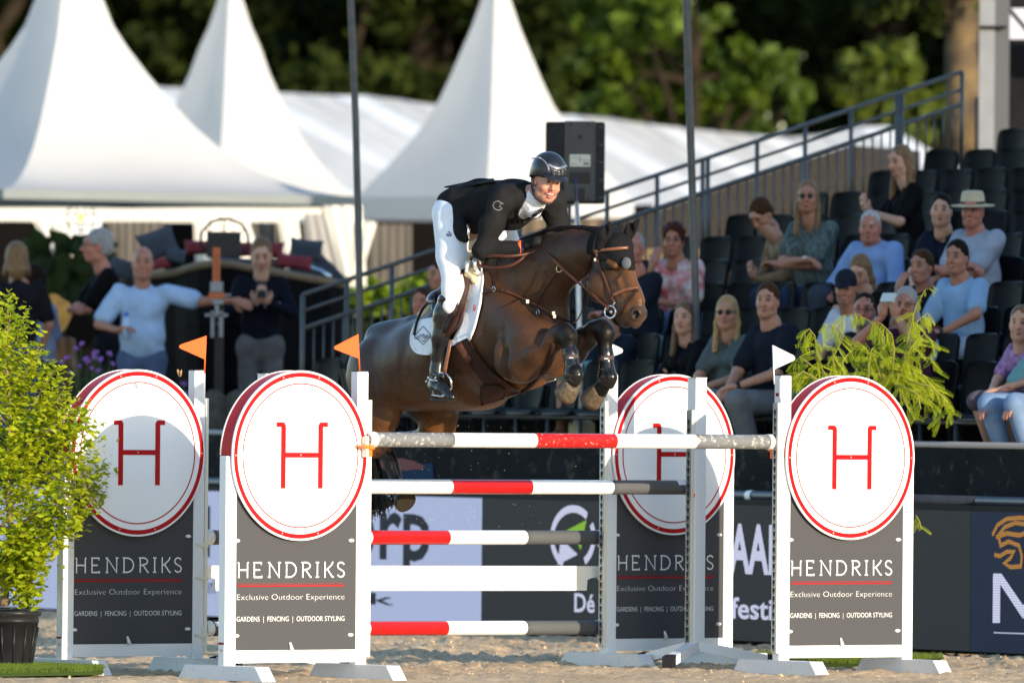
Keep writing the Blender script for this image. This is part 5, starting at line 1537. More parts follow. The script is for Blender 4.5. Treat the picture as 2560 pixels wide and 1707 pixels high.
HAIRC = {'brown': (.060, .030, .014), 'dark': (.018, .012, .009), 'blond': (.42, .25, .10), 'grey': (.30, .29, .28), 'white': (.45, .43, .41), 'auburn': (.06, .018, .014), 'lightbrown': (.15, .09, .045), 'ash': (.20, .115, .055)}
SKINS = {'a': (.40, .20, .13), 'b': (.34, .155, .10), 'c': (.46, .25, .17), 'd': (.38, .15, .10)}
def hairmat(c):
    return mat('hair_' + c, HAIRC[c], .5, var=.4, vscale=14, stretch=(6, 6, .8), spec=.15, bump=.3, bscale=30)
def make_person(label, headpx, Y=None, row=None, standing=False, body_yaw=135, head_yaw=165, nod=0, tilt=0, lean=.08, pose='lap', skin='a', hair='short', hc='brown',
                top=(.1, .1, .1), topmat=None, sleeve='short', bottom=(.03, .04, .08), bmat=None, legs='long', scale=1.0, male=True, glasses=None, extra=None, group='spectators seated in the stand', beard=None, child=False, hs=None, wide=1.0, collar=None, hip_z=None, off=0.0, face=True, smile=False, legyaw=0):
    hs = hs or ((.95 if not standing else 1.05) * scale ** .5)
    if row is not None: body_yaw -= 12
    if max(top) < .06: top = tuple(v * .5 for v in top)
    if max(bottom) < .06: bottom = tuple(v * .55 for v in bottom)
    if row is not None:
        ref = stand_at(headpx[0], row_off(row) - .06 + off); Y = ref.y
        hz = row_z(row) + .50 if hip_z is None else hip_z
        hc3 = at(headpx[0], headpx[1], Y)
    else:
        hc3 = at(headpx[0], headpx[1], Y); hz = hc3.z - .715 * scale
    Th = hc3.z - hz                                      # hip centre to head centre
    k = Th / .72 if not standing else scale               # torso scale
    rz = math.radians(body_yaw)                            # 180 faces the camera
    Rb = Matrix.Rotation(rz, 3, 'Z')
    # torso joints in the local frame (+y forward, +x is the person's right)
    Lx = Matrix.Rotation(-lean, 3, 'X')
    W = scale * wide * (.86 if row is not None else .93)
    up = lambda x, y, z: Lx @ Vector((x * W, y * scale, z * k))
    if not standing and lean > .25:
        k = k / math.cos(lean) * .98
    hip = Vector((0, 0, 0)); chest = up(0, 0, .36); neck = up(0, .015, .545); headc = up(0, .045, .715 / (1 if not standing else 1))
    headc.z = Th
    root_xy = Vector((hc3.x, hc3.y, 0)) - Rb @ Vector((headc.x, headc.y, 0))
    z0 = hz - .5 if not standing else hz - .93 * scale
    root = empty('person', (root_xy.x, root_xy.y, z0), label, 'person', group, rz)
    HZ = hz - z0
    o = lambda v: Vector(v) + Vector((0, 0, HZ))           # torso frame -> root frame
    sc = SKINS[skin]; skc = sc
    B = SDF(); T = SDF(); Lg = SDF(); Hd = SDF()
    sh = {s: up(s * .165, .0, .50) for s in (-1, 1)}
    # torso
    B.chain([o(up(0, 0, .02)), o(up(0, .0, .2)), o(chest)], [.095 * W, .09 * W, .10 * W], .05, sc, ((1, 0, 0), 1.3))
    B.cone(o(up(0, -.01, .48)), o(neck + Vector((0, 0, .03))), .06 * W, .052 * scale, .04, sc)
    B.cone(o(neck), o(headc - Vector((0, 0, .07))), .052 * scale, .05 * scale, .02, sc)
    fem = 0 if male or child else 1
    tc = top
    T.cone(o(up(0, .0, -.01 if not standing else .085)), o(up(0, .005, .20)), .118 * W, .110 * W, .05, tc, ((1, 0, 0), 1.36))
    T.cone(o(up(0, .005, .20)), o(up(0, .01, .40)), .110 * W, .118 * W, .05, tc, ((1, 0, 0), 1.34))
    T.cone(o(up(-.115, -.01, .455)), o(up(.115, -.01, .455)), .078 * W, .078 * W, .06, tc)
    T.cone(o(up(0, -.012, .47)), o(up(0, -.008, .532)), .08 * W, .062 * W, .04, tc)
    if fem:
        for s in (-1, 1): T.ell(o(up(s * .075, .095, .36)), np.array((.062, .055, .06)) * scale, None, .03, tc)
    if not male and not child: pass
    elif wide > 1.08: T.ell(o(up(0, .07, .16)), np.array((.13, .09, .13)) * scale, None, .05, tc)
    T.cone(o(up(0, .02, .66)), o(up(0, .005, .530)), .058 * scale, .058 * scale, .006, (-1, 0, 0), neg=True)   # neck opening
    if not male: T.ell(o(up(0, .10, .50)), np.array((.055, .06, .05)) * scale, None, .008, (-1, 0, 0), neg=True)
    # arms
    P = {'lap': ((.10, .32, .13, -.6, .8, -.3), (-.10, .30, .13, .6, .8, -.3)),
         'joined': ((.045, .36, .14, -.5, .8, -.2), (-.045, .35, .16, .5, .8, -.2)),
         'crossed': ((-.13, .235, .30, -1, .1, -.1), (.14, .215, .26, 1, .1, .2)),
         'chinR': ((.055, .22, .53, -.3, -.15, 1), (-.02, .25, .22, .9, .2, -.1)),
         'chinL': ((-.02, .25, .20, -.9, .2, 0), (-.055, .22, .53, .3, -.15, 1)),
         'phone': ((.05, .30, .34, -.35, .5, .7), (-.05, .30, .34, .35, .5, .7)),
         'phoneup': ((.05, .34, .42, -.35, .3, .8), (-.07, .30, .26, .45, .4, .3)),
         'camera': ((.075, .22, .66, -.35, .1, 1), (-.075, .22, .66, .35, .1, 1)),
         'knees': ((.15, .40, .10, 0, .8, -.5), (-.15, .40, .10, 0, .8, -.5)),
         'down': ((.26, .06, -.05, 0, .1, -1), (-.26, .06, -.05, 0, .1, -1)),
         'pocket': ((.2, .10, .0, -.3, .2, -1), (-.2, .10, .0, .3, .2, -1)),
         'fold': ((.02, .2, .26, -1, .2, 0), (-.02, .24, .22, 1, .2, 0)),
         'armback': ((.06, .34, .14, -.6, .7, -.2), (-.12, .32, .17, .8, .4, -.1)),
         'lean_out': ((.16, .26, .22, -.75, .4, .2), (-.70, .16, .44, -.9, .3, -.2)),
         'bottle': ((.16, .26, .22, -.75, .4, .2), (-.12, .3, .14, .6, .8, -.3))}[pose]
    ends = {}
    for s, A in ((1, P[0]), (-1, P[1])):
        wr = up(A[0], A[1], A[2]); out = Vector((s * 1.0, -.35, -.75))
        if pose in ('crossed', 'fold'): out = Vector((s * 1, .1, -.5))
        if pose.startswith('chin') and A[2] > .4: out = Vector((s * .2, .3, -1))
        if pose == 'camera': out = Vector((s * .9, .2, -.8))
        if pose == 'lean_out' and s < 0: out = Vector((0, -.2, -1))
        ul, fl = .285 * scale, .25 * scale
        if pose == 'armback' and s < 0: out = Vector((-1.6, -.2, .15))
        e, wr = ik(sh[s], wr, ul, fl, out)
        e_, w_ = o(e), o(wr); S_ = o(sh[s])
        B.chain([S_, e_, w_], [.046 * scale, .037 * scale, .024 * scale], .02, sc)
        d = Vector(A[3:]); nrm = (0, -.2, 1) if A[2] < .4 else (0, 1, .2)
        if pose in ('phone', 'phoneup'): nrm = (0, .6, -.5)
        if pose == 'camera' or (pose.startswith('chin') and A[2] > .4): nrm = (0, 1, 0)
        if pose in ('down', 'pocket'): nrm = (s, 0, 0)
        hand_sdf(Hd, w_, d, nrm, s, sc, .98 * scale, .45 if pose not in ('lap', 'knees') else .3)
        ends[s] = (w_, d.normalized(), e_)
        if sleeve == 'long': T.chain([S_, e_, e_.lerp(w_, .94)], [.062 * W, .050 * W, .036 * W], .03, tc)
        elif sleeve == 'short': T.chain([S_, S_.lerp(e_, .74)], [.067 * W, .070 * W], .03, tc)
        elif sleeve == 'rolled': T.chain([S_, e_, e_.lerp(w_, .15)], [.064 * W, .056 * W, .052 * W], .03, tc)
        elif sleeve == 'none': T.ell(S_, np.array((.055, .055, .05)) * scale, None, .03, tc)
    # legs
    bc = bottom
    if not standing:
        for s in (-1, 1):
            ly = math.radians(legyaw)
            h = Vector((s * .085 * scale, .0, HZ - .0)); kn = Vector((s * .13 * scale, .43 * scale, HZ + .02)); an = Vector((s * .12 * scale, (.46 if row != 0 else .26) * scale, HZ - .40 * scale))
            if ly: Rl = Matrix.Rotation(ly, 3, 'Z'); kn = Rl @ kn; an = Rl @ an
            B.chain([h, kn, an], [.07 * scale, .05 * scale, .036 * scale], .02, sc); B.cone(an, an + Vector((0, .1, -.04)), .036 * scale, .028, .02, sc)
            Lg.cone(h + Vector((0, -.02, 0)), kn, .094 * scale, .076 * scale, .04, bc)
            if legs == 'long': Lg.chain([kn, an], [.074 * scale, .056 * scale], .02, bc)
            elif legs == 'half': Lg.cone(h, h.lerp(kn, .9), .095 * scale, .088 * scale, .02, bc)
        Lg.cone(Vector((-.06, -.02, HZ + .02)), Vector((.06, -.02, HZ + .02)), .108 * scale, .108 * scale, .05, bc)
    else:
        for s in (-1, 1):
            h = Vector((s * .085 * scale, 0, HZ - .02)); kn = Vector((s * .10 * scale, .02, HZ * .52)); an = Vector((s * .11 * scale, -.01, .09))
            B.chain([h, kn, an], [.075 * scale, .05 * scale, .036 * scale], .02, sc); B.cone(an, an + Vector((0, .12, -.05)), .036, .028, .02, sc)
            Lg.chain([h, kn, an], [.094 * scale, .062 * scale, .05 * scale], .03, bc)
        Lg.cone(Vector((-.07, 0, HZ + .02)), Vector((.07, 0, HZ + .02)), .112 * scale, .112 * scale, .05, bc)
    # head
    Rh = Matrix.Rotation(math.radians(head_yaw - body_yaw), 3, 'Z') @ Matrix.Rotation(-nod, 3, 'X') @ Matrix.Rotation(tilt, 3, 'Y')
    hcn = o(headc)
    hd = head_sdf(hcn, Rh, hs, sc, (.36, .12, .10) if not male else (.34, .15, .12), male=male, beard=beard, eyes_closed=nod > .35, smile=smile,
                  brow=tuple(np.array(HAIRC[hc]) * .9))
    sdf_obj('body', [(B, .014), (hd, .0068), (Hd, .0062)], 0, M_SKIN, root, M=ORG[root.name])
    tm = topmat or mat('cloth_%d' % (abs(hash(top)) % 99999), top, .85, var=.18, vscale=9, bump=.25, bscale=24)
    bm_ = bmat or mat('trouser_%d' % (abs(hash(bottom)) % 99999), bottom, .85, var=.3, vscale=10, bump=.25, bscale=30)
    shirt = sdf_obj('top', T, .0115, tm, root, M=ORG[root.name], noise=.0075, nsc=8.5)
    sdf_obj('trousers' if legs == 'long' else 'shorts', Lg, .013, bm_, root, M=ORG[root.name], noise=.003, nsc=7)
    # hair
    HP = lambda x, y, z: np.array(hcn) + np.array(Rh) @ (np.array((x * .91, y, z)) * hs); r_ = lambda *a: np.array((a[0] * .92, a[1], a[2])) * hs
    H = SDF(); hm = hairmat(hc); RR = np.array(Rh)
    if hair in ('short', 'crop', 'long', 'bob', 'bun', 'curly', 'pony', 'cap', 'hat', 'receding'):
        g = {'short': .005, 'crop': .0, 'long': .004, 'bob': .008, 'bun': .003, 'curly': .010, 'pony': .002, 'cap': .003, 'hat': .002, 'receding': .0}[hair]
        H.ell(HP(0, -.020, .042), r_(.079 + g, .097 + g, .089 + g), RR, .02)
        H.ell(HP(0, -.035, -.01), r_(.076 + g * .8, .078 + g, .075), RR, .02)
        if hair in ('long', 'bob', 'pony'):
            nl = {'long': -.27, 'bob': -.10, 'pony': -.05}[hair]
            for s in (-1, 1):
                if hair != 'pony': H.chain([HP(s * .066, -.02, .03), HP(s * .080, -.022, -.07), HP(s * .088, .0 if hair == 'bob' else .035, nl)], [.020 * hs, .022 * hs, .020 * hs], .02, flat=(tuple(RR[:, 1]), 1.5))
            H.chain([HP(0, -.06, 0), HP(0, -.075, -.08), HP(0, -.075, nl)], [.06 * hs, .06 * hs, .045 * hs], .03)
        if hair == 'pony': H.chain([HP(0, -.10, .05), HP(-.02, -.16, -.05), HP(-.05, -.14, -.24)], [.035 * hs, .035 * hs, .018 * hs], .03)
        if hair == 'bun': H.ell(HP(0, -.09, .10), r_(.035, .035, .03), RR, .01)
        if hair == 'curly':
            rs_ = random.Random(3)
            for q_ in range(26):
                a_ = rs_.uniform(0, 2 * PI); b_ = rs_.uniform(-.2, 1.4); H.ell(HP(.085 * math.cos(a_) * math.cos(b_), -.015 + .10 * math.sin(a_) * math.cos(b_), .04 + .09 * math.sin(b_)), r_(.026, .026, .024), RR, .012)
        H.ell(HP(0, .104, -.030), r_(.066, .086, .108), RR, .012, (-1, 0, 0), neg=True); H.ell(HP(.012, .10, .055), r_(.040, .050, .034), RR, .012, (-1, 0, 0), neg=True)
        if hair == 'receding': H.ell(HP(0, .05, .10), r_(.06, .09, .06), RR, .012, (-1, 0, 0), neg=True)
        if hair in ('crop', 'short', 'receding', 'cap', 'hat', 'bun', 'pony'):
            for s in (-1, 1): H.ell(HP(s * .085, .02, -.03), r_(.03, .045, .05), RR, .008, (-1, 0, 0), neg=True)
            H.ell(HP(0, -.02, -.14), r_(.12, .14, .075), RR, .01, (-1, 0, 0), neg=True)
        sdf_obj('hair', H, .0075, hm, root, M=ORG[root.name], noise=.0036, nsc=34 if hair not in ('long', 'bob') else 20)
    elif hair == 'bald':
        H.ell(HP(0, -.03, .0), r_(.0785, .080, .06), RR, .02); H.ell(HP(0, .075, -.0), r_(.09, .09, .12), RR, .01, (-1, 0, 0), neg=True); H.ell(HP(0, -.0, .11), r_(.12, .14, .075), RR, .01, (-1, 0, 0), neg=True); H.ell(HP(0, -.02, -.12), r_(.12, .14, .07), RR, .01, (-1, 0, 0), neg=True)
        sdf_obj('hair', H, .008, hm, root, M=ORG[root.name])
    Mh = ORG[root.name] @ Matrix.Translation(hcn) @ Rh.to_4x4() @ Matrix.Scale(hs, 4)
    if glasses:
        mb = MB(); mb.M = Mh @ Matrix.Diagonal((.91, 1, 1, 1))
        mg = M_BLACKP
        for s in (-1, 1):
            if glasses == 'sun':
                mb.ball((s * .031, .098, .008), .024, 10, (1, .28, .80))
            else:
                mb.tube([(s * .031 + .021 * math.cos(t), .101, .008 + .016 * math.sin(t)) for t in np.linspace(0, 2 * PI, 14)], .0018, 5, cap=False)
            mb.tube([(s * .052, .097, .014), (s * .079, .04, .014), (s * .082, -.01, .005)], .0022, 5)
        mb.tube([(-.012, .102, .012), (0, .106, .014), (.012, .102, .012)], .002, 5)
        mb.build('glasses', mg, root, world=True)
    if hair == 'cap':
        C_ = SDF(); C_.ell(HP(0, -.012, .055), r_(.088, .107, .090), RR, .01); C_.ell(HP(0, .0, -.04), r_(.13, .15, .072), RR, .004, (-1, 0, 0), neg=True)
        C_.ell(HP(0, .115, .045), r_(.065, .075, .012), np.array(Rh @ Matrix.Rotation(-.25, 3, 'X')), .006)
        sdf_obj('cap', C_, .007, mat('navy_cap', (.012, .014, .024), .7, var=.1), root, M=ORG[root.name])
    if hair == 'hat':
        mb = MB(); mb.M = Mh @ Matrix.Translation((0, -.01, .045)) @ Matrix.Rotation(-.08, 4, 'X')
        mb.lathe([(.155, -.004), (.158, .0), (.12, .004), (.092, .010), (.088, .018), (.080, .078), (.070, .100), (.045, .104), (.02, .094), (.001, .092)], (0, 0, 0), 28)
        mb.lathe([(.088, .0), (.155, -.006)], (0, 0, 0), 28)
        ht = mb.build('straw_hat', mat('straw', (.50, .42, .27), .8, var=.2, vscale=60, bump=.3, bscale=120), root, world=True)
        mb = MB(); mb.M = Mh @ Matrix.Translation((0, -.01, .045)) @ Matrix.Rotation(-.08, 4, 'X'); mb.lathe([(.0935, .011), (.0905, .022), (.089, .03)], (0, 0, 0), 28); mb.build('hat_band', mat('hat_band', (.06, .05, .04), .8), ht, world=True)
    if not standing or True:
        for s in (-1, 1):
            an = Vector((s * .12 * scale, (.46 if row != 0 else .24) * scale, HZ - .40 * scale)) if not standing else Vector((s * .11 * scale, -.01, .09))
            F_ = SDF(); F_.cone(an + Vector((0, -.02, -.03)), an + Vector((0, .15 * scale, -.055)), .045 * scale, .033 * scale, .02, (.03, .03, .03), ((1, 0, 0), 1.15))
            sdf_obj('shoe', F_, .013, mat('shoe_dark', (.03, .03, .035), .5), root, M=ORG[root.name])
    if collar:
        mb = MB(); mb.M = ORG[root.name]
        p = o(up(0, -.005, .535))
        mb.tube([p + Vector((.062 * W * math.sin(t), .060 * math.cos(t) * scale, .010 - .020 * math.cos(t))) for t in np.linspace(.35, 2 * PI - .35, 18)], [.011] * 18, 6, flat=(Vector((1, 0, 0)), .9))
        mb.build('collar', mat('collar_%d' % (abs(hash(collar)) % 9999), collar, .8), root, world=True)
    root_info = dict(root=root, ends={s: (ORG[root.name] @ v[0], (ORG[root.name].to_3x3() @ v[1]).normalized(), ORG[root.name] @ v[2]) for s, v in ends.items()}, M=ORG[root.name], head=Mh, chest=lambda x, y, z: ORG[root.name] @ o(up(x, y, z)))
    return root_info

def q1s(x, y): return (1560 + x / 3.016, 480 + y / 3.016)
def q2s(x, y): return (2000 + x / 3.016, 380 + y / 3.016)
M_FLORAL = mat('floral_blouse', (.50, .46, .46), .8, col2=(.42, .045, .05), vscale=13)
M_LEAFP = mat('leaf_print_shirt', (.085, .12, .115), .85, col2=(.018, .03, .03), vscale=24, stretch=(2, 2, .7))
M_CHECK = mat('checked_shirt', (.26, .30, .38), .85, var=.2, vscale=60)
M_LILAC = mat('lilac_print', (.36, .20, .40), .85, col2=(.13, .06, .16), vscale=26)
M_JEANS = mat('blue_denim', (.055, .095, .19), .85, var=.35, vscale=7)
M_JEANSL = mat('pale_denim', (.16, .25, .40), .85, var=.3, vscale=7)
SP = make_person
SP('woman with glasses and auburn hair in a red floral blouse, hand at her chin', q1s(372, 372), row=3, body_yaw=150, head_yaw=172, pose='chinR', skin='b', hair='curly', hc='auburn', topmat=M_FLORAL, top=(.5, .46, .46), male=False, glasses='clear', bmat=M_JEANS, wide=1.1, scale=1.02)
SP('boy bending forward with lowered head in a tan jacket', q1s(1035, 170), row=4, body_yaw=120, head_yaw=140, nod=.75, lean=.5, pose='phone', skin='a', hair='short', hc='brown', top=(.20, .13, .06), sleeve='long', bmat=M_JEANS, scale=.92, legyaw=10)
p_leaf = SP('woman with sunglasses in a green leaf print shirt with folded arms', q1s(1385, 40), row=4, body_yaw=150, head_yaw=172, pose='crossed', skin='b', hair='long', hc='ash', topmat=M_LEAFP, top=(.08, .12, .11), male=False, glasses='sun', bottom=(.02, .03, .06), wide=1.06, scale=1.03)
SP('teenage girl with long brown hair, black jacket and white shirt in the front row', q1s(455, 955), row=0, body_yaw=135, head_yaw=160, pose='joined', skin='c', hair='long', hc='lightbrown', top=(.014, .014, .017), sleeve='long', male=False, bottom=(.12, .17, .25), scale=.93)
SP('blond woman with dark sunglasses in a grey green t-shirt', q1s(775, 915), row=0, body_yaw=145, head_yaw=168, pose='joined', skin='a', hair='long', hc='blond', top=(.085, .105, .105), male=False, glasses='sun', bottom=(.05, .06, .07), scale=1.0)
p_navy = SP('short haired man in a navy polo shirt and grey trousers beside the sunglasses woman', q1s(1080, 825), row=0, body_yaw=140, head_yaw=165, pose='joined', skin='a', hair='short', hc='brown', top=(.022, .028, .045), bottom=(.13, .135, .14), scale=1.1, wide=1.08, collar=(.02, .025, .04))
SP('red faced man mostly hidden behind the ears of the horse', q1s(70, 430), row=2, body_yaw=140, head_yaw=160, pose='crossed', skin='d', hair='receding', hc='grey', top=(.022, .03, .05), bottom=(.15, .3, .3), legs='half', scale=1.02, wide=1.1)
SP('person in a dark blue shirt and mint shorts behind the muzzle of the horse', (1520, 820), row=1, body_yaw=140, head_yaw=160, pose='crossed', skin='b', hair='short', hc='dark', top=(.02, .03, .055), bottom=(.18, .33, .31), legs='half', scale=1.0, lean=.3)
SP('young woman with long fair hair looking at her phone in the upper rows', (2250, 405), row=6, body_yaw=118, head_yaw=138, nod=.15, pose='phone', skin='c', hair='long', hc='ash', top=(.010, .010, .012), male=False, bottom=(.016, .017, .02), scale=1.0)
p_phone_up = 1
SP('white haired man in a pale blue shirt and dark vest', q2s(528, 575), row=4, body_yaw=150, head_yaw=168, pose='lap', skin='d', hair='crop', hc='white', top=(.17, .27, .50), sleeve='rolled', bottom=(.04, .05, .07), scale=1.08, wide=1.12)
SP('dark haired woman in a navy polo with a white emblem beside the straw hat man', q2s(1065, 445), row=4, body_yaw=155, head_yaw=172, pose='joined', skin='c', hair='short', hc='dark', top=(.016, .022, .045), male=False, bottom=(.03, .035, .05), scale=1.0)
SP('man in a straw hat and grey checked shirt with a camera strap', q2s(1300, 450), row=4, body_yaw=145, head_yaw=165, pose='crossed', skin='d', hair='hat', hc='grey', topmat=M_CHECK, top=(.26, .3, .38), bottom=(.1, .1, .1), scale=1.06, wide=1.12, glasses='clear')
SP('young woman in black looking down beside the boy in the navy cap', q2s(455, 905), row=2, body_yaw=140, head_yaw=158, nod=.45, lean=.25, pose='phone', skin='c', hair='long', hc='ash', top=(.012, .012, .014), sleeve='long', male=False, bottom=(.02, .02, .03), scale=.95)
p_cap = SP('young man in a navy cap and white polo shirt', q2s(345, 1030), row=1, body_yaw=150, head_yaw=168, nod=.15, pose='joined', skin='b', hair='cap', hc='dark', top=(.50, .53, .60), bottom=(.05, .06, .08), scale=.98, collar=(.5, .53, .6), lean=.15)
SP('young man in a dark shirt resting his fist on his mouth', q2s(915, 870), row=2, body_yaw=135, head_yaw=150, pose='chinR', skin='b', hair='short', hc='brown', top=(.02, .022, .028), bottom=(.03, .03, .04), scale=.98)
p_blue = SP('young man in a light blue polo shirt with a red wristband', q2s(1180, 800), row=2, body_yaw=145, head_yaw=158, pose='armback', skin='b', hair='short', hc='dark', top=(.20, .34, .52), bottom=(.30, .42, .55), scale=1.05, wide=1.05, collar=(.2, .34, .52))
SP('bearded man with glasses behind the top of the leafy bush', q2s(483, 1200), row=0, body_yaw=155, head_yaw=172, pose='lap', skin='d', hair='crop', hc='dark', top=(.03, .035, .045), bottom=(.04, .04, .05), scale=1.05, glasses='clear', beard=(.16, .14, .13))
p_cam = SP('grey haired woman photographing with a small pale camera', q2s(800, 1160), row=0, body_yaw=150, head_yaw=170, pose='camera', skin='b', hair='bob', hc='grey', top=(.06, .02, .04), male=False, bottom=(.04, .04, .05), scale=1.0, glasses='clear')
SP('small girl in a lilac patterned top at the right edge', q2s(1665, 1300), row=0, body_yaw=140, head_yaw=168, pose='joined', skin='c', hair='pony', hc='lightbrown', topmat=M_LILAC, top=(.36, .2, .4), male=False, child=True, bottom=(.1, .08, .1), legs='half', scale=.84, hip_z=row_z(0) + .52, hs=.98)
SP('person in blue jeans cut off by the right edge of the picture', (2610, 830), row=0, body_yaw=140, head_yaw=150, pose='knees', skin='b', hair='short', hc='brown', top=(.12, .3, .34), bmat=M_JEANSL, bottom=(.2, .3, .45), scale=1.0)
SP('child with a small face peering out behind the saddle of the horse', (1054, 758), row=1, body_yaw=150, head_yaw=165, pose='joined', skin='d', hair='long', hc='brown', top=(.03, .03, .03), male=False, child=True, scale=.85)
SP('dark haired person glimpsed behind the back of the rider', (1098, 690), row=2, body_yaw=120, head_yaw=130, pose='joined', skin='b', hair='short', hc='dark', top=(.02, .02, .02), scale=.9)
SP('person in a dark top half hidden behind the navy cap', (1990, 960), row=0, body_yaw=145, head_yaw=160, pose='lap', skin='b', hair='short', hc='brown', top=(.10, .14, .30), scale=.9, off=.1) if False else None
# small things they hold or wear
def small(name, par, m, fn, wr=True):
    mb = MB(); fn(mb); return mb.build(name, m, par, world=True)
def phone_obj(info, label, s=1, m=None, cat='phone', size=(.07, .012, .14)):
    e = info['ends'][s]; c = e[0] + e[1] * .10 + Vector((0, 0, .03)); e2 = info['ends'][-s]; c = (c + e2[0] + e2[1] * .1 + Vector((0, 0, .03))) / 2
    r = empty(label[1], c, label[0], cat); mb = MB(); mb.box(c, size, info['M'].to_3x3() @ Matrix.Rotation(.5, 3, 'X'), bev=.003); mb.build('casing', m or M_BLACKP, r, world=True)
w = p_leaf['ends'][1]; small('wrist_watch', p_leaf['root'], M_STICK, lambda mb: mb.ball(w[0] - w[1] * .0 + Vector((0, -.02, .01)), .02, 8, (1, .6, 1)))
w = p_blue['ends'][1]; small('red_wristband', p_blue['root'], mat('red_band', (.6, .04, .02), .6), lambda mb: (mb.tube([w[0] - w[1] * .006, w[0] + w[1] * .012], .030, 12), mb.tube([w[0] + Vector((0, -.03, 0)), w[0] + Vector((0, -.04, -.09))], [.006, .012], 6)))
w2 = p_blue['ends'][-1]; small('dark_watch', p_blue['root'], M_BLACKP, lambda mb: mb.tube([w2[0] - w2[1] * .02, w2[0] + w2[1] * .01], .030, 12))
w3 = p_navy['ends'][-1]; small('dark_watch', p_navy['root'], M_BLACKP, lambda mb: mb.tube([w3[0] - w3[1] * .02, w3[0] + w3[1] * .01], .031, 12))
phone_obj(p_cam, ('small pale camera held up by the grey haired woman', 'compact_camera'), m=mat('pale_camera', (.45, .5, .5), .4), cat='camera', size=(.11, .03, .065))

# ---------------------------------------------------------------- people standing on the terrace
g4 = lambda x, y: (x / 3.1354, 500 + y / 3.1354)
g5 = lambda x, y: (440 + x / 3.267, 520 + y / 3.267)
GT = 'people standing on the terrace'
SP('woman with blond bob seen from behind in a dark t-shirt at far left', g4(128, 470), Y=86.4, standing=True, body_yaw=15, head_yaw=10, pose='pocket', skin='b', hair='bob', hc='ash', top=(.02, .02, .026), bottom=(.04, .07, .14), male=False, scale=1.0, hip_z=1.42, group=GT)
SP('person in a pale blue shirt half hidden behind the woman with the bob', g4(245, 640), Y=87.2, standing=True, body_yaw=60, head_yaw=60, pose='pocket', skin='b', hair='short', hc='dark', top=(.30, .36, .52), bottom=(.04, .04, .05), scale=.98, hip_z=1.1, group=GT)
SP('grey haired man with glasses in black, turned to the left', g4(762, 365), Y=87, standing=True, body_yaw=100, head_yaw=95, pose='crossed', skin='d', hair='short', hc='grey', top=(.010, .010, .012), bottom=(.022, .024, .03), scale=1.04, hip_z=1.53, glasses='clear', wide=1.02, group=GT)
p_bald = SP('bald man in a light blue short sleeved shirt leaning on the orange post', g4(1118, 500), Y=85.9, standing=True, body_yaw=178, head_yaw=182, pose='lean_out', skin='b', hair='bald', hc='dark', top=(.30, .43, .62), bmat=M_JEANS, bottom=(.05, .1, .2), scale=1.02, hip_z=1.30, wide=1.12, lean=0, collar=(.33, .46, .66), group=GT)
p_ph = SP('young woman in a navy sweater and grey riding breeches looking at her phone', g5(698, 385), Y=86.4, standing=True, body_yaw=182, head_yaw=182, nod=.35, pose='phone', skin='c', hair='pony', hc='lightbrown', top=(.012, .015, .026), sleeve='long', male=False, bottom=(.115, .11, .11), scale=.98, hip_z=1.37, lean=0, group=GT)
phone_obj(p_ph, ('dark phone in the hands of the woman in the navy sweater', 'mobile_phone'))
mb = MB(); c = p_ph['chest'](0, .17, .33)
for k, dx in enumerate((-.15, -.125, -.10, .03, .055, .085, .11, .14)):
    a = c + Vector((dx, -.012 - .0, 0)); mb.box(a, (.016, .002, .045)); mb.box(a + Vector((.006, 0, .0)), (.018, .002, .008))
mb.build('chest_print', mat('chest_print', (.35, .37, .42), .8), p_ph['root'], world=True)
def bottle():
    e = p_bald['ends'][1]; c = e[0] + e[1] * .08
    r = empty('water_bottle', c, 'clear water bottle with a blue cap in the fist of the bald man', 'bottle')
    mb = MB(); mb.lathe([(.001, -.09), (.030, -.09), (.032, .03), (.028, .06), (.012, .09)], c, 14); mb.build('bottle_body', mat('clear_plastic', (.30, .42, .60), .15), r, world=True)
    mb = MB(); mb.lathe([(.016, .088), (.016, .115), (.001, .117)], c, 12); mb.build('cap', mat('blue_cap', (.01, .05, .4), .4), r, world=True)
bottle()
mb = MB(); a = p_bald['root']; mb.M = ORG[a.name]; mb.lathe([(.165, .955), (.166, .99)], (0, 0, 0), 24)
mb.build('belt', mat('brown_belt', (.03, .014, .01), .5), a)
# remove the empty seats people sit on is not needed: they sit in them; keep the ones whose shell would cut a body
for (j, px), o_ in list(SEATS.items()):
    o_['label'] = ''
# ================================================================== horse and rider
from mathutils.bvhtree import BVHTree
HD = Vector((.629, -.777, 0)).normalized(); HRT = Vector((-HD.y * -1, 0, 0))
HR = Vector((HD.y, -HD.x, 0))                      # right-hand side of the horse
H0 = Vector((-.146, 68.0, 0))
ZU = Vector((0, 0, 1))
c1 = lambda x, y: (880 + x / 2.8, 340 + y / 2.8)
c2 = lambda x, y: (880 + x / 2.8, 700 + y / 2.8)
def hp(px, l): return on_plane(px[0], px[1], H0 + HR * l, HR)
def A1(x, y, l=0.0): return hp(c1(x, y), l)
def A2(x, y, l=0.0): return hp(c2(x, y), l)
def AM(x, y, l, s):
    p = A1(x, y, l)
    return p if s > 0 else p - HR * 2 * l
COAT = (.060, .0275, .0135); COATD = (.019, .0105, .0065); BLK = (.006, .0052, .005); TAN = (.20, .075, .018); TAN2 = (.105, .044, .014)
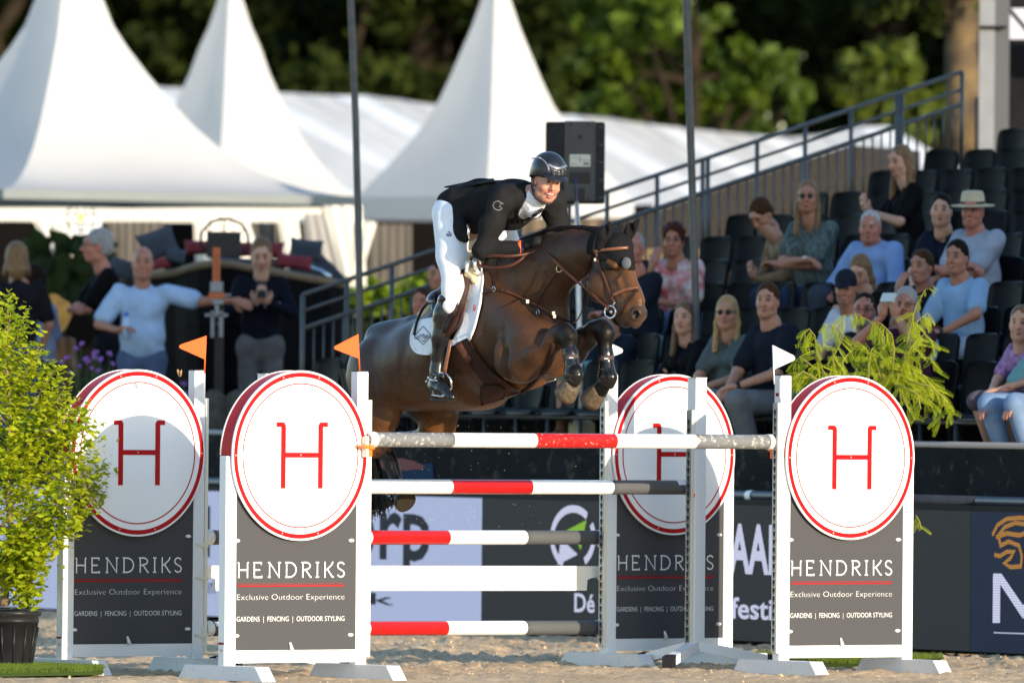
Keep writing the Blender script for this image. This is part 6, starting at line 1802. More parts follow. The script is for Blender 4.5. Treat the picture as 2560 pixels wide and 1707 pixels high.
def build_horse():
    S = SDF(); lat = tuple(HR)
    def ch(pts, rs, ws, k=.05, cols=None):
        for i in range(len(pts) - 1):
            f = (ws[i] / rs[i] + ws[i + 1] / rs[i + 1]) / 2
            S.cone(pts[i], pts[i + 1], rs[i], rs[i + 1], k, cols[i] if cols else COAT, (lat, f))
    # trunk
    ch([A2(150, 690), A2(285, 625), A2(542, 570), A2(800, 480), A2(975, 400), A2(1150, 395), A2(1300, 420)], [.165, .222, .252, .325, .375, .318, .205], [.165, .24, .262, .285, .265, .235, .205], .06, [COAT] * 6)
    S.cone(A2(420, 790), A2(900, 790), .10, .10, .08, TAN2, (lat, 2.0))
    # withers ridge and croup
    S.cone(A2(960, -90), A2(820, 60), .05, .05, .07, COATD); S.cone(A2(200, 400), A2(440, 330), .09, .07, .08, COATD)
    # neck
    ch([A1(1120, 1090), A1(1300, 1000), A1(1430, 900), A1(1560, 835), A1(1680, 800)], [.265, .222, .172, .142, .116], [.165, .135, .105, .09, .08], .06, [COAT, COAT, COAT, COAT])
    S.cone(A1(1180, 800), A1(1420, 735), .055, .045, .05, COATD); S.cone(A1(1420, 735), A1(1640, 705), .045, .04, .05, COATD)
    S.cone(A1(1425, 1110, -.02), A1(1420, 1260, -.02), .075, .085, .07, COAT)
    # shoulder blades and breast
    for l in (.20, -.17):
        S.cone(A2(960 - (l - 0) * 500, 40, l * .8), A2(1270 - l * 300, 430, l), .11, .15, .06, COAT, (lat, .6))
    S.ell(A2(1340, 470, .10), (.13, .13, .17), None, .06, COAT); S.ell(A2(1430, 480, -.10), (.13, .13, .17), None, .05, TAN2)
    S.ell(A2(1440, 545, -.12), (.10, .10, .10), None, .05, TAN); S.ell(A2(1215, 700, -.02), (.12, .10, .05), None, .05, TAN)
    # near fore
    S.chain([A2(1150, 500, .19), A2(1190, 590, .20), A2(1300, 500, .195), A2(1400, 425, .18), A2(1455, 378, .17)], [.13, .108, .092, .066, .054], .03, COAT)
    S.ell(A2(1120, 600, .2), (.10, .10, .085), None, .05, COAT)
    S.chain([A2(1440, 385, .17), A2(1488, 362, .17), A2(1520, 400, .17), A2(1522, 452, .17)], [.052, .049, .047, .038], .03, BLK); S.cone(A2(1475, 400, .17), A2(1500, 440, .17), .036, .03, .02, BLK)
    S.chain([A2(1518, 420, .17), A2(1524, 480, .17), A2(1545, 600, .17), A2(1560, 645, .17)], [.043, .035, .033, .046], .02, BLK)
    S.chain([A2(1560, 650, .17), A2(1530, 735, .17)], [.047, .045], .02, BLK)
    # far fore
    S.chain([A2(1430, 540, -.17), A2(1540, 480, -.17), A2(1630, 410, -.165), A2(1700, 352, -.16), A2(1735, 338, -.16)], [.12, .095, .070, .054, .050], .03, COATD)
    S.chain([A2(1700, 352, -.16), A2(1750, 334, -.16), A2(1778, 372, -.16), A2(1776, 440, -.16)], [.049, .046, .045, .037], .03, BLK); S.cone(A2(1735, 375, -.16), A2(1758, 420, -.16), .034, .03, .02, BLK)
    S.chain([A2(1774, 420, -.16), A2(1777, 480, -.16), A2(1785, 620, -.16), A2(1798, 665, -.16)], [.041, .035, .033, .046], .02, BLK)
    S.chain([A2(1790, 680, -.16), A2(1738, 775, -.16)], [.047, .046], .02, BLK)
    # near hind
    ch([A2(150, 640, .12), A2(185, 800, .17), A2(190, 950, .18), A2(165, 1060, .18), A2(95, 1165, .18)], [.19, .175, .135, .108, .078], [.13, .125, .10, .085, .065], .05, [COAT, COAT, TAN2, TAN])
    S.chain([A2(95, 1165, .18), A2(170, 1180, .18), A2(220, 1185, .17)], [.070, .052, .046], .03, TAN)
    S.chain([A2(220, 1190, .17), A2(268, 1290, .17), A2(308, 1420, .17), A2(318, 1462, .17)], [.040, .032, .032, .042], .02, BLK); S.chain([A2(318, 1462, .17), A2(345, 1520, .17)], [.038, .040], .02, BLK)
    # far hind
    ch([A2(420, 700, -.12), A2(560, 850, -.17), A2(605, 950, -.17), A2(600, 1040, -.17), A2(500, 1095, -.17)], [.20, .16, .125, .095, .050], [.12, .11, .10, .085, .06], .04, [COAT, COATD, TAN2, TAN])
    S.chain([A2(500, 1100, -.17), A2(340, 1112, -.17), A2(150, 1130, -.16)], [.05, .040, .042], .03, COATD); S.chain([A2(140, 1140, -.16), A2(150, 1300, -.16), A2(175, 1440, -.16), A2(185, 1500, -.16)], [.040, .030, .031, .040], .02, BLK)
    # muscle lines
    for P_, rr, kk in (([A1(1000, 900, .20), A1(1130, 1150, .24), A1(1300, 1330, .24)], .022, .06), ([A2(1040, 350, .30), A2(1060, 520, .31), A2(1110, 690, .27)], .016, .05),
                       ([A2(330, 480, .31), A2(300, 640, .31), A2(345, 830, .27)], .018, .05), ([A2(1230, 520, .30), A2(1330, 440, .28)], .012, .035), ([A2(1170, 640, .29), A2(1290, 590, .28)], .010, .03),
                       ([A1(1480, 760, .12), A1(1560, 900, .13), A1(1500, 1080, .12)], .012, .04), ([A2(1350, 330, .22), A2(1290, 420, .26), A2(1180, 480, .30)], .014, .05), ([A2(130, 700, .30), A2(160, 900, .28)], .016, .05)):
        for i in range(len(P_) - 1): S.cone(P_[i], P_[i + 1], rr, rr * .8, kk, (-1, 0, 0), neg=True)
    S.cone(A2(1500, 350, .205), A2(1540, 400, .20), .012, .010, .012, (.02, .016, .012)); S.cone(A2(1768, 345, -.13), A2(1780, 400, -.13), .012, .010, .012, (.02, .016, .012))
    # head
    Hs = SDF()
    def hc(pts, rs, fs, k, col):
        for i in range(len(pts) - 1): Hs.cone(pts[i], pts[i + 1], rs[i], rs[i + 1], k, col[i], (lat, (fs[i] + fs[i + 1]) / 2))
    hc([A1(1640, 815), A1(1770, 790), A1(1808, 930), A1(1872, 1075), A1(1945, 1190), A1(1985, 1245)], [.115, .098, .108, .090, .070, .058], [.75, .84, .78, .72, .82, .98], .03, [COAT, COATD, (.060, .029, .014), (.080, .036, .015), (.15, .062, .020)])
    for s in (1, -1):
        Hs.ell(AM(1735, 1045, .045, s), (.085, .088, .108), None, .035, (.045, .022, .011))
        Hs.cone(AM(1790, 1140, .04, s), AM(1880, 1240, .03, s), .045, .032, .03, COAT)
        Hs.cone(AM(1838, 905, .073, s), AM(1800, 880, .085, s), .022, .018, .015, (.09, .042, .016))      # brow
        Hs.cone(AM(1865, 1010, .056, s), AM(1920, 1130, .034, s), .014, .010, .03, (.12, .05, .017))                   # facial crest
    Hs.cone(A1(1912, 920, 0), A1(2003, 1160, 0), .045, .040, .03, (.11, .048, .017))
    Hs.cone(A1(1945, 1235, 0), A1(1925, 1300, 0), .052, .036, .03, (.03, .022, .018))
    Hs.cone(A1(2005, 1235, 0), A1(1985, 1305, 0), .046, .036, .02, (.05, .035, .028))
    for s in (1, -1):
        Hs.ell(AM(1990 if s > 0 else 1965, 1245, .034, s), (.034, .028, .036), None, .02, (.06, .036, .026))
        Hs.ell(AM(1985, 1252, .054, s), (.022, .026, .026), None, .008, (.006, .005, .005), neg=True)
    Hs.cone(A1(1905, 1290, 0), A1(1880, 1275, 0), .034, .028, .02, (.03, .022, .018))
    for s in (1, -1): Hs.ell(AM(1800, 918, .088, s), (.021, .021, .019), None, .002, (.004, .003, .003))
    r = empty('horse', H0 + ZU * 1.2, 'dark bay horse jumping over the poles with its forelegs folded', 'horse')
    mh = mat('horse_coat', COAT, .42, attr=True, var=.34, vscale=5, spec=.55, bump=.16, bscale=55)
    body = sdf_obj('body', [(S, .0135), (Hs, .0075)], 0, mh, r, noise=.0045, nsc=5.5)
    body_me = body.data
    M = ORG[body.name]
    vs = [M @ v.co for v in body_me.vertices]; fs = [tuple(p.vertices) for p in body_me.polygons]
    bvh = BVHTree.FromPolygons(vs, fs)
    # hooves
    mhoof = mat('hoof', (.13, .095, .055), .6, col2=(.06, .042, .026), vscale=60, bump=.2, bscale=90)
    for (a, b, l) in (((1545, 735), (1493, 800), .17), ((1735, 770), (1672, 842), -.16), ((346, 1522), (372, 1550), .17), ((188, 1515), (205, 1570), -.16)):
        P0, P1 = A2(*a, l), A2(*b, l); d = (P1 - P0).normalized()
        mb = MB(); mb.tube([P0 - d * .012, P0 + d * .01, P1 - d * .02, P1 + d * .012], [.046, .053, .066, .068], 22)
        o = mb.build('hoof', mhoof if a[1] < 1000 else mat('dark_hoof', (.03, .024, .018), .5), r, world=True)  # hind hooves get a darker colour
        if a[1] > 1000: continue
        mb = MB(); mb.tube([P1 + d * .0125, P1 + d * .0165], [.058, .060], 22); mb.build('horseshoe', M_METAL, o, world=True)
    # protective boots on the forelegs
    mboot = mat('black_boot_shell', (.007, .0065, .0065), .25, spec=1.2)
    mstr = mat('boot_strap', (.07, .055, .055), .5)
    for pts, l, kn in ((((1520, 455), (1530, 520), (1542, 600), (1545, 665), (1530, 715)), .17, 'near'), (((1772, 440), (1777, 520), (1785, 620), (1782, 680), (1765, 740)), -.16, 'far')):
        P = [A2(x, y, l) for x, y in pts]
        B = SDF(); B.chain(P, [.041, .043, .042, .050, .034], .02, (1, 1, 1)); B.ell(P[3] + HD * .03 - ZU * .0, (.040, .040, .055), None, .02); B.cone(P[3] - ZU * .0 + HD * .045, P[4] + HD * .06, .032, .02, .02)
        o = sdf_obj('tendon_boot', B, .008, mboot, r)
        for t in (1, 2):
            q_ = P[t].lerp(P[t + 1], .3); d = (P[t + 1] - P[t]).normalized(); mb = MB(); mb.tube([q_ - d * .014, q_ + d * .014], .0475 if t == 1 else .0480, 20); mb.build('strap', mstr, o, world=True)
            mb = MB(); mb.box(q_ + Vector((0, -.0478, 0)), (.024, .003, .005)); mb.build('strap_print', M_PRINT, o, world=True)
    # braided mane
    for i in range(15):
        t = i / 14; x = 1350 + 400 * t; y = 662 - 18 * math.sin(t * PI) + 6 * (i % 2) - 8 * t
        mb = MB(); mb.ball(A1(x, y, .012) - ZU * .004, .0185, 8, (1.15, 1, .85)); mb.build('mane_braid', mat('mane_black', (.010, .008, .008), .5, bump=.5, bscale=120), r, world=True)
    mb = MB(); mb.tube([A1(1180, 738), A1(1340, 690), A1(1460, 668), A1(1600, 662), A1(1740, 668)], [.016, .026, .034, .034, .028], 10); mb.build('mane_crest', MATS['mane_black'], r, world=True)
    # ears inside the black bonnet
    me_ = mat('black_bonnet', (.012, .012, .013), .75, bump=.6, bscale=160)
    for s, base, tip in ((1, (1752, 745), (1806, 602)), (-1, (1905, 725), (2012, 582))):
        E = SDF(); b_, t_ = A1(*base, .085 * s), A1(*tip, .10 * s); mid = b_.lerp(t_, .45) - HD * .006
        E.chain([b_ - ZU * .02, mid, t_], [.040, .046, .007], .01, flat=(tuple((HD * .6 + HR * s * .2).normalized()), .62))
        E.ell(mid + Vector((.004, -.034, 0)), (.016, .02, .05), None, .01, neg=True)
        sdf_obj('ear', E, .0065, me_, r)
    E = SDF()
    for a, b, ra, rb, f in ((A1(1690, 790), A1(1772, 785), .112, .116, .88), (A1(1772, 785), A1(1820, 920), .117, .128, .86)):
        E.cone(a, b, ra, rb, .02, (1, 1, 1), (lat, f))
    E.cone(A1(1785, 755), A1(1868, 772), .080, .074, .03, (1, 1, 1), (lat, 1.1)); E.cone(A1(1868, 772), A1(1902, 900), .074, .066, .03, (1, 1, 1), (lat, 1.1)); E.cone(A1(1902, 900), A1(1940, 935, 0), .060, .036, .02)
    dn = (HD * -.32 - ZU * .95).normalized(); E.ell(A1(1800, 884, .08) + dn * 1.2, (1.2, 1.2, 1.2), None, .004, (-1, 0, 0), neg=True)
    E.ell(A1(1735, 760) - HD * 1.0 + ZU * .05, (1.0, 1.0, 1.0), None, .004, (-1, 0, 0), neg=True)
    bon = sdf_obj('ear_bonnet', E, .007, me_, r, noise=.0015, nsc=22)
    global BONB
    BONB = BVHTree.FromPolygons([ORG[bon.name] @ v.co for v in bon.data.vertices], [tuple(p.vertices) for p in bon.data.polygons])
    mb = MB(); c = A1(1905, 890, .045); mb.ball(c - HD * -.02, .034, 14, (.9, .35, 1.05), Matrix.Rotation(math.radians(-20), 3, 'Z')); mb.build('bonnet_badge', mat('grey_badge', (.10, .105, .115), .6), bon, world=True)
    mb = MB(); mb.tube([A1(1915, 745, -.09) , A1(1945, 718, -.10)], .006, 6); mb.build('bonnet_tag', mat('red_tag', (.5, .05, .04), .6), bon, world=True)
    # tail
    rs = random.Random(8); mb = MB()
    for i in range(420):
        u = rs.random(); x0 = 20 + 60 * u + rs.uniform(-20, 20); cl = rs.choice((0, 1, 2)); x1 = (95, 165, 285)[cl] + rs.gauss(0, 17); x2 = (110, 190, 330)[cl] + rs.gauss(0, 38); l = rs.uniform(-.05, .05); yend = (1630, 1600, 1555)[cl] + rs.uniform(-60, 60)
        if x2 > 385: x2 = 385 - rs.uniform(0, 30)
        mb.tube([A2(x0 - 90, 620, l * .5), A2(x0 - 20, 950, l), A2(x1 - 30, 1200, l), A2(x1 + 10 * (cl), 1370, l), A2(x2, yend, l + rs.uniform(-.03, .03))], [.006, .006, .0055, .006, .0015], 4, cap=False)
    tl = mb.build('tail', mat('tail_hair', (.012, .009, .008), .4, var=.4, vscale=30), r, world=True); tl['kind'] = 'stuff'
    return r, bvh
horse, HBVH = build_horse()

def cast(px, off=.004, l=.28, bvhs=None):
    """camera ray onto the horse (or cloth) surface, lifted by off"""
    d = ray(*px).normalized(); best = None
    for b in (bvhs or [HBVH]):
        loc, nor, idx, dist = b.ray_cast(CAMP, d)
        if loc is not None and (best is None or dist < best[2]): best = (loc, nor, dist)
    if best is None:
        return hp(px, l), HR.copy()
    n = best[1]
    if n.dot(d) > 0: n = -n
    return best[0] + n * off, n
def sheet(name, L, R_, m, par, cols=6, off=.006, th=.006, l=.28, cf=c1, bvhs=None, flatten=None):
    """cloth or leather laid on the horse between two edges given in the enlarged view"""
    n = len(L); G = []; 
    for j in range(n):
        row = []
        for i in range(cols + 1):
            t = i / cols; p = (L[j][0] * (1 - t) + R_[j][0] * t, L[j][1] * (1 - t) + R_[j][1] * t)
            a, nn = cast(cf(*p), off, l, bvhs); row.append(a)
        G.append(row)
    for _ in range(2):      # relax so that the sheet lies smoothly
        G2 = [[v.copy() for v in row] for row in G]
        for j in range(n):
            for i in range(cols + 1):
                nb = [G[a][b] for a, b in ((j - 1, i), (j + 1, i), (j, i - 1), (j, i + 1)) if 0 <= a < n and 0 <= b <= cols]
                avg = sum(nb, Vector()) / len(nb); dd = (G[j][i] - CAMP).normalized()
                dep = (avg - G[j][i]).dot(dd); G2[j][i] = G[j][i] + dd * max(-.02, min(.0, dep)) * .6
        G = G2
    m_ = cols + 1; out = (HR * .55 + Vector((0, -1, 0)) * .45).normalized()
    vs = [v + out * th for row in G for v in row] + [v for row in G for v in row]; nb = n * m_
    fs = []
    for j in range(n - 1):
        for i in range(cols):
            fs.append([j * m_ + i, (j + 1) * m_ + i, (j + 1) * m_ + i + 1, j * m_ + i + 1]); fs.append([nb + j * m_ + i, nb + j * m_ + i + 1, nb + (j + 1) * m_ + i + 1, nb + (j + 1) * m_ + i])
        for i in (0, cols): fs.append([j * m_ + i, nb + j * m_ + i, nb + (j + 1) * m_ + i, (j + 1) * m_ + i])
    for i in range(cols):
        for j in (0, n - 1): fs.append([j * m_ + i, j * m_ + i + 1, nb + j * m_ + i + 1, nb + j * m_ + i])
    mb = MB(); mb.add(vs, fs, True)
    return mb.build(name, m, par, world=True)
def interp(pts, n):
    P = [Vector((p[0], p[1])) for p in pts]; L = [0]
    for i in range(1, len(P)): L.append(L[-1] + (P[i] - P[i - 1]).length)
    out = []
    for k in range(n):
        t = L[-1] * k / (n - 1); i = 1
        while i < len(L) - 1 and L[i] < t: i += 1
        f = (t - L[i - 1]) / max(1e-6, L[i] - L[i - 1]); out.append(tuple(P[i - 1].lerp(P[i], f)))
    return out
def strap(name, pts, w, m, par, off=.006, cf=c1, l=.28, n=14, free=None, bvhs=None):
    """leather strap on the surface; free = list of l values per point to leave the surface"""
    q_ = interp(pts, n); P = []
    for i, p in enumerate(q_):
        if free is not None:
            t = i / (n - 1) * (len(free) - 1); a = int(min(t, len(free) - 2)); lv = free[a] * (1 - (t - a)) + free[a + 1] * (t - a)
            P.append(hp(cf(*p), lv))
        else:
            P.append(cast(cf(*p), off, l, bvhs)[0])
    for _ in range(2): P = [P[0]] + [(P[i - 1] + P[i] * 2 + P[i + 1]) / 4 for i in range(1, len(P) - 1)] + [P[-1]]
    mb = MB(); mb.tube(P, w / 2, 8, flat=((HR * .5 + Vector((0, -1, 0)) * .5), .35)); return mb.build(name, m, par, world=True)

M_LEA = mat('brown_leather', (.085, .030, .017), .35, spec=.5, var=.25, vscale=30)
M_LEAD = mat('dark_leather', (.028, .012, .010), .33, spec=.5, var=.25, vscale=30)
M_LEAL = mat('tan_leather', (.20, .075, .035), .35, spec=.5, var=.2, vscale=30)
M_SHEEP = mat('sheepskin', (.74, .60, .37), .95, spec=.0, bump=.22, bscale=90, var=.2, vscale=20)
M_PAD = mat('white_quilt', (.76, .77, .80), .8, spec=.1, bump=.2, bscale=34)
M_SILVER = mat('polished_steel', (.65, .66, .68), .18, metal=1.0)
M_BRASS = mat('brass_ring', (.60, .45, .18), .3, metal=.9)
def tack():
    # saddle pad
    r = empty('saddle_pad', A1(700, 1200, .28), 'white quilted saddle pad edged in white under the saddle', 'saddle pad')
    sheet('front_panel', interp([(800, 880), (790, 1050), (780, 1300), (700, 1470)], 12), interp([(890, 862), (930, 990), (915, 1180), (870, 1360), (835, 1430)], 12), M_PAD, r, off=.010, th=.010)
    rr = sheet('rear_panel', interp([(492, 1290), (448, 1350), (428, 1430), (440, 1490), (475, 1520)], 10), interp([(600, 1270), (600, 1350), (600, 1420), (600, 1480), (580, 1522)], 10), M_PAD, r, off=.010, th=.010)
    sheet('girth_strap', interp([(690, 1440), (700, 1472)], 3), interp([(840, 1375), (850, 1420)], 3), M_PAD, r, off=.016, th=.008)
    strap('buckle', [(702, 1442), (722, 1446)], .02, M_SILVER, r, off=.024, n=3)
    strap('edge_binding', [(892, 862), (931, 990), (916, 1180), (872, 1360), (836, 1432)], .012, mat('white_piping', (.8, .8, .8), .5), r, off=.022)
    strap('edge_binding', [(492, 1290), (448, 1350), (428, 1430), (440, 1490), (478, 1522), (560, 1524)], .012, MATS['white_piping'], r, off=.022)
    strap('red_tag', [(882, 1188), (876, 1228)], .012, MATS['red_tag'], r, off=.026, n=3)
    # embroidered lettering LeMieux in a lozenge
    o = A1(515, 1440, .30); ink = mat('navy_thread', (.02, .025, .06), .7)
    cpt = cast(c1(515, 1410), .026)[0]
    mb = MB(); mb.M = Matrix.Translation(cpt) @ Matrix.Rotation(math.atan2(-HR.x, HR.y) + PI, 4, 'Z') @ Matrix.Rotation(-.06, 4, 'Y')
    text_mb(mb, 'LeMieux', -.075, .115, -.012, .030, 0); mb.build('lettering', ink, r, world=True)
    for a, b in (((462, 1405), (520, 1340)), ((520, 1340), (575, 1405)), ((462, 1405), (520, 1462)), ((520, 1462), (575, 1400)), ((512, 1430), (522, 1442)), ((522, 1442), (542, 1412))):
        strap('lozenge_line', [a, b], .004, ink, r, off=.024, n=4)
    # saddle
    s = empty('saddle', A1(700, 1150, .3), 'brown leather jumping saddle with sheepskin edging under the rider', 'saddle')
    sheet('flap', interp([(740, 960), (700, 1100), (690, 1250), (690, 1400)], 12), interp([(838, 955), (868, 1020), (840, 1180), (790, 1330), (712, 1405)], 12), M_LEA, s, off=.040, th=.016)
    sheet('inner_flap', interp([(722, 985), (690, 1150), (690, 1380)], 10), interp([(800, 975), (808, 1100), (775, 1260), (705, 1385)], 10), M_LEAD, s, off=.060, th=.010)
    C = SDF(); C.chain([A1(560, 1150, .10), A1(590, 1130, 0), A1(690, 1130, -.14)], [.032, .036, .032], .02); C.cone(A1(610, 1160, 0), A1(900, 900, 0), .055, .06, .04, (1, 1, 1), (tuple(HR), 1.5)); C.cone(A1(565, 1155, .12), A1(590, 1230, .2), .026, .026, .03)
    sdf_obj('seat', C, .010, M_LEAD, s)
    C = SDF(); C.chain([A1(500, 1255, .14), A1(560, 1215, .13), A1(600, 1200, .1)], [.035, .04, .03], .02); sdf_obj('rear_sheepskin', C, .009, M_SHEEP, s, noise=.004, nsc=14)
    C = SDF(); C.chain([A1(1000, 868, -.03), A1(910, 850, .05), A1(835, 862, .13), A1(812, 915, .19), A1(838, 965, .23), A1(858, 1005, .25)], [.030, .046, .050, .048, .040, .024], .02); sdf_obj('pommel_sheepskin', C, .009, M_SHEEP, s, noise=.004, nsc=14)
    strap('cantle_strap', [(590, 1165), (520, 1240), (487, 1320), (472, 1400)], .020, M_LEAD, s, off=.035)
    # girth with belly guard
    g = empty('belly_guard', A2(950, 700, .25), 'dark brown leather girth with wide stud guard speckled with sand', 'girth')
    mg = mat('dark_girth', (.034, .017, .013), .42, dirt=(.45, .36, .24), dscale=60, dthr=.70)
    sheet('girth', interp([(748, 440), (800, 530), (880, 640), (935, 720), (905, 855)], 14), interp([(822, 405), (880, 500), (975, 620), (1080, 700), (1190, 775)], 14), mg, g, cf=c2, off=.012, th=.012)
    sheet('guard_edge', interp([(915, 720), (910, 800), (908, 858)], 6), interp([(1050, 720), (1090, 770), (1060, 812)], 6), mg, g, cf=c2, off=.022, th=.010, cols=8)
    strap('billet', [(765, 440), (812, 520), (850, 560)], .05, M_LEA, g, off=.03, cf=c2, n=6)
    strap('breast_strap', [(1190, 775), (1290, 690), (1360, 600), (1385, 520), (1410, 440)], .030, mg, g, off=.012, cf=c2)
    # breastplate
    b = empty('breastplate', A1(1200, 1150, .2), 'thin brown breastplate straps across the shoulder of the horse', 'breastplate')
    strap('shoulder_strap', [(858, 1122), (930, 1105), (1000, 1085), (1060, 1095)], .017, M_LEAD, b, off=.012)
    strap('shoulder_strap', [(1060, 1095), (1160, 1118), (1240, 1150), (1340, 1200), (1410, 1262)], .019, M_LEA, b, off=.012)
    strap('wither_strap', [(1000, 1085), (1002, 990), (1020, 880), (1035, 850)], .012, M_LEAD, b, off=.010)
    strap('far_strap', [(1410, 1262), (1460, 1280), (1510, 1290)], .016, M_LEAD, b, off=.010, n=5)
    strap('martingale_strap', [(1312, 1242), (1302, 1180), (1340, 1090), (1400, 1000), (1462, 935)], .011, M_LEAD, b, off=.014)
    for (x, y) in ((1000, 1085), (1310, 1242)):
        c = cast(c1(x, y), .018)[0]; mb = MB(); mb.tube([c + HD * (.014 * math.cos(t)) + ZU * (.014 * math.sin(t)) for t in np.linspace(0, 2 * PI, 14)], .003, 6, cap=False); mb.build('ring', M_SILVER, b, world=True)
    for (x, y) in ((1242, 1152), (1410, 1250), (1412, 1275)):
        c = cast(c1(x, y), .02)[0]; mb = MB(); mb.box(c, (.020, .006, .026), bev=.002); mb.build('buckle', M_SILVER, b, world=True)
    c = cast(c1(1466, 925), .02)[0]; mb = MB(); mb.tube([c + HD * (.026 * math.cos(t)) + ZU * (.019 * math.sin(t)) for t in np.linspace(0, 2 * PI, 22)], .0038, 8, cap=False); mb.build('martingale_ring', M_BRASS, b, world=True)
    # bridle with reins
    d = empty('bridle', A1(1800, 1000, .1), 'brown leather bridle with silver bit on the head of the horse', 'bridle')
    strap('browband', [(1700, 808), (1760, 798), (1850, 788), (1925, 784)], .020, M_LEAL, d, off=.008, bvhs=[HBVH, BONB])
    strap('headpiece', [(1742, 672), (1712, 720), (1700, 810)], .022, M_LEAD, d, off=.008, bvhs=[HBVH, BONB])
    strap('cheekpiece', [(1712, 810), (1722, 870), (1760, 970), (1800, 1070), (1842, 1175)], .017, M_LEA, d, off=.008, bvhs=[HBVH, BONB])
    strap('throatlash', [(1700, 815), (1668, 880), (1630, 985), (1628, 1040)], .010, M_LEAD, d, off=.010)
    strap('noseband', [(1832, 1112), (1900, 1082), (1960, 1068), (1998, 1075)], .022, M_LEAL, d, off=.010)
    strap('flash_strap', [(1992, 1085), (1950, 1140), (1905, 1205), (1868, 1255), (1858, 1275)], .015, M_LEAD, d, off=.010)
    for (x, y) in ((1722, 868), (1990, 1088)):
        c = cast(c1(x, y), .016)[0]; mb = MB(); mb.box(c, (.022, .008, .022), bev=.003); mb.build('keeper', M_SILVER if y < 900 else M_LEAD, d, world=True)
    c = cast(c1(1828, 1225), .022)[0]; mb = MB()
    mb.tube([c + HD * (.050 * math.cos(t)) + ZU * (.036 * math.sin(t)) for t in np.linspace(0, 2 * PI, 26)], .0055, 8, cap=False); mb.tube([c + ZU * .034 + HD * .02, c + ZU * .058 + HD * .045], .006, 8); mb.ball(c + HD * .01, .012, 10); mb.build('bit', M_SILVER, d, world=True)
    strap('rein', [(1318, 776), (1390, 845), (1466, 925), (1560, 1010), (1660, 1085), (1750, 1175), (1795, 1205)], .016, M_LEA, d, free=[.09, .12, .125, .14, .13, .11, .105], n=20)
    strap('rein_end', [(1318, 790), (1250, 822), (1120, 842), (960, 838), (850, 836), (812, 852), (830, 880), (900, 912), (1000, 926), (1110, 912), (1180, 870), (1214, 832)], .019, M_LEA, d, free=[.08, .12, .2, .26, .28, .28, .28, .27, .26, .24, .2, .14], n=34)
    strap('far_rein', [(1622, 1070), (1628, 1140), (1610, 1230), (1575, 1300), (1540, 1312)], .011, M_LEAD, d, free=[-.06, -.12, -.15, -.12, -.08], n=14)
    # stirrup
    t = empty('stirrup', A2(640, 720, .36), 'polished steel stirrup with brown leather round the near boot of the rider', 'stirrup')
    P = [(566, 806), (572, 730), (590, 672), (622, 648), (660, 652), (690, 690), (698, 740), (690, 790)]
    mb = MB(); mb.tube([A2(x, y, .38 - .05 * (i / 7)) for i, (x, y) in enumerate(P)], [.0075] * 8, 8); mb.tube([A2(566, 806, .40), A2(628, 812, .40), A2(690, 790, .33)], .012, 8, flat=(ZU, .5)); mb.build('iron', M_SILVER, t, world=True)
    strap('stirrup_leather', [(690, 420), (672, 520), (655, 600), (648, 652)], .024, M_LEAL, t, cf=c2, free=[.37, .385, .385, .385], n=8)
    t = empty('stirrup', A2(1350, 690, -.36), 'far stirrup glimpsed beside the far boot of the rider', 'stirrup')
    mb = MB(); mb.tube([A2(1310, 722, -.36), A2(1350, 716, -.36), A2(1418, 690, -.36)], .008, 8, flat=(ZU, .6)); mb.tube([A2(1392, 612, -.36), A2(1408, 650, -.36), A2(1415, 690, -.36)], .005, 6); mb.build('iron', M_SILVER, t, world=True)
tack()

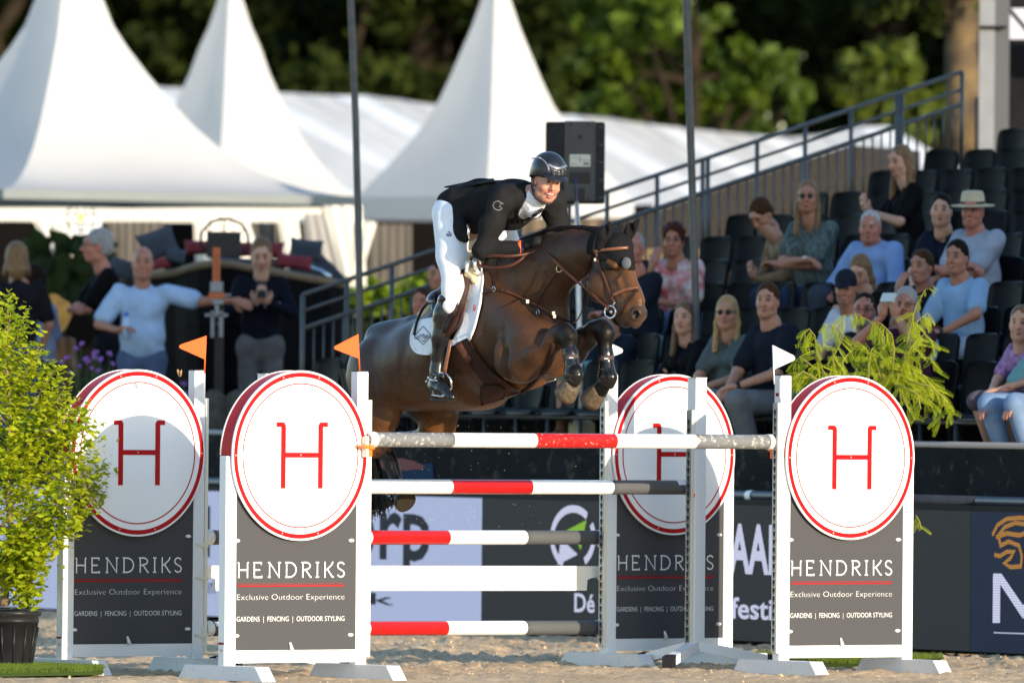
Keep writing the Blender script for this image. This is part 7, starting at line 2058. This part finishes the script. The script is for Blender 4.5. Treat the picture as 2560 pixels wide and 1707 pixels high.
def build_rider():
    r = empty('person', A1(800, 700, 0), 'smiling rider in a black jacket, white breeches and dark helmet on the jumping horse', 'person')
    skin = (.48, .235, .16)
    lat = tuple(HR); fwd = HD
    B = SDF()
    pel, wai, che, nek = A1(800, 590), A1(930, 515), A1(1130, 462), A1(1268, 412)
    shN, shF = A1(1052, 440, .185), A1(1405, 440, -.185)
    elN, elF = A1(912, 800, .27), A1(1450, 640, -.24)
    wrN, wrF = A1(1165, 785, .11), A1(1345, 735, -.03)
    hdc = A1(1366, 318, 0)
    B.chain([pel, wai, che, nek], [.12, .11, .12, .06], .04, skin, (lat, 1.25)); B.cone(nek, hdc - ZU * .06 - HD * .02, .057, .055, .02, skin)
    for a, b_, c in ((shN, elN, wrN), (shF, elF, wrF)): B.chain([a, b_, c], [.045, .036, .026], .02, skin)
    hpN, knN = A1(705, 600, .15), A1(690, 1130, .32); hpF, knF = A1(990, 610, -.15), A1(1262, 1120, -.31)
    anN = A2(602, 640, .33); anF = A2(1290, 640, -.36)
    B.chain([hpN, A1(700, 850, .24), knN, A1(632, 1400, .33), anN], [.08, .06, .036, .035, .03], .02, skin); B.chain([hpF, knF, anF], [.08, .045, .03], .02, skin)
    ry = math.radians(180 + 20); Rh = Matrix.Rotation(ry, 3, 'Z') @ Matrix.Rotation(-.20, 3, 'X') @ Matrix.Rotation(-.13, 3, 'Y')
    hs = 1.06
    hd = head_sdf(hdc, Rh, hs, skin, (.42, .13, .11), smile=True, brow=(.10, .055, .03), eye=(.05, .06, .07), neck=False)
    body = sdf_obj('body', [(B, .012), (hd, .0048)], 0, M_SKIN, r)
    # jacket
    J = SDF(); jc = (1, 1, 1)
    J.chain([A1(770, 560), wai, A1(1010, 478), che], [.145, .124, .130, .136], .05, jc, (lat, 1.22))
    J.cone(A1(1090, 425, .13), A1(1350, 430, -.13), .078, .078, .05, jc); J.cone(che, A1(1235, 420), .12, .07, .05, jc)
    for s, a, b_, c in ((1, shN, elN, wrN), (-1, shF, elF, wrF)): J.chain([a, a.lerp(b_, .5), b_, c.lerp(b_, .04)], [.078, .070, .058, .042], .03, jc)
    J.cone(A1(700, 500, .14), A1(762, 665, .21), .115, .055, .04, jc, (lat, .55)); J.cone(A1(750, 660, .22), A1(792, 718, .22), .052, .028, .03, jc, (lat, .5))
    J.cone(A1(715, 470, .03), A1(900, 430), .085, .115, .05, jc, (lat, 1.25)); J.cone(A1(1000, 560, -.10), A1(1085, 650, -.20), .08, .045, .04, jc, (lat, .6))
    J.cone(A1(980, 560, .05), A1(1120, 560, 0), .085, .085, .05, jc)
    # open front with the stock showing
    Rj = np.array([tuple(HD), tuple(HR), (0, 0, 1)]).T
    J.ell(A1(1268, 505, .0) + HD * .055, (.075, .024, .105), Rj, .006, (-1, 0, 0), neg=True)
    J.ell(nek + HD * .02 + ZU * .085, (.066, .062, .075), None, .01, (-1, 0, 0), neg=True)
    mj = mat('black_jacket', (.017, .017, .018), .7, spec=.16, bump=.3, bscale=18, var=.2, vscale=7)
    jk = sdf_obj('jacket', J, .0075, mj, r, noise=.0095, nsc=9.5)
    # tail of the jacket lifted by the wind
    P = [A1(760, 372, .02), A1(900, 312, .10), A1(1000, 298, .05), A1(820, 330, -.05)]; T_ = A1(645, 353, .05); T2 = A1(672, 358, .0)
    mb = MB(); vs = [A1(1000, 312, .10), A1(880, 330, .13), A1(760, 362, .11), A1(646, 354, .05), A1(700, 347, .0), A1(840, 314, -.05), A1(990, 296, -.05)]
    k = len(vs); mb.add(vs + [v - ZU * .008 for v in vs], [list(range(k)), [k + i for i in reversed(range(k))]] + [[i, (i + 1) % k, k + (i + 1) % k, k + i] for i in range(k)], False); mb.build('jacket_tail', mj, jk, world=True)
    JB = BVHTree.FromPolygons([ORG[jk.name] @ v.co for v in jk.data.vertices], [tuple(p.vertices) for p in jk.data.polygons])
    # sleeve emblem: C with a T
    mg = mat('grey_emblem', (.12, .12, .115), .6)
    cc = (1022, 488); pts = [(cc[0] + 34 * math.cos(math.radians(a)), cc[1] - 32 * math.sin(math.radians(a))) for a in range(75, 330, 15)]
    strap('sleeve_emblem', pts, .0075, mg, jk, off=.003, n=24, bvhs=[JB]); strap('sleeve_emblem', [(1022, 458), (1060, 476)], .007, mg, jk, off=.003, n=4, bvhs=[JB]); strap('sleeve_emblem', [(1044, 470), (1034, 496), (1026, 500)], .007, mg, jk, off=.003, n=4, bvhs=[JB]); strap('sleeve_emblem', [(1034, 496), (1052, 500), (1050, 512)], .006, mg, jk, off=.003, n=4, bvhs=[JB])
    # lapels
    for pts in ([(1232, 380), (1205, 440), (1160, 505), (1150, 560), (1170, 600)], [(1340, 440), (1352, 470), (1322, 530), (1250, 565), (1190, 602)]):
        strap('lapel', pts, .022, mat('lapel_black', (.022, .022, .023), .5), jk, off=.004, n=12, bvhs=[JB])
    # shirt and stock
    Sh = SDF(); Sh.cone(A1(1130, 500), A1(1262, 440), .104, .078, .04, (1, 1, 1)); Sh.cone(A1(1255, 440), A1(1285, 410), .062, .059, .03)
    Sh.cone(A1(1250, 520, .0) + HD * .03, A1(1285, 450) + HD * .035, .05, .045, .03)
    Sh.ell(hdc - ZU * .03 - HD * .0, (.085, .085, .105), None, .006, (-1, 0, 0), neg=True)
    sdf_obj('shirt', Sh, .0085, mat('white_shirt', (.76, .78, .82), .7, bump=.3, bscale=60), r, noise=.002, nsc=12)
    # breeches
    Br = SDF(); wc = (1, 1, 1)
    Br.cone(A1(700, 540, .10), A1(980, 570, -.12), .118, .118, .05, wc)
    Br.chain([A1(700, 590, .15), A1(700, 850, .24), A1(712, 1060, .31), A1(690, 1190, .325)], [.118, .086, .068, .054], .04, wc); Br.chain([hpF, hpF.lerp(knF, .5), knF], [.11, .085, .065], .04, wc)
    bz = sdf_obj('breeches', Br, .0085, mat('white_breeches', (.78, .79, .82), .7, bump=.15, bscale=20, var=.06, vscale=6), r, noise=.004, nsc=6)
    BB = BVHTree.FromPolygons([ORG[bz.name] @ v.co for v in bz.data.vertices], [tuple(p.vertices) for p in bz.data.polygons])
    for a, b_ in (((660, 690), (700, 690)), ((664, 700), (695, 700)), ((672, 672), (690, 680))): strap('breeches_print', [a, b_], .007, mat('print_navy', (.08, .07, .2), .7), bz, off=.003, n=4, bvhs=[BB])
    # boots
    mbt = mat('polished_boot', (.009, .009, .010), .24, spec=1.2, bump=.12, bscale=14)
    for s in (1, -1):
        Bo = SDF()
        if s > 0:
            Bo.chain([A1(672, 1160, .322), A1(650, 1250, .325), A1(630, 1400, .33), A2(606, 520, .33), A2(598, 640, .33)], [.060, .066, .060, .045, .044], .02); Bo.ell(A1(672, 1140, .33), (.062, .062, .035), None, .01)
            Bo.chain([A2(575, 740, .33), A2(640, 760, .345), A2(690, 812, .36)], [.044, .042, .026], .03); Bo.cone(A2(598, 640, .33), A2(600, 745, .335), .044, .048, .03)
            Bo.cone(A2(672, 800, .355), A2(702, 822, .36), .027, .020, .02); Bo.cone(A2(562, 790, .33), A2(590, 812, .33), .024, .022, .01)
        else:
            Bo.chain([knF + ZU * .0, anF, A2(1320, 680, -.36)], [.06, .042, .042], .02); Bo.cone(A2(1320, 685, -.36), A2(1408, 668, -.36), .042, .030, .03)
        bo = sdf_obj('riding_boot', Bo, .0075, mbt, r, noise=.0022, nsc=13)
        if s > 0:
            mb = MB(); mb.tube([A2(528, 690, .37), A2(560, 700, .385), A2(600, 705, .375)], .006, 6); mb.tube([A2(530, 700, .36), A2(505, 720, .34)], .005, 6); mb.ball(A2(536, 682, .38), .009, 8); mb.build('spur', M_SILVER, bo, world=True)
            mb = MB(); mb.ball(A1(625, 1165, .38), .010, 8, (1, .5, 1)); mb.build('boot_badge', mat('bronze_badge', (.10, .08, .06), .3, metal=.7), bo, world=True)
            strap('spur_strap', [(560, 655), (600, 668), (640, 672)], .02, mbt, bo, cf=c2, free=[.375, .385, .38], n=5)
            strap('sole', [(545, 835), (600, 840), (650, 842), (708, 838)], .014, M_BLACKP, bo, cf=c2, free=[.335, .345, .355, .36], n=8)
        else:
            strap('sole', [(1310, 724), (1360, 716), (1424, 692)], .012, M_CREAM, bo, cf=c2, free=[-.36, -.36, -.36], n=6)
    # gloves: five fingers closed on the rein
    G = SDF()
    hand_sdf(G, A1(1200, 765, .085), (A1(1345, 728, .05) - A1(1200, 765, .085)), (HR * .5 + ZU * .8), 1, (1, 1, 1), 1.12, .85)
    hand_sdf(G, A1(1330, 735, -.02), (A1(1400, 740, -.03) - A1(1335, 725, -.02)) - ZU * .02, (ZU - HR * .4), -1, (1, 1, 1), 1.1, .8)
    G.ell(A1(1300, 742, .07), (.040, .036, .036), None, .02)
    sdf_obj('glove', G, .005, mat('black_glove', (.017, .017, .017), .5, bump=.3, bscale=50), r)
    mb = MB(); a = A1(1158, 786, .110); d = (wrN - elN).normalized(); mb.tube([a + d * .004, a + d * .024], .0465, 16); mb.build('orange_wristband', mat('wristband_orange', (.65, .10, .02), .5), r, world=True)
    mb = MB(); mb.tube([a + d * .027, a + d * .040], .045, 16); mb.build('dark_wristband', mat('wristband_navy', (.03, .03, .09), .5), r, world=True)
    # helmet
    Mh = Matrix.Translation(hdc) @ Rh.to_4x4() @ Matrix.Scale(hs, 4)
    HPt = lambda x, y, z: np.array(hdc) + np.array(Rh) @ (np.array((x, y, z)) * hs); rr_ = lambda *a: np.array(a) * hs; RR = np.array(Rh)
    K = SDF(); K.ell(HPt(0, -.014, .066), rr_(.096, .118, .100), RR, .01); K.ell(HPt(0, -.05, .02), rr_(.090, .080, .075), RR, .02)
    K.ell(HPt(0, .02, -.046), rr_(.125, .16, .085), RR, .004, (-1, 0, 0), neg=True)
    K.ell(HPt(0, .115, .046), rr_(.072, .060, .009), np.array(Rh @ Matrix.Rotation(-.28, 3, 'X')), .008)
    K.ell(HPt(0, -.11, -.09), rr_(.12, .12, .06), RR, .004, (-1, 0, 0), neg=True)
    hm = sdf_obj('helmet', K, .0055, mat('matt_helmet', (.010, .012, .016), .35, spec=1.2), r)
    HB = BVHTree.FromPolygons([ORG[hm.name] @ v.co for v in hm.data.vertices], [tuple(p.vertices) for p in hm.data.polygons])
    mt = mat('helmet_trim', (.30, .31, .34), .25, metal=.7)
    strap('silver_trim', [(1262, 160), (1310, 150), (1352, 178), (1375, 215), (1378, 250)], .010, mt, hm, off=.003, n=12, bvhs=[HB])
    strap('silver_trim', [(1372, 200), (1410, 228), (1450, 232), (1492, 212)], .022, mt, hm, off=.003, n=8, bvhs=[HB])
    for x in (1412, 1445, 1470): strap('vent_bar', [(x, 235), (x + 2, 280)], .005, mt, hm, off=.003, n=4, bvhs=[HB])
    strap('vent', [(1392, 262), (1440, 268), (1490, 262)], .028, M_HOLE, hm, off=.0015, n=6, bvhs=[HB])
    mb = MB(); mb.M = Mh
    mb.tube([(.080, -.01, .03), (.079, .005, -.04), (.060, .02, -.10), (.020, .048, -.122), (-.02, .048, -.122), (-.060, .02, -.10), (-.079, .005, -.04), (-.080, -.01, .03)], .0045, 6); mb.tube([(.080, -.05, .02), (.079, -.01, -.05), (.066, .015, -.09)], .0045, 6)
    mb.build('chin_strap', M_BLACKP, r, world=True)
    Hh = SDF(); Hh.ell(HPt(0, -.035, .0), rr_(.0785, .078, .06), RR, .02); Hh.ell(HPt(0, .06, 0), rr_(.1, .08, .1), RR, .005, (-1, 0, 0), neg=True); Hh.ell(HPt(0, -.02, -.12), rr_(.12, .14, .075), RR, .01, (-1, 0, 0), neg=True)
    sdf_obj('hair', Hh, .007, hairmat('brown'), r)
build_rider()
# ================================================================== potted plants, turf mats, butterfly
def leaf_copies(root, protos, xf, name='leaf'):
    """xf: list of (location world, rotation 3x3, scale); shares the proto meshes"""
    I = ORG[root.name].inverted()
    for k, (p, R, s) in enumerate(xf):
        o = bpy.data.objects.new(name, protos[k % len(protos)]); COL.objects.link(o); o.parent = root
        o.matrix_local = I @ Matrix.Translation(p) @ R.to_4x4() @ Matrix.Scale(s, 4)
def merged(root, protos, xf, name, m):
    Vs = []; Fs = []; n = 0
    arr = [(np.array([tuple(v.co) for v in p.vertices]), np.array([tuple(f.vertices) for f in p.polygons])) for p in protos]
    for k, (p, R, s) in enumerate(xf):
        V, F_ = arr[k % len(arr)]; Vs.append(V @ np.array(R).T * s + np.array(p)); Fs.append(F_ + n); n += len(V)
    o = np_mesh(name, np.concatenate(Vs), np.concatenate(Fs), m, root); o['kind'] = 'stuff'; return o
def tri_mesh(name, vs, fs, m):
    me = bpy.data.meshes.new(name); me.from_pydata(vs, [], fs); me.materials.append(m); me.update(); return me
rg = random.Random(21)
def rot_rand(r, droop=.0):
    return Matrix.Rotation(r.uniform(0, 2 * PI), 3, 'Z') @ Matrix.Rotation(r.uniform(-.9, .9) + droop, 3, 'X') @ Matrix.Rotation(r.uniform(-.7, .7), 3, 'Y')
def pot(c, r0, r1, h, m, par):
    mb = MB(); mb.lathe([(r0 * .98, .0), (r0, .01), (r1, h * .80), (r1 * 1.02, h * .80), (r1 * 1.02, h * .83), (r1 * 1.01, h * .9), (r1 * 1.10, h * .92), (r1 * 1.12, h), (r1 * 1.02, h), (r1 * .98, h * .9), (.001, h * .9)], c, 36)
    for k in range(14):
        a = 2 * PI * k / 14; mb.tube([c + Vector((math.cos(a) * r0 * 1.0, math.sin(a) * r0 * 1.0, .03)), c + Vector((math.cos(a) * r1 * .995, math.sin(a) * r1 * .995, h * .72))], .007, 5)
    return mb.build('pot', m, par, world=True)
def ginkgo():
    Y = 66.95; c = at(22, 1676, Y); c.z = .01
    r = empty('potted_ginkgo', c, 'tall yellow green ginkgo shrub in a black plastic pot at the left edge', 'potted tree')
    pot(c, .135, .172, .345, mat('nursery_pot', (.020, .020, .021), .38, var=.3, vscale=12, dirt=(.16, .14, .11), dscale=30, dthr=.66), r)
    ml = leaf_mat('ginkgo_leaf', (.46, .49, .014), (.24, .33, .010), .45, 6)
    protos = []
    for k in range(3):
        n = 7; vs = [(0, 0, 0), (0, .35, -.02)]
        for i in range(n + 1):
            a = math.radians(-58 + 116 * i / n); rr = 1.0 + (.05 if i % 2 else -.04) - (.22 if (i == n // 2 and k < 2) else 0)
            vs.append((math.sin(a) * rr * .85, .35 + math.cos(a) * rr * .72, .10 * math.cos(3 * a + k) * (1 if k else -1)))
        fs = [[1, 2 + i, 3 + i] for i in range(n)] + [[0, 1, 2]]
        vs += [(-.02, 0, 0)]; protos.append(tri_mesh('ginkgo_leaf_%d' % k, vs, [f for f in fs if f != [0, 1, 2]] + [[0, len(vs) - 1, 1]], ml))
    outline = [(740, 40), (790, 70), (850, 108), (900, 135), (960, 168), (1000, 205), (1040, 228), (1090, 245), (1150, 258), (1215, 262), (1270, 238), (1310, 205), (1360, 135), (1400, 118), (1450, 96), (1500, 84), (1520, 60)]
    lim = lambda y: np.interp(y, [a for a, b in outline], [b for a, b in outline])
    Pm = lambda x, y, dy=0: at(x, y, Y + dy)
    mbk = mat('ginkgo_bark', (.30, .21, .12), .85, var=.4, vscale=14, bump=.3, bscale=30)
    mb = MB(); T = [Pm(8, 1515), Pm(18, 1430), Pm(30, 1340), Pm(16, 1200), Pm(26, 1050), Pm(18, 900), Pm(26, 780)]
    mb.tube(T, [.028, .024, .020, .016, .011, .008, .003], 9); mb.build('trunk', mbk, r, world=True)
    xf = []; ends = [(20, 745), (60, 790), (100, 862), (75, 905), (140, 915), (165, 965), (120, 1000), (205, 1010), (228, 1050), (180, 1065), (240, 1100), (262, 1160), (200, 1140), (255, 1215), (225, 1260), (160, 1210), (195, 1300), (120, 1340), (105, 1400), (88, 1470), (70, 1505), (60, 1440),
            (-60, 800), (-110, 900), (-160, 1000), (-200, 1100), (-210, 1200), (-170, 1300), (-90, 1400), (-40, 1470), (10, 850), (50, 1000), (90, 1120), (60, 1240), (130, 1270), (-30, 950), (-80, 1080), (-60, 1220), (40, 1330), (20, 1120)]
    for k, (ex, ey) in enumerate(ends):
        d = rg.uniform(-.22, .22); t0 = T[0].lerp(T[-1], 0); sy = min(1400, ey + rg.uniform(90, 200)); s = Pm(np.interp(sy, [780, 900, 1050, 1200, 1340, 1430], [26, 18, 26, 16, 30, 18]), sy)
        e = Pm(ex, ey, d); mid = s.lerp(e, .55) + Vector((0, 0, -.04 + rg.uniform(-.02, .03)))
        mb = MB(); mb.tube([s, mid, e], [.007, .0045, .0018], 5); mb.build('branch', mbk, r, world=True)
        L = (e - s).length; n = int(120 * L / .35) + 60
        for q_ in range(n):
            t = rg.random() ** .75; p = (s * (1 - t) ** 2 + mid * 2 * t * (1 - t) + e * t * t)
            w = .055 + .05 * (1 - t); p = p + Vector((rg.gauss(0, w * .6), rg.gauss(0, w), rg.gauss(0, w * .6)))
            R = rot_rand(rg); xf.append((p, R, rg.uniform(.025, .044) * (1.0 if ey < 1330 else 1.3)))
    vis = [x for x in xf if x[0].x > at(-6, 1000, Y).x]; hid = [x for x in xf if x[0].x <= at(-6, 1000, Y).x]
    vis.sort(key=lambda x: (x[0].y - x[2] * 8)); near = vis[:285]; rest = vis[285:] + hid
    leaf_copies(r, protos, near); merged(r, protos, rest, 'inner_leaves', ml)
ginkgo()
def locust():
    Y = 70.4; c = at(2130, 1655, 71.2); c.z = .01
    r = empty('potted_locust', c, 'feathery yellow green shrub in a pot behind the rightmost wing', 'potted shrub')
    pot(c, .15, .19, .34, mat('grey_pot', (.10, .095, .09), .6, var=.3, vscale=12), r)
    g = lambda x, y: (1600 + x / 2.45, 700 + y / 2.45)
    my = leaf_mat('locust_leaf', (.40, .43, .010), (.20, .29, .010), .45, 5)
    mst = mat('locust_stem', (.20, .19, .03), .6)
    protos = []
    for k in range(3):
        vs = []; fs = []; n = 9
        for i in range(n):
            t = (i + 1) / n; y = t; z = -.25 * t * t * (1 + .3 * k)
            for s in (-1, 1):
                L = .20 * math.sin(PI * (.18 + .75 * (1 - t))) ** .6; w = .052; b = len(vs); ang = .55
                dx, dy = s * math.cos(ang), math.sin(ang)
                vs += [(0, y, z), (dx * L * .5 - dy * w * s * s, y + dy * L * .5 + w * .9, z - .01), (dx * L, y + dy * L, z - .05 - .02 * k), (dx * L * .5 + w * .2, y + dy * L * .5 - w * .9, z - .01)]
                fs.append([b, b + 1, b + 2, b + 3])
        b = len(vs); vs += [(-.006, 0, 0), (.006, 0, 0), (.003, 1, -.25 * (1 + .3 * k)), (-.003, 1, -.25 * (1 + .3 * k))]; fs.append([b, b + 1, b + 2, b + 3])
        protos.append(tri_mesh('locust_leaf_%d' % k, vs, fs, my))
    stems = [[(1560, 640), (1610, 540), (1645, 330), (1690, 160), (1745, 60), (1795, 40), (1800, 110)], [(1500, 620), (1470, 500), (1500, 350), (1440, 270), (1330, 207), (1245, 215), (1235, 270)],
             [(1200, 620), (1180, 480), (1250, 340), (1200, 275), (1130, 265), (1115, 300)], [(1150, 620), (1080, 470), (1070, 340), (1035, 298), (1010, 310), (1005, 400)],
             [(1560, 600), (1620, 520), (1750, 590), (1850, 680), (1895, 760), (1890, 850)], [(1580, 600), (1650, 640), (1760, 720), (1840, 800), (1835, 890)], [(1560, 620), (1600, 700), (1650, 800), (1645, 890)],
             [(1480, 620), (1430, 460), (1380, 380), (1360, 460)], [(1540, 600), (1560, 430), (1540, 330), (1480, 270), (1420, 250)], [(1580, 560), (1680, 400), (1740, 330), (1790, 380), (1800, 460)],
             [(1600, 560), (1700, 470), (1790, 480), (1800, 560)], [(1180, 620), (1060, 530), (980, 470), (930, 520)], [(1200, 640), (1060, 600), (970, 600), (925, 660)], [(1250, 620), (1240, 500), (1300, 420), (1350, 440)],
             [(1400, 620), (1400, 520), (1420, 420), (1500, 400)], [(1600, 600), (1700, 560), (1790, 620), (1830, 700)], [(1580, 640), (1700, 700), (1720, 790)], [(1150, 640), (1000, 560), (940, 600)], [(1620, 540), (1640, 430), (1700, 250), (1760, 200), (1790, 250)],
             [(1300, 620), (1330, 540), (1420, 500)], [(1640, 620), (1780, 650), (1860, 720), (1870, 800)], [(1700, 1480), (1730, 1500), (1740, 1560)], [(1560, 620), (1500, 520), (1560, 440)]]
    xf = []
    base = at(2130, 1500, 71.1)
    mb = MB(); mb.tube([Vector((c.x, c.y, .2)), at(2170, 1200, 70.9), at(*g(1540, 620), Y + .2)], [.02, .016, .011], 8); mb.tube([at(2170, 1200, 70.9), at(*g(1200, 640), Y + .15)], [.013, .009], 7); mb.build('trunk', mat('locust_bark', (.09, .065, .04), .85), r, world=True)
    for k, st in enumerate(stems):
        if k == 21: st = [(1690, 1440), (1712, 1480), (1722, 1530)]
        d = rg.uniform(-.25, .22); P = [at(*g(x, y), Y + d * min(1, .3 + i * .25)) for i, (x, y) in enumerate(st)]
        mb = MB(); mb.tube(P, [max(.0016, .006 - .001 * i) for i in range(len(P))], 5); mb.build('stem', mst, r, world=True)
        for i in range(len(P) - 1):
            L = (P[i + 1] - P[i]).length; n = max(2, int(L / .019)); thin = k == 0 and i >= 3
            for q_ in range(n):
                p = P[i].lerp(P[i + 1], q_ / n); dr = (P[i + 1] - P[i]).normalized()
                a = rg.uniform(-1.1, 1.1); yv = (Vector((math.sin(a) * .8 + dr.x * .4, rg.uniform(-.5, .5), rg.uniform(-1.0, .15) - (.3 if i > 1 else 0)))).normalized()
                zv = Vector((rg.uniform(-.5, .5), -1 + rg.uniform(-.3, .3), .4)); zv = (zv - yv * zv.dot(yv)).normalized(); xv = yv.cross(zv)
                R = Matrix((xv, yv, zv)).transposed(); xf.append((p, R, rg.uniform(.07, .12) * (.45 if thin else 1)))
    rg.shuffle(xf); xf.sort(key=lambda x: x[0].y); leaf_copies(r, protos, xf[:290], 'compound_leaf')
    if len(xf) > 290: merged(r, protos, xf[290:], 'inner_leaves', my)
locust()
def turf(pts, label, n, seed):
    P = []
    for (x, y) in pts:
        d = ray(x, y); P.append(CAMP + d * (-EYE / d.z))
    r = empty('turf_mat', P[0], label, 'turf mat', 'artificial turf mats under the potted plants')
    k = len(P); mb = MB(); u = Vector((0, 0, .022)); mb.add(P + [p + u for p in P], [[k + i for i in range(k)]] + [[i, (i + 1) % k, k + (i + 1) % k, k + i] for i in range(k)]); mb.build('backing', mat('turf_backing', (.03, .05, .012), .9), r, world=True)
    rs = np.random.RandomState(seed); A_, B_, C_, D_ = [np.array(p) for p in P[:4]]
    s, t = rs.rand(n, 1), rs.rand(n, 1); Q_ = (A_ * (1 - s) + B_ * s) * (1 - t) + (D_ * (1 - s) + C_ * s) * t
    Q_[:, 2] = .02; h = rs.uniform(.018, .04, (n, 1)); d = rs.normal(size=(n, 2)) * .012; w = .004
    V = np.stack([Q_ + [-w, 0, 0], Q_ + [w, 0, 0], Q_ + np.concatenate([d, h], 1)], 1).reshape(-1, 3)
    o = np_mesh('grass_blades', V, np.arange(3 * n).reshape(n, 3), leaf_mat('turf_blade', (.12, .17, .015), (.07, .11, .01), .3, 14), r); o['kind'] = 'stuff'
turf([(-60, 1692), (255, 1686), (262, 1672), (-60, 1668)], 'green artificial turf mat under the potted ginkgo', 9000, 3)
turf([(1900, 1664), (2225, 1668), (2360, 1650), (1890, 1642)], 'green artificial turf mat behind the rightmost wing', 8000, 4)
def butterfly():
    Y = 67.0; g = lambda x, y: (x / 3.1354, 500 + y / 3.1354)
    c = at(*g(1410, 1350), Y); r = empty('butterfly', c, 'tiny mottled orange butterfly in the air between the two left wings', 'butterfly')
    m = mat('butterfly_wing', (.55, .33, .12), .7, col2=(.10, .07, .05), vscale=160)
    for pts in ([(1388, 1325), (1402, 1330), (1412, 1350), (1408, 1386), (1398, 1380), (1386, 1345)], [(1412, 1348), (1424, 1325), (1428, 1345), (1422, 1378), (1410, 1388)]):
        P = [at(*g(x, y), Y + .004 * (i % 3)) for i, (x, y) in enumerate(pts)]; o = Vector((0, .0015, 0)); k = len(P)
        mb = MB(); mb.add(P + [p + o for p in P], [list(range(k)), [k + i for i in reversed(range(k))]]); mb.build('wing', m, r, world=True)
    mb = MB(); mb.tube([at(*g(1413, 1335), Y - .003), at(*g(1408, 1388), Y - .003)], .0018, 5); mb.tube([at(*g(1422, 1325), Y), at(*g(1424, 1305), Y)], .0004, 3); mb.build('thorax', M_BLACKP, r, world=True)
butterfly()
def kicked_sand():
    """grains thrown up by the hooves"""
    rs = random.Random(6); mb = MB()
    for _ in range(150):
        x = rs.gauss(1120, 170); y = rs.uniform(1060, 1330)
        if x < 925: continue
        mb.ball(at(x, y, 67.3 + rs.uniform(-.5, .8)), rs.uniform(.0008, .0022), 4)
    o = mb.build('flying_sand', MATS.get('grain') or mat('grain', (.6, .5, .36), .9)); setp(o, 'grains of sand thrown up in the air below the jumping horse', kind='stuff')
kicked_sand()
# ---------------------------------------------------------------- last labels
def ordw(n): return ['first', 'second', 'third', 'fourth', 'fifth', 'sixth', 'seventh', 'eighth', 'ninth', 'tenth', 'eleventh', 'twelfth', 'thirteenth', 'fourteenth', 'fifteenth', 'sixteenth', 'seventeenth', 'eighteenth', 'nineteenth', 'twentieth', 'twenty-first', 'twenty-second', 'twenty-third', 'twenty-fourth', 'twenty-fifth', 'twenty-sixth'][min(n, 25)]
rows_ = {}
for (j, px), o in SEATS.items(): rows_.setdefault(j, []).append((px, o))
for j, L in rows_.items():
    L.sort(key=lambda a: a[0])
    for i, (px, o) in enumerate(L):
        o['label'] = '%s black seat from the left in the %s row of the stand' % (ordw(i), rown[j]) if i < len(L) - 1 else 'last black seat at the far right end in the %s row of the stand' % rown[j]
V_ = sorted([o for o in bpy.data.objects if o.name.startswith('verbena') and o.parent is None], key=lambda o: o.location.x / o.location.y)
LL = [o for o in V_ if 'leftmost' in o['label']]; RL = [o for o in V_ if 'between' in o['label']]
for i, o in enumerate(LL): o['label'] = 'violet flower on a thin stem, %s from the left in its bed' % ordw(i)
for i, o in enumerate(RL): o['label'] = 'violet flower, %s from the left in the gap between the two left wings' % ordw(i)
